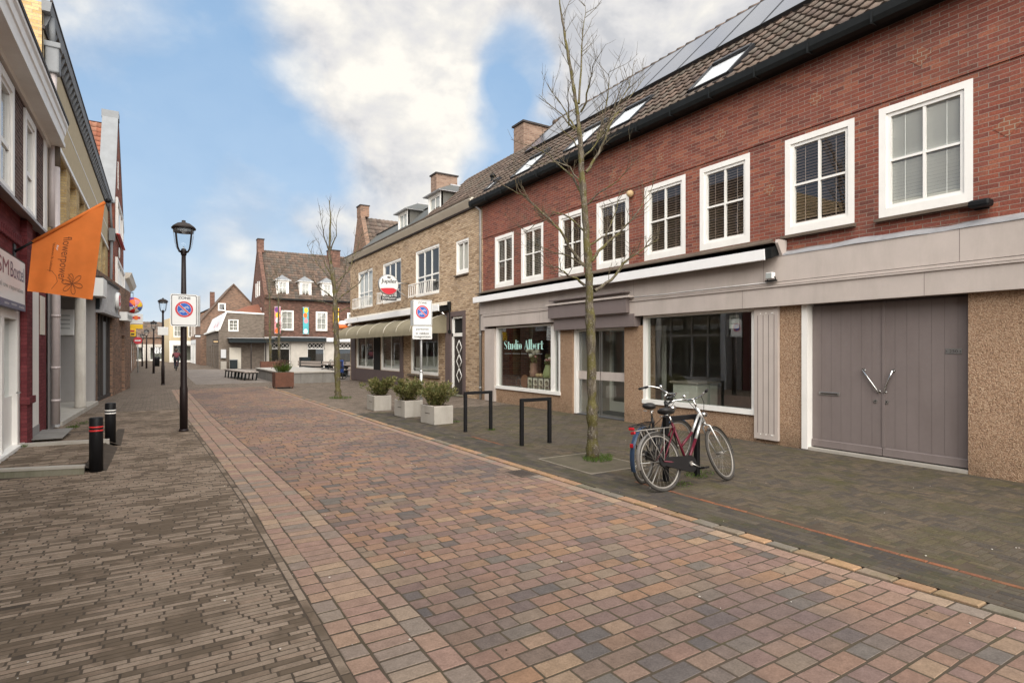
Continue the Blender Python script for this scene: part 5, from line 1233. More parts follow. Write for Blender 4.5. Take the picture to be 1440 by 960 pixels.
# grey rendered house behind it
def simple_house(name, label, fr, L, depth, h, wallm, groundm, wins, shop=None, roof=None, g=3.0, base=None):
    o = thing(name, label, 'house', base or tuple(fr(L / 2, 0, 0)))
    m = MB(fr, wallm); hs = [w + (.12,) for w in wins]
    m.wall(0, L, g, h, hs, 0, .12); m.wall(0, L, 0, g, [s + (.25,) for s in (shop or [])], .0, .25, groundm)
    for a in (0, L): m.poly([(a, 0, 0), (a, -depth, 0), (a, -depth, h), (a, 0, h)])
    m.poly([(0, -depth, 0), (L, -depth, 0), (L, -depth, h), (0, -depth, h)]); m.poly([(0, -.0, h), (L, 0, h), (L, -depth, h), (0, -depth, h)], 'lead')
    m.poly([(.05, -1.5, 0), (L - .05, -1.5, 0), (L - .05, -1.5, h), (.05, -1.5, h)], 'interior_wall'); m.build('wall', o)
    for a, b, c, d in wins: sash(o, fr, a, b, c, d, -.02, 'curtain', 2, 2, fw=.09, sw=.04, bottom=.09)
    for a, b, c, d in (shop or []):
        m = MB(fr, 'white_paint'); t = .1
        m.box(a, a + t, -.2, -.08, c, d); m.box(b - t, b, -.2, -.08, c, d); m.box(a + t, b - t, -.2, -.08, d - t, d); m.box(a + t, b - t, -.2, -.08, c, c + .25)
        n = max(1, int((b - a) / 1.4))
        for k in range(1, n): x = a + (b - a) * k / n; m.box(x - .04, x + .04, -.2, -.08, c, d)
        w = m.build('shop_front', o); q = MB(fr, 'glass_shop'); q.poly([(a + t, -.14, c), (b - t, -.14, c), (b - t, -.14, d), (a + t, -.14, d)]); q.build('pane', w)
    if roof:
        e, rise, mt_ = roof; m = MB(fr, mt_); sl = math.hypot(depth / 2, rise)
        o1 = fr(-.1, .25, h - .1); f1 = Fr(o1, fr.u, (-fr.w * (depth / 2 + .25) + Vector((0, 0, rise + .1))), fr.w * (rise + .1) + Vector((0, 0, depth / 2 + .25)))
        m.poly([(-.1, .2, h - .13), (L + .1, .2, h - .13), (L + .1, -depth / 2, h + rise - .03), (-.1, -depth / 2, h + rise - .03)], 'dark_frame')
        m.poly([(-.1, -depth - .2, h - .1), (L + .1, -depth - .2, h - .1), (L + .1, -depth / 2, h + rise), (-.1, -depth / 2, h + rise)])
        m.fr = WORLD; tiles(m, f1, L + .2, math.hypot(depth / 2 + .25, rise + .1), .4, .5, mt_, seed=int(L * 7)); m.fr = fr
        for a in (0, L): m.poly([(a, 0, h), (a, -depth, h), (a, -depth / 2, h + rise - .05)], wallm)
        m.build('roof', o)
    return o
FD = Fr((-1.72, 42.6, 0), (0, 1, 0), (1, 0, 0))
hd = simple_house('grey_house', 'small pale grey rendered house with cornice beyond the red gable', FD, 9, 7, 6.3, 'render_pale', 'brick_brown', [(1.0, 2.2, 4.0, 5.6), (4.2, 5.4, 4.0, 5.6)], [(2.4, 7, 0, 2.5)])
m = MB(FD, 'cream_paint'); m.prism([(-.1, 0, 6.1), (-.1, .2, 6.2), (-.1, .35, 6.5), (-.1, 0, 6.5)], (9.2, 0, 0)); m.build('cornice', hd)
FE = Fr((-1.72, 51.7, 0), (-.1, 17, 0), (17, .1, 0))
he = simple_house('shop_building', 'low brown brick shop building under the yellow sign on the left', FE, 17, 7, 3.5, 'brick_brown', 'brick_brown', [], [(1, 5, 0, 2.4), (7, 11, 0, 2.4), (12, 16, 0, 2.4)], None, 2.9)
FF = Fr((-1.9, 69, 0), (-1.5, 30, 0), (30, 1.5, 0))
simple_house('shop_building', 'low pale shop building farthest along the left pavement', FF, 34, 8, 3.4, 'render_pale', 'cream_paint', [], [(2, 8, 0, 2.4), (10, 16, 0, 2.4), (18, 26, 0, 2.4)], None, 2.8)
# hanging things on the left
v = thing('beach_ball', 'colourful striped inflatable ball hanging from the left shop front', 'ball', (-.955, 31.0, 3.72)); 
m = MB(WORLD, 'red_paint'); cx, cy, cz, rr = -.955, 31.0, 3.72, .37; cols = ['red_paint', 'sign_white', 'blue_paint', 'yellow_paint', 'pink_paint', 'orange_paint', 'purple_paint', 'sign_white']
ax = Vector((.25, -.9, -.25)).normalized(); e1 = ax.orthogonal().normalized(); e2 = ax.cross(e1)
for k in range(24):
    for j in range(12):
        L = []
        for (kk, jj) in ((k, j), (k + 1, j), (k + 1, j + 1), (k, j + 1)):
            th, ph = 2 * math.pi * kk / 24, math.pi * jj / 12; p = Vector((cx, cy, cz)) + ((e1 * math.cos(th) + e2 * math.sin(th)) * math.sin(ph) + ax * math.cos(ph)) * rr; L.append(tuple(p))
        i = m.pts(L); m.face(range(i, i + 4), cols[(k // 3 + (3 if j in (0, 11) else 0) + (1 if 4 <= j <= 7 else 0)) % 8], True)
m.build('ball_skin', v)
m = MB(WORLD, 'black_paint'); m.tube([(-.955, 31, 4.08), (-.955, 31, 4.3)], .01, 5); m.tube([(-.955, 31, 4.3), (-1.5, 30.8, 4.3)], .02, 5); m.build('hanger', v)
v = thing('shop_sign', 'yellow projecting sign with white banner above it on the left shop wall', 'sign', (-1.0, 33, 2.9)); FY = Fr((-1.12, 33, 0), (1, 0, 0), (0, -1, 0))
m = MB(FY, 'yellow_paint'); m.bbox(-.1, .5, -.06, .06, 2.72, 2.93, .02); m.bbox(-.1, .22, -.12, .12, 2.35, 2.72, .03); m.box(.02, .16, .12, .125, 2.42, 2.5, 'sign_ink'); m.box(.0, .16, .12, .125, 2.57, 2.65, 'sign_red'); m.build('yellow_box', v)
m = MB(FY, 'sign_white'); m.box(-.05, .5, -.02, .02, 2.97, 3.45); m.box(.05, .4, .02, .024, 3.2, 3.31, 'sign_red'); m.box(.16, .29, .024, .026, 3.16, 3.35, 'orange_paint'); m.build('banner', v)
v = thing('road_sign', 'round red no entry sign on a thin post at the left pavement edge', 'sign', (-1.3, 52, 0)); FN = Fr((-1.3, 52, 0), (1, 0, 0), (0, -1, 0))
m = MB(FN, 'galv'); m.tube([(0, 0, 0), (0, 0, 2.75)], .04, 8); m.build('post', v)
m = MB(FN, 'sign_red'); m.lathe((0, .05, 2.42), [(.27, 0), (.28, .01), (.27, .02)], 24, 'sign_red', False, 'b'); m.box(-.19, .19, .07, .074, 2.37, 2.47, 'sign_white'); m.build('sign_plate', v)
# orange flag
v = thing('flag', 'orange shop flag with dark script lettering hanging from a slanted black pole', 'flag', (-1.97, 12.0, 3.1))
p0, p1 = Vector((-1.97, 12, 3.27)), Vector((-.74, 12, 4.26)); pd = (p1 - p0).normalized()
m = MB(WORLD, 'black_paint'); m.tube([tuple(p0), tuple(p0 + pd * .42)], .02, 8); m.tube([tuple(p0 + pd * .4), tuple(p1 - pd * .02)], .019, 8); m.sphere(tuple(p1 + pd * .02), .045, 10); m.box(-2.0, -1.95, 11.92, 12.08, 3.15, 3.4); m.build('pole', v)
A_, B_ = p0 + pd * .30, p1 - pd * .04
Cb, Db = Vector((-.95, 12, 2.56)), Vector((-1.81, 12, 2.66))
def fl(s, t, off=0.0):
    a = A_.lerp(B_, s); b = Db.lerp(Cb, s); p = a.lerp(b, t)
    p = p + Vector((0, (.055 * math.sin(s * 6.0 + t * 2.5) + .03 * math.sin(s * 13 + t)) * (.25 + .75 * t) - off, 0)); return p
m = MB(WORLD, 'flag_orange'); n = 30
G_ = [[m.pts([tuple(fl(i / n, j / n))]) for j in range(n + 1)] for i in range(n + 1)]
for i in range(n):
    for j in range(n): m.face((G_[i][j], G_[i + 1][j], G_[i + 1][j + 1], G_[i][j + 1]), None, True)
m.tube([tuple(A_ + (0, 0, 0) if False else A_), tuple(B_)], .027, 8); cl = m.build('cloth', v)
class FlagFr:
    def __call__(s, a, b, c): return fl(c, a, .004 + b)       # a runs down the flag, c across it
t = MB(FlagFr(), 'sign_ink')
def ftext(s, t0, t1, s0, s1, mat, shear=0.0, bold=0.0):
    V, F = text_bm(s, shear); x0, x1 = min(q[0] for q in V), max(q[0] for q in V); y0, y1 = min(q[1] for q in V), max(q[1] for q in V)
    i = t.pts([(t0 + (q[0] - x0) / (x1 - x0) * (t1 - t0), 0, s0 + (q[1] - y0) / (y1 - y0) * (s1 - s0)) for q in V])
    for f in F: t.face([i + k for k in f], mat)
plain('flag_ink', (0.16, 0.045, 0.012), 0.7)
ftext('flowerpower', .20, .82, .40, .57, 'flag_ink', .45)
ftext('bloemen & cadeaus', .22, .66, .295, .335, 'flag_ink'); ftext('by', .27, .36, .35, .39, 'sign_white', .4)
def line(P, w=.004, mat='flag_ink'):
    for (a0, c0_), (a1, c1_) in zip(P, P[1:]):
        d = Vector((a1 - a0, c1_ - c0_)); 
        if d.length < 1e-6: continue
        q = Vector((-d.y, d.x)).normalized() * w; t.poly([(a0 + q.x, 0, c0_ + q.y), (a1 + q.x, 0, c1_ + q.y), (a1 - q.x, 0, c1_ - q.y), (a0 - q.x, 0, c0_ - q.y)], mat)
for k in range(6):
    th = R(60 * k + 15); P_ = []
    for q in range(13):
        f = q / 12; rad = .15 * math.sin(math.pi * f) ** .6; an = th + (f - .5) * .9; P_.append((.845 + rad * math.cos(an) * .85, .66 + rad * math.sin(an) * 1.1))
    line(P_)
for k in range(4): line([(.79 + .02 * k, .66), (.72 + .04 * k, .58 - .01 * k)], .003)
line([(.63, .26), (.66, .34), (.74, .41), (.82, .44), (.88, .40), (.93, .37)], .003)
t.build('lettering', cl)
# ------------------------------------------------------------------ houses round the square and the far street
CY = 56.4; CX0, CX1 = 8.3, 17.5
FK = Fr((0, CY, 0), (1, 0, 0), (0, -1, 0))
hk = thing('corner_house', 'dark brick corner house with brown tiled roof, three white dormers and pale pillars', 'house', (12, CY, 0))
KW = [(9.71, 10.87, 3.54, 5.41), (12.89, 13.98, 3.55, 5.40), (15.9, 17.0, 3.55, 5.40)]
KS = [(8.9, 10.6, 0, 2.42), (12.1, 13.76, 0, 2.42), (15.0, 16.7, 0, 2.42)]
m = MB(FK, 'brick_dark')
m.wall(CX0, CX1, 2.9, 6.65, KW, 0, .12); m.wall(CX0, CX1, 0, 2.9, [s + (.5,) for s in KS], 0, .5, 'stone_pale')
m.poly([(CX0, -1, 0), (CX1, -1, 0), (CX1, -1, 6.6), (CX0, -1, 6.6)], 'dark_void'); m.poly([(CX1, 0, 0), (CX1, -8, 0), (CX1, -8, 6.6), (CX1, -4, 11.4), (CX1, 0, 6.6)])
FKs = Fr((CX0, 0, 0), (0, 1, 0), (-1, 0, 0))
SW_ = [(58.1, 59.0, 3.6, 5.7), (59.9, 60.8, 3.6, 5.7), (62.0, 62.9, 3.6, 5.7), (59.0, 59.6, 6.9, 8.3), (60.1, 60.7, 6.9, 8.4), (61.2, 61.8, 6.9, 8.3)]
m.fr = FKs; m.wall(CY, CY + 8, 0, 6.6, [s + (.12,) for s in SW_[:3]], 0, .12); m.wall(CY + 1.9, CY + 6.1, 6.6, 8.7, [s + (.12,) for s in SW_[3:]], 0, .12)
m.poly([(CY, 0, 6.6), (CY + 1.9, 0, 6.6), (CY + 1.9, 0, 8.88)]); m.poly([(CY + 8, 0, 6.6), (CY + 6.1, 0, 6.6), (CY + 6.1, 0, 8.88)]); m.poly([(CY + 1.9, 0, 8.7), (CY + 6.1, 0, 8.7), (CY + 6.1, 0, 8.88), (CY + 4, 0, 11.5), (CY + 1.9, 0, 8.88)])
m.build('wall', hk)
for a, b, c, d in KW: sash(hk, FK, a, b, c, d, -.02, 'curtain', 2, 3, fw=.11, sw=.05, bottom=.1, back=.1, sill='sill_brown')
for a, b, c, d in SW_: sash(hk, FKs, a, b, c, d, .0, 'curtain', 1, 2, fw=.1, sw=.05, bottom=.1, back=.1)
ks = math.atan2(11.45 - 6.6, 4.0); KL = math.hypot(4.2, 5.1)
FKR = Fr((CX0 + .12, CY - .2, 6.42), (1, 0, 0), (0, 4.2, 5.05), (0, -5.05, 4.2))
m = MB(FKR, 'dark_frame'); m.poly([(0, 0, -.02), (CX1 - CX0, 0, -.02), (CX1 - CX0, KL, -.02), (0, KL, -.02)]); m.fr = WORLD
tiles(m, FKR, CX1 - CX0 - .1, KL, .28, .34, 'roof_tile_dark', seed=21); m.poly([(CX0, CY + 4, 11.46), (CX1, CY + 4, 11.46), (CX1, CY + 8.1, 6.4), (CX0, CY + 8.1, 6.4)], 'roof_tile_dark')
rk = m.build('roof', hk)
m = MB(FK, 'gutter_black'); m.box(CX0 + .9, CX1, .2, .34, 6.36, 6.5); m.build('gutter', hk)
m = MB(WORLD, 'brick_dark'); m.prism([(CX0 - .05, CY - .15, 6.5), (CX0 - .05, CY - .25, 6.75), (CX0 - .05, CY + 3.7, 11.6), (CX0 - .05, CY + 4.3, 11.6), (CX0 - .05, CY + 8.2, 6.75), (CX0 - .05, CY + 8.1, 6.5), (CX0 - .05, CY + 4, 11.4)], (.32, 0, 0)); m.box(CX0 - .06, CX0 + .5, CY + 3.55, CY + 4.45, 11.2, 12.45); m.box(CX0 - .1, CX0 + .55, CY + 3.5, CY + 4.5, 12.45, 12.55, 'dark_frame'); m.build('gable_parapet', hk)
m = MB(WORLD, 'brick_dark'); m.box(14.9, 16.0, CY + 2.9, CY + 4.0, 9.5, 11.9); m.box(14.85, 16.05, CY + 2.85, CY + 4.05, 11.9, 12.0, 'dark_frame'); m.build('chimney', hk)
for x0 in (9.4, 11.45, 13.5):
    x1 = x0 + 1.08; y = CY + .25; m = MB(WORLD, 'white_paint'); m.prism([(x0, y, 6.83), (x1, y, 6.83), (x1, y, 8.25), (x1 - .16, y, 8.25), (x1 - .16, y, 6.845), (x0 + .16, y, 6.845), (x0 + .16, y, 8.25), (x0, y, 8.25)], (0, 1.6, 0)); d = m.build('dormer', hk)
    sash(d, Fr((0, y, 0), (1, 0, 0), (0, -1, 0)), x0, x1, 6.85, 8.25, .02, 'curtain', 2, 2, fw=.2, sw=.05, bottom=.08, back=.1)
    m = MB(WORLD, 'zinc'); a, b, c = x0 - .2, x1 + .2, (x0 + x1) / 2; pk, pk2 = (c, y + .35, 8.78), (c, y + 2.4, 8.78)
    m.poly([(a, y - .2, 8.25), (b, y - .2, 8.25), pk]); m.poly([(a, y - .2, 8.25), pk, pk2, (a, y + 2.2, 8.25)]); m.poly([(b, y - .2, 8.25), pk, pk2, (b, y + 2.2, 8.25)]); m.box(a + .01, b - .01, y - .19, y + 2, 8.2, 8.247, 'white_paint'); m.build('dormer_roof', d)
m = MB(FK, 'canopy_metal'); m.box(8.75, 13.7, .02, .5, 2.5, 2.86); m.box(8.7, 13.75, .02, .55, 2.86, 2.95, 'lead'); m.box(13.8, 17.4, .02, .4, 2.5, 2.9, 'render_pale'); m.build('fascia', hk)
for a, b, c, d in KS:
    m = MB(FK, 'white_paint'); m.box(a, a + .09, -.3, -.2, c, d); m.box(b - .09, b, -.3, -.2, c, d); m.box(a, b, -.3, -.2, 1.78, 1.88); m.box(a, b, -.3, -.2, d - .08, d); m.box(a, b, -.27, -.25, 1.88, d - .08, 'dark_void')
    n = 4
    for k in range(n):
        x0, x1 = a + .1 + (b - a - .2) * k / n, a + .1 + (b - a - .2) * (k + 1) / n
        m.tube([(x0, -.22, 1.9), (x1, -.22, 2.32)], .025, 4, None, True, False); m.tube([(x1, -.215, 1.9), (x0, -.215, 2.32)], .025, 4, None, True, False)
    m.box(a + .09, b - .09, -.28, -.26, .08, 1.78, 'dark_void'); m.box((a + b) / 2 - .02, (a + b) / 2 + .02, -.26, -.23, .05, 1.78, 'dark_frame'); w = m.build('cafe_door', hk)
    g = MB(FK, 'glass_shop'); g.poly([(a + .09, -.22, .1), (b - .09, -.22, .1), (b - .09, -.22, 1.78), (a + .09, -.22, 1.78)]); g.build('pane', w)
def banner(x0, x1, z0, z1, cols, label):
    m = MB(FK, cols[0]); k = len(cols) - 1; m.box(x0, x1, .12, .135, z0, z1)
    rn = random.Random(int(x0 * 10))
    for q, c in enumerate(cols[1:]):
        zc = z1 - (z1 - z0) * (q + .5) / k; w_ = (x1 - x0) * .42; xc = (x0 + x1) / 2 + rn.uniform(-.05, .05)
        L = [(xc + w_ * math.cos(R(t)) * rn.uniform(.7, 1), .137 + q * .001, zc + (z1 - z0) / k * .6 * math.sin(R(t)) * rn.uniform(.7, 1)) for t in range(0, 360, 30)]; m.poly(L, c)
    m.box(x0 - .03, x1 + .03, .0, .14, z1, z1 + .05, 'steel'); m.box(x0 - .03, x1 + .03, .0, .14, z0 - .05, z0, 'steel'); tag(m.build('banner', base=tuple(FK((x0 + x1) / 2, .1, z0))), label, 'banner', 'banners hanging on the corner house')
banner(9.15, 9.68, 3.25, 5.68, ['pink_paint', 'purple_paint', 'yellow_paint', 'sign_white', 'leaf', 'orange_paint'], 'pink and yellow vertical banner left of the first upper window of the corner house')
banner(11.68, 12.2, 3.25, 5.72, ['teal_paint', 'yellow_paint', 'orange_paint', 'pink_paint', 'teal_paint', 'sign_white'], 'turquoise vertical banner between the two windows of the dark corner house')
banner(14.5, 15.05, 3.6, 5.8, ['yellow_paint', 'red_paint', 'sign_white', 'orange_paint', 'pink_paint'], 'yellow and red vertical banner at the right end of the dark corner house')
# canopy between corner house and low house
m = MB(WORLD, 'canopy_metal'); m.box(5.3, 8.9, 55.0, 58.0, 2.35, 2.72); m.box(5.2, 9.0, 54.9, 58.1, 2.72, 2.78, 'lead'); m.box(5.5, 8.25, 57.6, 57.65, 0, 2.35, 'dark_void')
for x in (7.0, 8.2): m.box(x, x + .1, 55.2, 55.3, 0, 2.35, 'dark_frame')
for x in (7.3, 7.6, 7.9): m.box(x, x + .07, 56.9, 56.97, 0, 2.35, 'cream_paint')
tag(m.build('canopy', base=(7, 56.5, 0)), 'flat dark metal canopy on posts between the corner house and the low grey house', 'canopy')
# low grey brick house with broken gable
LY = 56.3; FL = Fr((0, LY, 0), (1, 0, 0), (0, -1, 0))
hl = thing('low_house', 'low grey brick house with white trimmed slanting gable and whitened roof slope', 'house', (6.3, LY, 0))
m = MB(FL, 'brick_grey'); w1 = (5.32, 6.14, 3.36, 4.42)
m.wall(5.2, 8.28, 0, 5.0, [w1 + (.12,), (5.38, 6.36, 0, 1.95, .2)], 0, .12); m.poly([(4.55, 0, 0), (5.2, 0, 0), (5.2, 0, 5.1), (4.62, 0, 3.5), (4.55, 0, 3.5)])
m.fr = Fr((4.55, LY, 0), (0, 1, 0), (-1, 0, 0)); m.wall(0, 15, 0, 3.5, [(1.2, 2.0, .0, 2.1, .2), (3.4, 4.4, 0.3, 2.1, .2), (6, 7, 0, 2.2, .2), (9, 10.4, .3, 2.1, .2), (12, 13, 0, 2.1, .2)], 0, .2)
m.poly([(0.1, -.2, 0), (15, -.2, 0), (15, -.2, 3.4), (.1, -.2, 3.4)], 'dark_frame'); m.fr = FL; m.poly([(5.3, -.21, 0), (6.5, -.21, 0), (6.5, -.21, 2), (5.3, -.21, 2)], 'dark_void'); m.build('wall', hl)
sash(hl, FL, *w1, .02, 'curtain', 2, 3, fw=.08, sw=.03, bottom=.08)
m = MB(FL, 'white_paint'); m.prism([(4.5, .06, 3.5), (5.12, .06, 5.18), (8.28, .06, 5.06), (8.28, .06, 4.94), (5.2, .06, 5.02), (4.66, .06, 3.5)], (0, -.1, 0)); m.fr = Fr((4.55, LY, 0), (0, 1, 0), (-1, 0, 0)); m.box(-.1, 15, 0, .25, 3.38, 3.52); m.build('white_trim', hl)
m = MB(WORLD, 'render_pale'); m.poly([(4.5, LY, 3.5), (4.5, LY + 15, 3.5), (5.15, LY + 15, 5.1), (5.15, LY, 5.1)]); m.poly([(5.15, LY, 5.1), (5.15, LY + 15, 5.1), (8.28, LY + 15, 5.0), (8.28, LY, 5.0)], 'lead')
m.poly([(5.6, LY + .8, 5.06), (8.28, LY + .8, 5.03), (8.28, LY + 3.6, 6.15), (7.2, LY + 3.6, 5.9)], 'roof_tile_red')
for y in (2.5, 5.5): m.poly([(4.64, LY + y, 3.86), (4.64, LY + y + 1.1, 3.86), (4.85, LY + y + .5, 4.36)], 'sign_red')
m.build('roof', hl)
m = MB(FL, 'cream_paint'); m.box(5.4, 6.35, .0, .05, .02, 1.93); m.build('wooden_door', hl)
m = MB(FL, 'stone_grey'); m.box(4.72, 5.12, .0, .25, 1.0, 1.75, 'render_pale'); m.box(4.7, 5.15, .0, .3, .0, .7, 'concrete'); m.build('meter_box', hl)
m = MB(FL, 'zinc'); m.bbox(5.42, 6.0, .15, .6, .05, .85, .03, 'canopy_metal'); m.box(5.4, 6.02, .12, .62, .8, .86, 'zinc'); tag(m.build('waste_container', base=tuple(FL(5.7, .3, 0))), 'grey lidded waste container by the pale door of the low grey house', 'container')
m = MB(FL, 'dark_frame'); m.box(4.1, 4.56, .0, .04, 2.3, 2.6); m.box(4.15, 4.5, .04, .045, 2.38, 2.5, 'pumpkin'); m.build('hanging_sign', hl)
# gabled brown house behind
GY = 71.6; FG = Fr((0, GY, 0), (1, 0, 0), (0, -1, 0))
hg = thing('gabled_house', 'brown brick house with plain pointed gable behind the low grey house', 'house', (6.5, GY, 0))
m = MB(FG, 'brick_brown'); m.poly([(4.0, 0, 0), (9.27, 0, 0), (9.27, 0, 6.96), (7.3, 0, 9.14), (4.0, 0, 4.96)]); m.poly([(4.0, 0, 0), (4.0, -9, 0), (4.0, -9, 4.9), (4.0, 0, 4.96)]); m.build('wall', hg)
m = MB(FG, 'roof_tile_dark'); m.prism([(3.72, .2, 4.68), (7.3, .2, 9.25), (7.3, .2, 9.11), (3.78, .2, 4.57)], (0, -9, 0)); m.prism([(7.3, .2, 9.25), (9.6, .2, 6.68), (9.6, .2, 6.54), (7.3, .2, 9.11)], (0, -9, 0)); m.build('roof', hg)
wg = sash(hg, FG, 5.72, 6.5, 6.1, 6.96, .12, None, 1, 1, fw=.1, sw=.03, bottom=.1, pane='glass')
m = MB(FG, 'dark_void'); m.box(5.8, 6.42, .01, .03, 6.18, 6.9); m.build('dark_backing', wg)  # near-black panel behind the glass, painted in place of an unlit room
m = MB(FG, 'brick_dark'); m.box(5.15, 5.63, -3.5, -3.0, 6.2, 8.45); m.build('chimney', hg)
# far right row of the street
FRW = Fr((4.0, 80.8, 0), (-.02, 1, 0), (-1, -.02, 0))
simple_house('shop_house', 'white fronted brick shop house right of the cyclist far down the street', FRW, 9, 7, 6.0, 'brick_brown', 'render_pale', [(1, 2.2, 3.5, 5.2), (4, 5.2, 3.5, 5.2), (6.8, 8, 3.5, 5.2)], [(.5, 4, 0, 2.5), (5, 8.5, 0, 2.5)], (0.3, 2.0, 'roof_tile_dark'))
FRW3 = Fr((1.35, 92, 0), (1, .1, 0), (.1, -1, 0))
simple_house('corner_shop', 'cream corner shop house where the far street bends', FRW3, 4, 7, 6.1, 'render_yellow', 'white_paint', [(.5, 1.5, 3.5, 5.2), (2.3, 3.3, 3.5, 5.2)], [(.4, 3.6, 0, 2.4)], None)
FEN = Fr((-5.5, 106, 0), (1, 0, 0), (0, -1, 0))
simple_house('end_house', 'wide brown brick house with tiled roof closing the far end of the street', FEN, 8.5, 9, 3.7, 'brick_brown', 'stone_pale', [], [(.6, 3.6, 0, 2.2), (4.4, 8, 0, 2.2)], (.4, 2.6, 'roof_tile_dark'), 2.6)
m = MB(WORLD, 'sign_ink'); m.tube([(4.55, 69, 3.3), (3.4, 69, 3.3)], .03, 6); m.box(3.3, 3.9, 68.97, 69.03, 3.0, 3.35); m.box(3.35, 3.85, 68.95, 68.97, 3.1, 3.25, 'sign_white'); tag(m.build('projecting_sign', base=(3.9, 69, 3.2)), 'dark projecting shop sign with a white band before the far brick house', 'sign')
# terrace furniture and plaza pieces
v = thing('stone_stage', 'low square grey stone stage in the plaza', 'stage', (7.4, 33, 0))
m = MB(WORLD, 'stone_grey'); m.box(5.2, 8.0, 30.4, 38.5, 0, .52, 'stone_grey')
for x in (6.2, 7.3): m.box(x, x + .01, 30.395, 30.4, 0, .5, 'dark_frame')
m.build('block', v); m = MB(WORLD, 'concrete_white'); m.bbox(5.15, 8.05, 30.35, 38.55, .52, .60, .01); m.build('top_slab', v)
def longbench(name, label, loc, rot, L, back, group=None):
    v = thing(name, label, 'bench', loc, group, (0, 0, rot)); m = MB(WORLD, 'wood_grey')
    for k in range(4): m.box(-L / 2, L / 2, -.36 + k * .185, -.36 + k * .185 + .165, .44, .50)
    m.build('seat', v, local=True); n = max(3, int(L / .75))
    for k in range(n):
        x = -L / 2 + .2 + (L - .4) * k / (n - 1); m = MB(WORLD, 'canopy_metal')
        for sy in (-.3, .3): m.prism([(x - .16, sy - .03, .44), (x - .06, sy - .03, .44), (x + .14, sy - .03, 0), (x + .06, sy - .03, 0)], (0, .06, 0))
        m.box(x - .13, x - .07, -.3, .3, .38, .44); m.build('leg', v, local=True)
    if back:
        m = MB(WORLD, 'wood_grey'); 
        for z in (.62, .80): m.box(-L / 2, L / 2, .36, .40, z, z + .14)
        for k in range(4): x = -L / 2 + .3 + (L - .6) * k / 3; m.box(x - .04, x + .04, .33, .37, .0, .94, 'canopy_metal')
        m.build('backrest', v, local=True)
    return v
longbench('long_bench', 'long backless wooden bench on black trestle legs left of the stone stage', (4.15, 37.2, 0), R(96), 5.4, False)
longbench('long_bench', 'long wooden terrace bench with backrest behind the stone stage', (9.5, 38.0, 0), R(-68), 8.0, True)
v = thing('picnic_table', 'wooden terrace table standing before the cafe doors of the corner house', 'table', (10.6, 36.5, 0), None, (0, 0, R(-68))); m = MB(WORLD, 'wood_grey')
for k in range(5): m.box(-3, 3, -.4 + k * .165, -.4 + k * .165 + .15, .72, .77)
m.build('table_top', v, local=True)
for x in (-2.4, -.8, .8, 2.4): m = MB(WORLD, 'canopy_metal'); m.box(x - .04, x + .04, -.3, .3, 0, .72); m.build('leg', v, local=True)
m = MB(WORLD, 'canopy_metal'); m.bbox(9.3, 9.9, 45.0, 46.2, 0, 1.15, .02); tag(m.build('terrace_screen', base=(9.6, 45.6, 0)), 'dark solid terrace screen at the head of the long benches', 'screen')
m = MB(WORLD, 'blue_paint'); m.box(9.02, 9.45, 34.3, 34.36, .3, 1.1); m.box(9.08, 9.39, 34.28, 34.3, .62, 1.04, 'sign_navy'); m.tube([(9.05, 34.33, 0), (9.05, 34.33, .3)], .03, 6, 'canopy_metal'); m.tube([(9.4, 34.33, 0), (9.4, 34.33, .3)], .03, 6, 'canopy_metal'); tag(m.build('chalkboard', base=(9.3, 34.3, 0)), 'blue pavement board standing at the end of the cafe terrace', 'board')
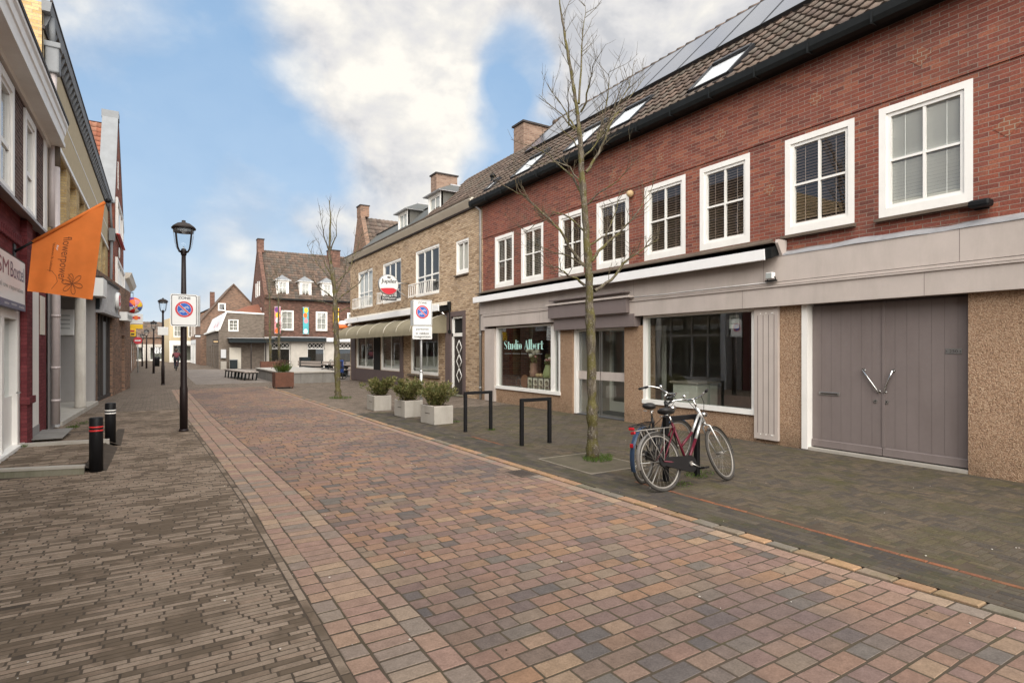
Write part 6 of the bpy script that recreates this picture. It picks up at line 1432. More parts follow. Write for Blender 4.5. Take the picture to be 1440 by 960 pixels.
# ------------------------------------------------------------------ street furniture
def zone_sign(fr, w, h, z0, parent, sub=None):
    """white plate with rounded corners, ZONE, and a no-parking disc"""
    def rr(a, c, d, e, r, b, mat, m):
        L = []
        for (x, y, s) in ((d - r, e - r, 0), (a + r, e - r, 90), (a + r, c + r, 180), (d - r, c + r, 270)):
            for q in range(0, 91, 30): L.append((x + r * math.cos(R(s + q)), b, y + r * math.sin(R(s + q))))
        m.poly(L, mat); return L
    m = MB(fr, 'galv'); m.box(-w / 2 + .02, w / 2 - .02, -.03, .03, z0 + .01, z0 + h - .01, 'galv'); p = m.build('sign_plate', parent)
    m = MB(fr, 'sign_white'); L = rr(-w / 2, z0, w / 2, z0 + h, .035, .034, 'sign_white', m); rr(-w / 2, z0, w / 2, z0 + h, .035, .03, 'galv', m)
    a, c = w / 2 - .018, .018
    rr(-a, z0 + c, a, z0 + h - c, .03, .0355, 'sign_ink', m); rr(-a + .012, z0 + c + .012, a - .012, z0 + h - c - .012, .025, .037, 'sign_white', m)
    if w > 0: text(m, 'ZONE', -w * .23, w * .23, z0 + h * .845, z0 + h * .92, .039, 'sign_ink', 0, .004)
    cz, rd = z0 + h * .53, w * .33
    def disc(r, b, mat): m.poly([(r * math.cos(2 * math.pi * k / 40), b, cz + r * math.sin(2 * math.pi * k / 40)) for k in range(40)], mat)
    disc(rd * 1.03, .0385, 'sign_white'); disc(rd, .040, 'sign_red'); disc(rd * .79, .0415, 'sign_white'); disc(rd * .76, .043, 'sign_blue')
    for sx, sz in ((.26, .26), (-.26, -.26)):
        x, z, s = sx * rd, cz + sz * rd, rd * .16
        for dx in (-1, 1):
            n = 12
            for k in range(n):
                t0, t1 = 2 * math.pi * k / n, 2 * math.pi * (k + 1) / n
                m.poly([(x + dx * s + r_ * math.cos(t), .0445, z - s * .35 + r_ * math.sin(t)) for r_, t in ((s * .75, t0), (s * .75, t1), (s * .5, t1), (s * .5, t0))], 'sign_white')
        m.poly([(x - s, .0445, z - s * .3), (x - s * .8, .0445, z - s * .3), (x + .2 * s, .0445, z + s * .8), (x - .1 * s, .0445, z + s * .8)], 'sign_white'); m.poly([(x + s, .0445, z - s * .3), (x + s * .8, .0445, z - s * .3), (x + .3 * s, .0445, z + s), (x + .6 * s, .0445, z + s)], 'sign_white'); m.box(x - s * .5, x + s * .7, .043, .0445, z + s * .5, z + s * .75, 'sign_white')
    wd = rd * .085; q = rd * .8 * math.sqrt(.5)
    m.poly([(-q - wd, .0455, cz + q - wd), (-q + wd, .0455, cz + q + wd), (q + wd, .0455, cz - q + wd), (q - wd, .0455, cz - q - wd)], 'sign_white'); wd *= .7
    m.poly([(-q - wd, .0465, cz + q - wd), (-q + wd, .0465, cz + q + wd), (q + wd, .0465, cz - q + wd), (q - wd, .0465, cz - q - wd)], 'sign_red')
    m.build('sign_face', p)
    if sub:
        hh = .40; z1 = z0 - .015; m = MB(fr, 'galv'); m.box(-w / 2 + .02, w / 2 - .02, -.02, .03, z1 - hh + .01, z1 - .01); s = m.build('text_plate', parent)
        m = MB(fr, 'sign_white'); rr(-w / 2, z1 - hh, w / 2, z1, .03, .034, 'sign_white', m)
        for k, tx in enumerate(sub): 
            ww = w * (.62, .66, .82)[k] / 2; text(m, tx, -ww, ww, z1 - .135 - k * .12, z1 - (.055 if k != 1 else .06) - k * .12, .036, 'sign_ink', 0, .004)
        m.build('sign_face', s)
def lamp(x, y, hgt, label, sign=False, plate=False, first=True):
    v = thing('street_lamp', label, 'street lamp', (x, y, 0), 'black lantern posts along the left pavement'); f = Fr((x, y, 0), (1, 0, 0), (0, -1, 0))
    m = MB(f, 'lamp_metal'); k = hgt / 4.38; t = hgt - .64
    m.tube([(0, 0, 0), (0, 0, .9), (0, 0, .95), (0, 0, 2.3), (0, 0, t)], [.075, .075, .062, .058, .04], 14); m.lathe((0, 0, t - .06), [(.045, 0), (.055, .02), (.055, .1), (.04, .14)], 12); m.lathe((0, 0, 0), [(.095, 0), (.095, .02), (.08, .05)], 14); m.build('post', v)
    m = MB(f, 'lamp_metal'); z = t
    prof = [(.05, .0), (.115, .03), (.155, .10), (.178, .22), (.195, .36), (.212, .50)]
    for q in range(4):
        an = R(45 + 90 * q); m.tube([(r_ * math.cos(an), r_ * math.sin(an), z + h_) for r_, h_ in prof], .014, 6)
    m.lathe((0, 0, z + .49), [(.20, 0), (.225, .0), (.228, .02), (.20, .03)], 24); m.lathe((0, 0, z), [(.05, 0), (.06, .02), (.05, .03)], 12); hd_ = m.build('lantern', v)
    m = MB(f, 'zinc'); m.lathe((0, 0, z + .51), [(.23, 0), (.20, .04), (.12, .10), (.04, .125), (.035, .15), (.04, .16), (.01, .17)], 24, 'dark_frame'); m.build('lantern_cap', hd_)
    m = MB(f, 'glass_lamp'); m.lathe((0, 0, z), [(.04, .01), (.105, .04), (.145, .11), (.168, .22), (.185, .36), (.2, .49)], 20); m.lathe((0, 0, z), [(.19, .42), (.195, .49)], 20, 'zinc'); m.tube([(0, 0, z + .03), (0, 0, z + .12)], .012, 6, 'steel'); m.build('glass', hd_)
    if sign: zone_sign(Fr((x, y - .085, 0), (math.cos(R(8)), math.sin(R(8)), 0), (math.sin(R(8)), -math.cos(R(8)), 0)), .50, .67, 2.19, v)
    if sign:
        m = MB(Fr((x + .02, y + .09, 0), (1, -.15, 0), (-.15, -1, 0)), 'galv'); m.box(-.22, .29, -.02, .02, 2.2, 2.85); m.build('rear_sign', v)
    if plate: m = MB(f, 'sign_white'); m.bbox(-.22, .22, .06, .11, 2.42, 2.82, .01); m.build('notice_plate', v)
    return v
lamp(.46, 13.77, 4.38, 'tall black lantern post carrying the white zone no parking sign', True)
lamp(.21, 32.57, 4.2, 'black lantern post with a blank white plate, next beyond the zone sign post', False, True)
lamp(-.26, 48.7, 3.8, 'third black lantern post of the row along the left pavement')
lamp(-.89, 62.2, 3.6, 'fourth black lantern post of the row along the left pavement')
lamp(-1.38, 70.5, 3.4, 'small far lantern post, last of the row on the left pavement')
v = thing('parking_sign', 'no parking zone sign with white text plate on a galvanised pole behind the planters', 'sign', (6.95, 16.5, ZR))
m = MB(Fr((6.95, 16.5, 0), (1, 0, 0), (0, -1, 0)), 'galv'); m.tube([(0, 0, ZR), (0, 0, 3.2)], .032, 10); m.tube([(0, 0, ZR), (0, 0, 1.02)], .05, 12); m.lathe((0, 0, 1.02), [(.055, 0), (.055, .03), (.035, .06)], 12, 'chrome'); m.build('pole', v)
zone_sign(Fr((6.95, 16.44, 0), (math.cos(R(-8)), math.sin(R(-8)), 0), (math.sin(R(-8)), -math.cos(R(-8)), 0)), .62, .80, 2.45, v, ('parkeren', 'in vakken', 'toegestaan'))
m = MB(Fr((6.9, 16.56, 0), (.9, .35, 0), (.35, -.9, 0)), 'galv'); m.box(-.34, .3, -.02, .02, 2.45, 3.22); m.build('rear_sign', v)
for (x, y, mt, lab) in ((-.735, 9.86, 'red_paint', 'black bollard with two red bands at the corner of the raised doorstep'), (-.72, 12.42, 'white_paint', 'black bollard with two white bands behind the red banded one')):
    v = thing('bollard', lab, 'bollard', (x, y, 0), 'black bollards by the left shop steps'); m = MB(WORLD, 'black_paint')
    m.lathe((x, y, 0), [(.082, 0), (.082, .745), (.076, .755), (.06, .757)], 28); m.build('body', v)
    m = MB(WORLD, mt)
    for z in (.625, .575): m.lathe((x, y, z), [(.0825, -.011), (.0848, -.009), (.0848, .009), (.0825, .011)], 28)
    m.build('reflective_band', v)
def hoop(x0, x1, y, label):
    v = None; m = MB(WORLD, 'black_paint'); s = .03
    m.bbox(x0 - s, x0 + s, y - s, y + s, ZR, .83 + ZR, .004); m.bbox(x1 - s, x1 + s, y - s, y + s, ZR, .83 + ZR, .004); m.bbox(x0 + s, x1 - s, y - s, y + s, .77 + ZR, .829 + ZR, .004)
    tag(m.build('bike_stand', base=((x0 + x1) / 2, y, ZR)), label, 'bike stand', 'black square hoops for parking bicycles')
hoop(5.45, 6.05, 8.43, 'empty black square bike hoop nearer the shop door, beside the tree'); hoop(5.38, 5.98, 10.46, 'empty black square bike hoop beside the concrete planters'); hoop(5.55, 6.14, 5.17, 'black square bike hoop with two bicycles leaning on it')
# planters
def leafblade(m, p, d, L, W, mat, rn):
    d = Vector(d).normalized(); s = d.cross(Vector((rn.uniform(-1, 1), rn.uniform(-1, 1), rn.uniform(-1, 1)))).normalized() * W
    p = Vector(p); mid = p + d * L * .5; m.poly([tuple(p), tuple(mid + s), tuple(p + d * L), tuple(mid - s)], mat)
def shrub(m, c, rx, ry, hz, n, rn, mat='leaf', L=.09, W=.014):
    stems = []
    for k in range(34):
        th = rn.uniform(0, 6.28); e = Vector((c[0] + rx * math.cos(th) * rn.uniform(.2, 1), c[1] + ry * math.sin(th) * rn.uniform(.2, 1), c[2] + hz * rn.uniform(.55, 1.08)))
        b = Vector((c[0] + (e.x - c[0]) * .25, c[1] + (e.y - c[1]) * .25, c[2])); md = b.lerp(e, .5) + Vector((rn.uniform(-.04, .04), rn.uniform(-.04, .04), .05)); stems.append((b, md, e)); m.tube([tuple(b), tuple(md), tuple(e)], [.006, .005, .002], 4, 'twig')
    for k in range(n):
        b, md, e = rn.choice(stems); t = rn.random() ** .55; p = b.lerp(md, t * 2) if t < .5 else md.lerp(e, t * 2 - 1)
        p = p + Vector((rn.gauss(0, .03), rn.gauss(0, .03), rn.gauss(0, .025))); out = (p - Vector(c)); out.z = abs(out.z) * .6 + .15
        leafblade(m, p, out.normalized() + Vector((rn.gauss(0, .55), rn.gauss(0, .55), rn.gauss(0.1, .5))), L * rn.uniform(.6, 1.2), W * rn.uniform(.7, 1.3), mat, rn)
for k, (x, y, lab, rz) in enumerate(((5.49, 12.12, 'pale concrete planter with leggy green shrub, nearest to the bike hoops', R(4)), (5.44, 13.75, 'pale concrete planter with the bushiest shrub, in the middle of the three', R(2)), (5.31, 15.65, 'pale concrete planter with round shrub, farthest and nearest the cafe windows', R(0)))):
    v = thing('planter', lab, 'planter', (x, y, ZR), 'concrete planters with evergreen shrubs before the cafe', (0, 0, rz)); a, b, h = .245, .34, .42; m = MB(WORLD, 'concrete_white')
    m.bbox(-a, a, -b, b, 0, h, .012); m.box(-a + .04, a - .04, -b + .04, b - .04, h - .0, h + .004, 'soil'); m.box(-a - .001, -a + .002, -.12, .12, .235, .25, 'dark_frame'); m.build('box', v, local=True)
    rn = random.Random(40 + k); m = MB(WORLD, 'leaf'); shrub(m, (0, 0, h - .05), .50, .56, .50, 3000, rn, 'leaf', .09, .014); m.build('shrub', v, local=True)
v = thing('steel_planter', 'rusty corten steel planter box with grasses beside the stone stage', 'planter', (4.72, 26.75, 0)); m = MB(WORLD, 'corten'); m.bbox(4.33, 5.1, 26.4, 27.2, .08, .72, .008); m.box(4.38, 5.05, 26.45, 27.15, .70, .722, 'soil')
for x in (4.36, 5.03): 
    for y in (26.43, 27.13): m.box(x, x + .04, y, y + .04, 0, .09)
m.build('box', v); rn = random.Random(77); m = MB(WORLD, 'grass')
for k in range(420):
    th = rn.uniform(0, 6.28); r_ = rn.uniform(0, .25); p = (4.72 + r_ * math.cos(th), 26.8 + r_ * math.sin(th), .7); leafblade(m, p, (math.cos(th) * rn.uniform(.1, .9), math.sin(th) * rn.uniform(.1, .9), 1), rn.uniform(.25, .55), .008, 'grass', rn)
for k in range(260):
    p = (4.62 + rn.gauss(0, .16), 26.8 + rn.gauss(0, .15), 1.0 + rn.uniform(-.1, .25)); leafblade(m, p, (rn.gauss(0, 1), rn.gauss(0, 1), rn.gauss(.5, 1)), .08, .02, 'leaf_brown', rn)
m.build('grasses', v)
m = MB(WORLD, 'corten'); m.bbox(7.2, 8.7, 50.6, 51.3, 0, .75, .01); m.box(7.25, 8.65, 50.65, 51.25, .74, .76, 'soil'); tag(m.build('steel_planter', base=(8, 51, 0)), 'long low corten planter box under the dark canopy on the plaza', 'planter')
m = MB(WORLD, 'black_paint'); m.lathe((-.1, 70, 0), [(.25, 0), (.28, .8), (.3, .95), (.2, 1.0)], 14); tag(m.build('litter_bin', base=(-.1, 70, 0)), 'small dark litter bin far down the left pavement between the lamp posts', 'bin')
# ------------------------------------------------------------------ bare trees
TS, TC = math.sin(TH), math.cos(TH)
def at(u, v, D): a, b = (u - 720) / 800.0, (492 - v) / 800.0; return Vector(((TS + TC * a) * D, (TC - TS * a) * D, H + b * D))
def twigs(m, P, rn, r0, depth, dens, Lk, mat):
    """side shoots along a branch, bending up"""
    for k in range(1, len(P)):
        seg = P[k] - P[k - 1]; n = max(1, int(seg.length * dens * 1.8 + rn.random()))
        for q in range(n):
            p = P[k - 1].lerp(P[k], rn.random()); d = seg.normalized(); side = d.orthogonal(); side.rotate(Matrix.Rotation(rn.uniform(0, 6.28), 3, d)); d2 = (d * .8 + side * rn.uniform(.4, .85) + Vector((0, 0, .35))).normalized()
            L = Lk * rn.uniform(.4, 1.2); Q = [p]; nn = 4
            for j in range(nn):
                d2 = (d2 + Vector((rn.gauss(0, .06), rn.gauss(0, .06), rn.gauss(.10, .06)))).normalized(); Q.append(Q[-1] + d2 * L / nn)
            m.tube([tuple(x) for x in Q], [r0 * .55, r0 * .48, r0 * .4, r0 * .32, r0 * .24], 4, mat, False)
            if depth > 0: twigs(m, Q[1:], rn, r0 * .55, depth - 1, dens * 1.25, Lk * .55, mat)
def tree(name, label, base, D, trunk, limbs, ppm, seed, dens, Lk, group):
    rn = random.Random(seed); v = thing(name, label, 'tree', base, group); P = [at(u, w, D) for u, w, r in trunk]; Rr = [r / ppm for u, w, r in trunk]
    # denser trunk with knobs
    PP, RR = [], []
    for k in range(len(P) - 1):
        for q in range(6):
            t = q / 6; PP.append(P[k].lerp(P[k + 1], t) + Vector((rn.gauss(0, .004), rn.gauss(0, .004), 0))); RR.append((Rr[k] * (1 - t) + Rr[k + 1] * t) * (rn.uniform(.88, 1.1) if rn.random() < .8 else 1.28))
    PP.append(P[-1]); RR.append(Rr[-1]); PP[0].z = base[2] - .03; RR[0] *= 1.2; RR[1] *= 1.08
    m = MB(WORLD, 'bark'); m.tube([tuple(p) for p in PP], RR, 12); m.build('trunk', v)
    m = MB(WORLD, 'twig')
    twigs(m, P[-7:], rn, .011, 1, dens * .8, Lk * .8, 'twig')
    for L, r0 in limbs:
        dd = rn.uniform(-1, 1); Q = []; acc = 0; pu = None
        for (u, w) in L:
            if pu is not None: acc += math.hypot(u - pu[0], w - pu[1]) / ppm
            Q.append(at(u, w, D + dd * acc * .9)); pu = (u, w)
        # smooth into finer points
        QQ = []
        for k in range(len(Q) - 1):
            for q in range(3): QQ.append(Q[k].lerp(Q[k + 1], q / 3) + (Vector((rn.gauss(0, .012), rn.gauss(0, .012), rn.gauss(0, .012))) if k + q > 0 else Vector()))
        QQ.append(Q[-1]); n = len(QQ); rl = [max(.0025, r0 / ppm * (1 - .85 * k / (n - 1))) for k in range(n)]
        m.tube([tuple(x) for x in QQ], rl, 7, 'bark', False); twigs(m, QQ[2:], rn, max(.0075, r0 / ppm * .5), 1, dens, Lk, 'twig')
    m.build('crown', v); return v
tree('street_tree', 'bare mossy street tree in the square pit between the bike hoops', (5.75, 6.9, ZR), 8.88,
     [(833, 645, 8.5), (833, 600, 7.2), (832.5, 560, 6.6), (831, 480, 6.3), (829, 420, 5.9), (828, 380, 5.2), (823, 310, 4.5), (818, 240, 3.9), (815, 190, 3.3), (811, 150, 2.6), (803, 100, 1.9), (795, 55, 1.6), (787, 5, 1.0), (783, -30, .5)],
     [([(836, 409), (861, 393), (876, 370), (907, 347), (926, 336)], 2.6), ([(832, 367), (848, 347), (866, 331), (881, 318), (900, 292), (918, 261)], 2.4), ([(822, 401), (801, 388), (790, 380), (770, 372)], 2.0), ([(824, 373), (808, 357), (788, 323), (775, 310), (736, 276), (712, 262)], 2.6), ([(819, 279), (806, 250), (772, 219), (745, 205)], 2.0), ([(824, 242), (837, 224), (848, 201), (855, 180), (880, 130), (890, 105)], 2.2),
      ([(814, 146), (819, 77), (821, 42), (823, 8)], 1.7), ([(817, 158), (829, 117), (833, 100), (838, 82)], 1.5), ([(809, 181), (796, 158), (769, 117)], 1.5), ([(808, 183), (792, 162), (758, 133)], 1.5), ([(800, 177), (799, 146), (800, 112)], 1.2), ([(840, 196), (850, 167), (857, 117), (859, 98)], 1.5), ([(844, 194), (865, 150), (878, 108)], 1.5), ([(852, 183), (886, 135), (915, 102)], 1.3), ([(826, 330), (800, 305), (780, 300), (752, 318), (735, 330)], 1.5), ([(828, 345), (852, 330), (868, 290), (872, 262)], 1.6), ([(830, 385), (800, 360), (772, 352), (745, 340)], 1.3), ([(819, 262), (800, 235), (775, 228), (740, 235)], 1.5), ([(822, 290), (845, 270), (870, 255), (890, 225)], 1.3), ([(816, 210), (800, 190), (785, 180)], 1.3), ([(817, 225), (838, 205), (846, 180), (848, 150)], 1.4)], 90.0, 5, 4.2, .42, 'bare young trees along the street')
tree('street_tree', 'bare street tree beyond the planters, before the dark corner house', (5.35, 20.2, ZR), 20.0,
     [(475.5, 561, 4.4), (475, 540, 3.8), (474, 500, 3.5), (472, 440, 3.3), (470, 405, 3.0), (467, 380, 2.6), (463, 358, 2.0), (464, 330, 1.2), (465, 305, .8), (463, 282, .4)],
     [([(463, 352), (457, 338), (453, 318), (451, 300)], 1.1), ([(465, 352), (472, 332), (474, 305)], 1.1), ([(468, 395), (447, 372), (432, 345)], 1.2), ([(470, 400), (490, 380), (500, 355), (508, 330)], 1.2), ([(471, 425), (488, 410), (505, 398), (512, 385)], 1.2), ([(470, 420), (452, 406), (438, 392)], 1.1), ([(472, 440), (490, 432), (503, 440)], 1.0), ([(468, 392), (455, 365), (448, 340)], 1.0), ([(471, 432), (455, 425), (440, 420)], .9), ([(472, 415), (485, 385), (488, 360)], 1.0)], 40.0, 8, 2.6, .55, 'bare young trees along the street')
for k, (x, y, lab) in enumerate(((8.15, 51.8, 'slim bare tree on the plaza left of its neighbour, before the corner house'), (8.95, 52.4, 'slim bare tree on the plaza nearest the first cafe door of the corner house'))):
    rn = random.Random(90 + k); v = thing('plaza_tree', lab, 'tree', (x, y, 0), 'bare young trees on the plaza'); P = [Vector((x, y, -.02)), Vector((x - .05, y, 2)), Vector((x - .1, y, 4)), Vector((x - .1, y, 6)), Vector((x - .2, y, 8.2))]
    m = MB(WORLD, 'bark'); m.tube([tuple(p) for p in P], [.14, .11, .085, .05, .012], 8); m.build('trunk', v); m = MB(WORLD, 'twig'); twigs(m, P[1:], rn, .03, 2, 1.7, 1.2, 'twig'); m.build('crown', v)
# grass at the foot of the trees and posts
m = MB(WORLD, 'grass'); rn = random.Random(15)
for (x, y, z, r_, n, hh) in ((5.72, 6.72, ZR, .22, 420, .07), (5.95, 6.85, ZR, .16, 200, .06), (5.36, 19.9, ZR, .4, 300, .1), (5.98, 10.4, ZR, .09, 60, .04), (6.1, 5.15, ZR, .15, 120, .05), (6.3, 5.25, ZR, .2, 100, .04), (5.6, 4.95, ZR, .15, 80, .03), (5.9, 12.0, ZR, .12, 80, .05), (-1.55, 15.3, .03, .12, 120, .08), (-1.35, 16.2, .02, .22, 120, .06), (-1.9, 12.2, .1, .06, 40, .06), (5.4, 13.5, ZR, .1, 40, .04)):
    for k in range(n):
        th = rn.uniform(0, 6.28); q = r_ * math.sqrt(rn.random()); leafblade(m, (x + q * math.cos(th), y + q * math.sin(th), z), (rn.gauss(0, .5), rn.gauss(0, .5), 1), hh * rn.uniform(.5, 1.3), .004, 'grass', rn)
struct(m.build('grass'), 'stuff')
m = MB(WORLD, 'stone_pale'); rn = random.Random(61)
for k in range(260):
    x, y = rn.uniform(-1.8, 8.5), 1.2 + 14 * rn.random() ** 1.6; z = .002 if x < 4.5 else ZR + .002; r_ = rn.uniform(.003, .009)
    a_ = rn.uniform(0, 3); c_, s_ = math.cos(a_) * r_, math.sin(a_) * r_
    m.prism([(x + c_, y + s_, z), (x - s_, y + c_, z), (x - c_ * .8, y - s_, z), (x + s_, y - c_ * .7, z)], (0, 0, r_ * .5), rn.choice(['stone_pale', 'leaf_brown', 'stone_pale', 'wood_grey', 'soil']))
struct(m.build('litter_debris'), 'stuff')
# ------------------------------------------------------------------ bicycles
def bicycle(label, loc, rz, lean, steer, cols, omafiets, group, seed=0):
    main, second, fend = cols
    v = thing('bicycle', label, 'bicycle', loc, group, (lean, 0, rz)); RW = .335
    ax0, ax1 = Vector((.84, 0, .98)), Vector((1.10, 0, .35)); axd = (ax1 - ax0).normalized(); rot = Matrix.Rotation(steer, 3, axd)
    class SF:
        def __call__(s, a, b, c): return rot @ (Vector((a, b, c)) - ax0) + ax0
    S = SF(); hub = Vector((1.12, 0, .35))
    def wheel(c, fr):
        m = MB(fr, 'tyre_rubber'); m.torus((c[0], 0, c[2]), RW, .019, 44, 8); w = m.build('wheel', v, local=True)
        m = MB(fr, 'rim_metal'); m.torus((c[0], 0, c[2]), RW - .026, .012, 44, 6)
        m.tube([(c[0], -.045, c[2]), (c[0], .045, c[2])], .02, 10)
        for k in range(28):
            th = 2 * math.pi * k / 28; t2 = th + (.5 if k % 2 else -.5); m.tube([(c[0] + .02 * math.cos(t2), (.03 if k % 4 < 2 else -.03), c[2] + .02 * math.sin(t2)), (c[0] + (RW - .03) * math.cos(th), 0, c[2] + (RW - .03) * math.sin(th))], .0013, 3, 'rim_metal', False)
        m.build('rim', w, local=True)
    wheel((0, 0, .354), WORLD); wheel((1.12, 0, .354), S)
    m = MB(WORLD, second); bb = (.46, 0, .28); st = (.335, 0, .80); hb_, ht = (.905, 0, .825), (.845, 0, .97)
    m.tube([bb, st], .017, 10, second)
    if omafiets:
        m.tube([hb_, (.72, 0, .52), (.52, 0, .36), bb], .017, 10); m.tube([(.875, 0, .89), (.66, 0, .60), (.42, 0, .48)], .014, 10)
    else:
        md = (.70, 0, .57); m.tube([hb_, md], .021, 10, main); m.tube([md, bb], .021, 10, second); m.tube([(.875, 0, .90), (.66, 0, .66)], .018, 10, main); m.tube([(.66, 0, .66), (.41, 0, .50)], .018, 10, second)
    m.tube([ht, (.925, 0, .775)], .024, 12, main)
    for s in (-1, 1): m.tube([(.46, s * .03, .28), (0, s * .065, .354)], .010, 8, second); m.tube([(.35, s * .02, .75), (0, s * .065, .354)], .009, 8, second)
    m.tube([st, (.31, 0, .90)], .013, 8, 'chrome'); m.build('frame', v, local=True)
    m = MB(S, main)
    m.tube([(.925, 0, .775), (.935, 0, .74)], .02, 8)
    for s in (-1, 1): m.tube([(.935, 0, .74), (.945, s * .05, .715), (1.03, s * .055, .52), (1.12, s * .055, .354)], [.014, .014, .012, .009], 8)
    m.build('fork', v, local=True)
    m = MB(S, 'chrome'); m.tube([(.845, 0, .96), (.82, 0, 1.06), (.87, 0, 1.09)], .013, 10)
    w_ = .28
    for s in (-1, 1): m.tube([(.87, 0, 1.09), (.89, s * .08, 1.10), (.86, s * .17, 1.13), (.78, s * .24, 1.14), (.70, s * w_, 1.12)], .011, 10)
    h = m.build('handlebar', v, local=True); m = MB(S, 'bike_black')
    for s in (-1, 1): m.tube([(.73, s * (w_ - .015), 1.128), (.60, s * (w_ + .015), 1.09)], .017, 10); m.tube([(.72, s * .25, 1.115), (.62, s * .24, 1.085)], .006, 6, 'steel')
    m.sphere((.84, .12, 1.16), .026, 8, 'chrome'); m.build('grip', h, local=True)
    m = MB(S, 'bike_black'); m.tube([(.86, .1, 1.1), (.95, .09, 1.0), (.96, .03, .85), (.95, .04, .72)], .004, 5); m.tube([(.86, -.1, 1.1), (.97, -.06, 1.02), (.93, -.02, .86), (.6, -.02, .58)], .004, 5); m.build('brake_cable', v, local=True)
    bm = bmesh.new(); bmesh.ops.create_uvsphere(bm, u_segments=18, v_segments=10, radius=1)
    for q in bm.verts:
        x, y, z = q.co; t = (x + 1) / 2; wd = .095 * (1 - t) ** .8 + .022; q.co = Vector((.29 + x * .135, y * wd, .945 + z * (.035 + .02 * (1 - t)) + .02 * (1 - t)))
    m = MB(WORLD, 'leather'); m.add_bm(bm, 'leather', True); bm.free()
    for s in (-1, 1): m.torus((.22, s * .045, .90), .022, .006, 12, 5, 'steel', 'c')
    m.build('saddle', v, local=True)
    def mud(fr, cx_, a0, a1, mat, nm):
        m = MB(fr, mat); pv = None; n = 26
        for k in range(n + 1):
            th = R(a0 + (a1 - a0) * k / n); i = m.pts([(cx_ + (RW + .032 - abs(y) * .35) * math.cos(th), y, .354 + (RW + .032 - abs(y) * .35) * math.sin(th)) for y in (-.03, -.018, 0, .018, .03)])
            if pv is not None:
                for q in range(4): m.face((pv + q, pv + q + 1, i + q + 1, i + q), mat, True)
            pv = i
        th = R(a1 - 12 if a1 > 150 else a0 + 12)
        for s in (-1, 1): m.tube([(cx_, s * .055, .354), (cx_ + (RW + .02) * math.cos(th), s * .03, .354 + (RW + .02) * math.sin(th))], .003, 5, 'steel')
        return m.build(nm, v, local=True)
    mud(WORLD, 0, 20, 205 if omafiets else 190, fend, 'mudguard'); mud(S, 1.12, -5 if not omafiets else -30, 118, fend, 'mudguard')
    cm = 'bike_black' if omafiets else 'rim_metal'; m = MB(WORLD, cm); z = .745
    for y in (-.055, 0, .055): m.tube([(.26, y, z + .005), (-.30, y, z)], .006, 6)
    m.tube([(.26, -.055, z + .005), (.26, .055, z + .005)], .006, 6); m.tube([(-.30, -.055, z), (-.33, 0, z), (-.30, .055, z)], .006, 6); m.tube([(-.05, -.055, z), (-.05, .055, z)], .006, 6)
    for s in (-1, 1): m.tube([(-.18, s * .055, z), (0, s * .075, .36)], .006, 6); m.tube([(.12, s * .055, z), (0, s * .075, .36)], .006, 6)
    m.build('carrier', v, local=True)
    m = MB(WORLD, 'reflector_red'); m.bbox(-.36, -.335, -.035, .035, z - .035, z + .0, .008); m.build('rear_light', v, local=True)
    m = MB(WORLD, 'reflector_red')
    if omafiets: m.bbox(-.372, -.350, -.02, .02, .50, .55, .006); m.build('reflector', v, local=True)
    m = MB(S, 'bike_black'); m.lathe((1.0, 0, .88), [(.012, -.05), (.032, -.02), (.036, .03), (.03, .035)], 12, 'chrome', True, 'a'); m.tube([(.93, 0, .82), (.98, 0, .87)], .006, 5); m.build('front_light', v, local=True)
    m = MB(WORLD, 'bike_black'); L = []
    for q in range(60, 301, 20): L.append((0 + .055 * math.cos(R(q)), .35 + .06 * math.sin(R(q))))
    for q in range(-110, 111, 20): L.append((.46 + .105 * math.cos(R(q)), .28 + .105 * math.sin(R(q))))
    m.prism([(x, -.062, z_) for x, z_ in L], (0, .022, 0)); m.build('chain_case', v, local=True)
    m = MB(WORLD, 'steel')
    for s, an in ((-1, -25), (1, 155)):
        e = Vector((.46 + .17 * math.cos(R(an)), s * .075, .28 + .17 * math.sin(R(an)))); m.tube([(.46, s * .07, .28), tuple(e)], .009, 6); m.bbox(e.x - .045, e.x + .045, min(e.y, e.y + s * .09), max(e.y, e.y + s * .09), e.z - .012, e.z + .012, .004, 'bike_black')
    m.lathe((.46, -.075, .28), [(.03, 0), (.03, .15)], 10, 'steel', False, 'b'); m.build('crank', v, local=True)
    m = MB(WORLD, 'bike_black'); m.torus((.02, -.0, .62), .07, .011, 16, 6, 'bike_black'); m.build('ring_lock', v, local=True)
    if not omafiets: m = MB(WORLD, 'rim_metal'); m.tube([(.05, .06, .33), (-.12, .10, .08), (-.15, .1, .06)], .009, 6); m.build('kickstand', v, local=True)
    return v
b1 = bicycle('silver and maroon ladies bicycle leaning on the bike hoop, nearest to the road', (5.15, 4.80, ZR - .003), 0, R(-15), R(-16), ('bike_silver', 'bike_maroon', 'rim_metal'), False, 'bicycles parked at the hoop')
b2 = bicycle('black and blue bicycle with blue mudguards behind the silver one', (5.24, 5.24, ZR - .003), R(23), R(-2), R(28), ('bike_black', 'bike_black', 'bike_blue'), True, 'bicycles parked at the hoop')
b3 = bicycle('dark bicycle ridden by the cyclist far down the street', (1.3, 54.0, 0), R(92), 0, 0, ('bike_black', 'bike_black', 'bike_black'), True, None); 
b4 = dup(b2, (9.05, 33.0, 0), 'bicycle parked beside the blue board at the end of the cafe terrace', R(200)); b4['group'] = 'bicycles at the cafe terrace'
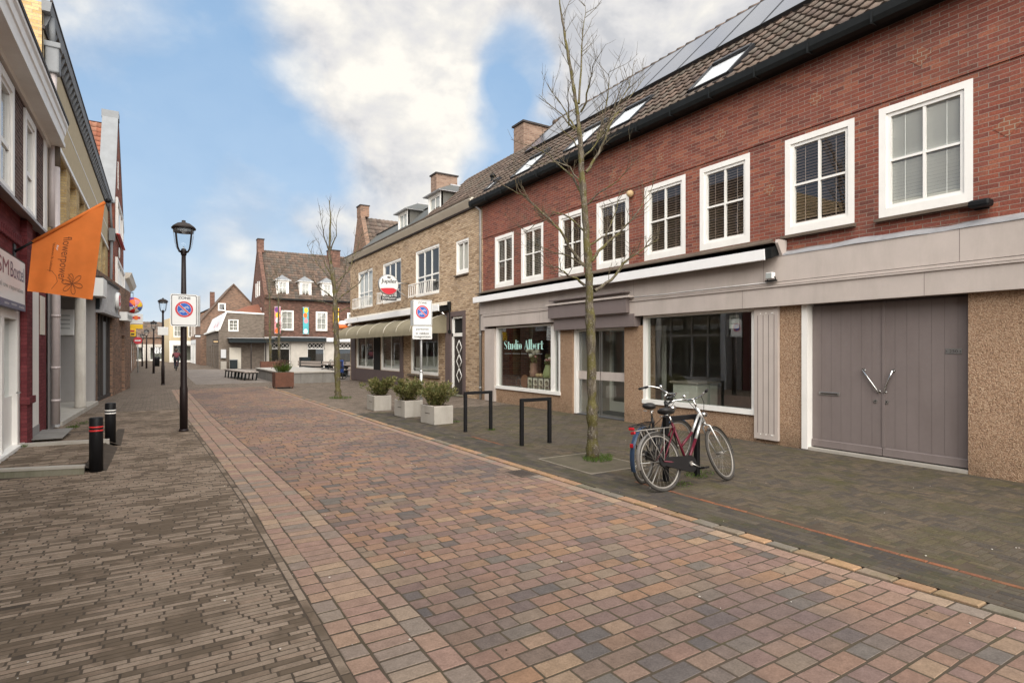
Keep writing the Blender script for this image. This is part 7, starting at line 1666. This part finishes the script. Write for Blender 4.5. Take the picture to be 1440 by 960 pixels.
# ------------------------------------------------------------------ the cyclist, seen from behind
v = thing('person', 'person in a maroon jacket and dark trousers cycling away down the street', 'person', (1.3, 54.0, 0)); o = Vector((1.3, 54.0, 0))
q = lambda x, y, z: tuple(o + Vector((x, y, z)))
V_ = [q(0, .28, 1.0), q(0, .34, 1.18), q(0, .44, 1.40), q(0, .48, 1.48), q(0, .50, 1.56), q(0, .52, 1.68), q(.19, .46, 1.40), q(.26, .60, 1.2), q(.27, .72, 1.11), q(-.19, .46, 1.40), q(-.26, .60, 1.2), q(-.27, .72, 1.11), q(.11, .30, .98), q(.13, .62, .78), q(.11, .52, .40), q(.11, .62, .33), q(-.11, .30, .98), q(-.13, .60, .66), q(-.11, .42, .24), q(-.11, .54, .18)]
E_ = [(0, 1), (1, 2), (2, 3), (3, 4), (4, 5), (2, 6), (6, 7), (7, 8), (2, 9), (9, 10), (10, 11), (0, 12), (12, 13), (13, 14), (14, 15), (0, 16), (16, 17), (17, 18), (18, 19)]
skin_body('body', V_, E_, [.15, .15, .15, .07, .06, .095, .075, .055, .035, .075, .055, .035, .10, .075, .05, .045, .10, .075, .05, .045], 'trousers', v)
V2 = [tuple(Vector(p)) for p in V_[:4]] + [V_[6], V_[7], V_[9], V_[10]]
skin_body('jacket', V2, [(0, 1), (1, 2), (2, 3), (2, 4), (4, 5), (2, 6), (6, 7)], [.175, .175, .175, .085, .095, .07, .095, .07], 'jacket', v)
m = MB(WORLD, 'hair'); c = o + Vector((0, .51, 1.70)); m.sphere(tuple(c), .112, 12, 'hair', 1.12); m.build('hair', v)
m = MB(WORLD, 'skin'); c = o + Vector((0, .60, 1.66)); m.sphere(tuple(c), .085, 10, 'skin', 1.25); m.sphere(tuple(c + Vector((0, .085, -.01))), .018, 6)
for s in (-1, 1): m.sphere(tuple(c + Vector((s * .035, .075, .03))), .011, 6, 'sign_ink'); m.sphere(tuple(c + Vector((s * .105, -.06, .0))), .025, 6, 'skin', 1.4)
m.box(c.x - .03, c.x + .03, c.y + .07, c.y + .08, c.z - .055, c.z - .045, 'sign_red'); m.build('face', v)
# ------------------------------------------------------------------ light
w = bpy.data.worlds.new('World'); SC.world = w; w.use_nodes = True
nt = w.node_tree; nt.nodes.clear()
SUN_EL, SUN_AZ = R(37), R(203)     # azimuth clockwise from +Y
sky = nt.nodes.new('ShaderNodeTexSky'); sky.sky_type = 'NISHITA'; sky.sun_disc = False; sky.sun_elevation = SUN_EL; sky.sun_rotation = SUN_AZ
sky.air_density = 1.2; sky.dust_density = 1.0; sky.ozone_density = 1.5
tc = nt.nodes.new('ShaderNodeTexCoord')
D = nt.nodes.new('ShaderNodeVectorMath'); D.operation = 'NORMALIZE'; nt.links.new(tc.outputs['Generated'], D.inputs[0])
sep = nt.nodes.new('ShaderNodeSeparateXYZ'); nt.links.new(D.outputs[0], sep.inputs[0])
# clouds live on a flat layer overhead: project the direction on it
den = math_(nt, 'ADD', math_(nt, 'MAXIMUM', sep.outputs['Z'], 0.0), 0.22)
cmb = nt.nodes.new('ShaderNodeCombineXYZ')
nt.links.new(math_(nt, 'DIVIDE', sep.outputs['X'], den), cmb.inputs['X']); nt.links.new(math_(nt, 'DIVIDE', sep.outputs['Y'], den), cmb.inputs['Y'])
cv = nt.nodes.new('ShaderNodeMapping'); cv.inputs['Scale'].default_value = (1.0, 1.0, 1.45); nt.links.new(D.outputs[0], cv.inputs['Vector'])
big = noise(nt, cv.outputs[0], 2.3, 8.0, 0.52, 0.2)
det = noise(nt, cv.outputs[0], 7.5, 9.0, 0.55, 0.2)
offv = nt.nodes.new('ShaderNodeVectorMath'); offv.operation = 'ADD'; offv.inputs[1].default_value = (0.01, -0.02, 0.045); nt.links.new(cv.outputs[0], offv.inputs[0])
det2 = noise(nt, offv.outputs[0], 7.5, 9.0, 0.55, 0.2)
big2 = noise(nt, offv.outputs[0], 2.3, 8.0, 0.52, 0.2)
def blob(d, r, amt):
    v = Vector(d).normalized()
    dt = nt.nodes.new('ShaderNodeVectorMath'); dt.operation = 'DOT_PRODUCT'; dt.inputs[1].default_value = v; nt.links.new(D.outputs[0], dt.inputs[0])
    mr = nt.nodes.new('ShaderNodeMapRange'); mr.interpolation_type = 'SMOOTHSTEP'
    mr.inputs['From Min'].default_value = math.cos(R(r)); mr.inputs['From Max'].default_value = math.cos(R(r * 0.15)); mr.inputs['To Max'].default_value = amt
    nt.links.new(dt.outputs['Value'], mr.inputs['Value']); return mr.outputs[0]
S_, C_ = math.sin(TH), math.cos(TH)
def pdir(u, v): a, b = (u - 720) / 800.0, (492 - v) / 800.0; return (S_ + C_ * a, C_ - S_ * a, b)
CL = [((575, 95), 14, 0.23), ((480, 30), 11, 0.15), ((640, 110), 9, 0.16), ((590, 180), 8, 0.13), ((345, 295), 6, 0.20), ((300, 375), 7, 0.16), ((560, 280), 7, 0.16), ((445, 300), 3, 0.14), ((480, 350), 6, 0.10), ((80, 30), 12, 0.07),
      ((830, -190), 20, 0.22), ((950, 40), 18, 0.24), ((850, 120), 10, 0.15), ((1200, -150), 28, 0.22), ((728, 85), 5, -0.42), ((700, 150), 4, -0.2), ((700, 200), 6, -0.14), ((270, 170), 15, -0.2), ((200, 320), 9, -0.08), ((420, 225), 6, -0.12), ((320, 70), 9, -0.07), ((690, 250), 5, -0.12), ((490, 240), 5, -0.10), ((420, 350), 6, -0.05)]  # first entry: cloud added above the view for the solar panels to reflect
tot = math_(nt, 'ADD', math_(nt, 'MULTIPLY', big, 0.85), math_(nt, 'MULTIPLY', det, 0.36))
tot = math_(nt, 'SUBTRACT', tot, 0.10)
for (u, v), r_, a_ in CL: tot = math_(nt, 'ADD', tot, blob(pdir(u, v), r_, a_))
mask = ramp(nt, tot, [(0.36, (0.08, 0.08, 0.08)), (0.50, (0.34, 0.34, 0.34)), (0.62, (0.74, 0.74, 0.74)), (0.78, (1, 1, 1))])
# lit tops and greyer bellies from the slope of the cloud field
rel = math_(nt, 'ADD', math_(nt, 'MULTIPLY', math_(nt, 'SUBTRACT', det, det2), 1.1), math_(nt, 'MULTIPLY', math_(nt, 'SUBTRACT', big, big2), 1.6))
g = math_(nt, 'ADD', math_(nt, 'ADD', rel, 0.5), math_(nt, 'MULTIPLY', math_(nt, 'SUBTRACT', det, 0.5), 0.35))
g = math_(nt, 'ADD', g, math_(nt, 'ADD', blob(pdir(610, 80), 13, 0.13), blob(pdir(900, 60), 18, -0.12)))
g = math_(nt, 'ADD', g, blob(pdir(530, 215), 7, -0.10))
ccol = ramp(nt, g, [(0.26, (5.4, 5.5, 5.8)), (0.46, (7.1, 7.0, 7.0)), (0.58, (7.9, 7.7, 7.35)), (0.72, (9.2, 8.8, 8.1))])
skyc = mixc(nt, 0.72, sky.outputs[0], (3.0, 5.1, 7.9))
hz = ramp(nt, sep.outputs['Z'], [(0.0, (0.8, 0.8, 0.8)), (0.22, (0.25, 0.25, 0.25)), (0.45, (0, 0, 0))])
skyc = mixc(nt, hz, skyc, (6.0, 7.0, 8.0))
colr = mixc(nt, mask, skyc, ccol)
bg = nt.nodes.new('ShaderNodeBackground'); bg.inputs['Strength'].default_value = 0.05
nt.links.new(colr, bg.inputs['Color'])
wo = nt.nodes.new('ShaderNodeOutputWorld'); nt.links.new(bg.outputs[0], wo.inputs['Surface'])
sl = bpy.data.lights.new('sun', 'SUN'); sl.energy = 4.2; sl.angle = R(95); sl.color = (1.0, 0.925, 0.825)
so = bpy.data.objects.new('sun', sl); COL.objects.link(so)
sd = Vector((math.sin(SUN_AZ) * math.cos(SUN_EL), math.cos(SUN_AZ) * math.cos(SUN_EL), math.sin(SUN_EL)))
so.rotation_euler = sd.to_track_quat('Z', 'Y').to_euler(); so.location = (0, -10, 30)
vs = SC.view_settings; SC.display_settings.display_device = 'sRGB'; vs.view_transform = 'Standard'; vs.look = 'None'; vs.exposure = 1.18; vs.gamma = 1.0; vs.use_curve_mapping = False
SC.cycles.max_bounces = 8; SC.cycles.transparent_max_bounces = 12; SC.cycles.use_denoising = True; SC.cycles.caustics_reflective = False; SC.cycles.caustics_refractive = False
SC.cycles.sample_clamp_indirect = 6.0
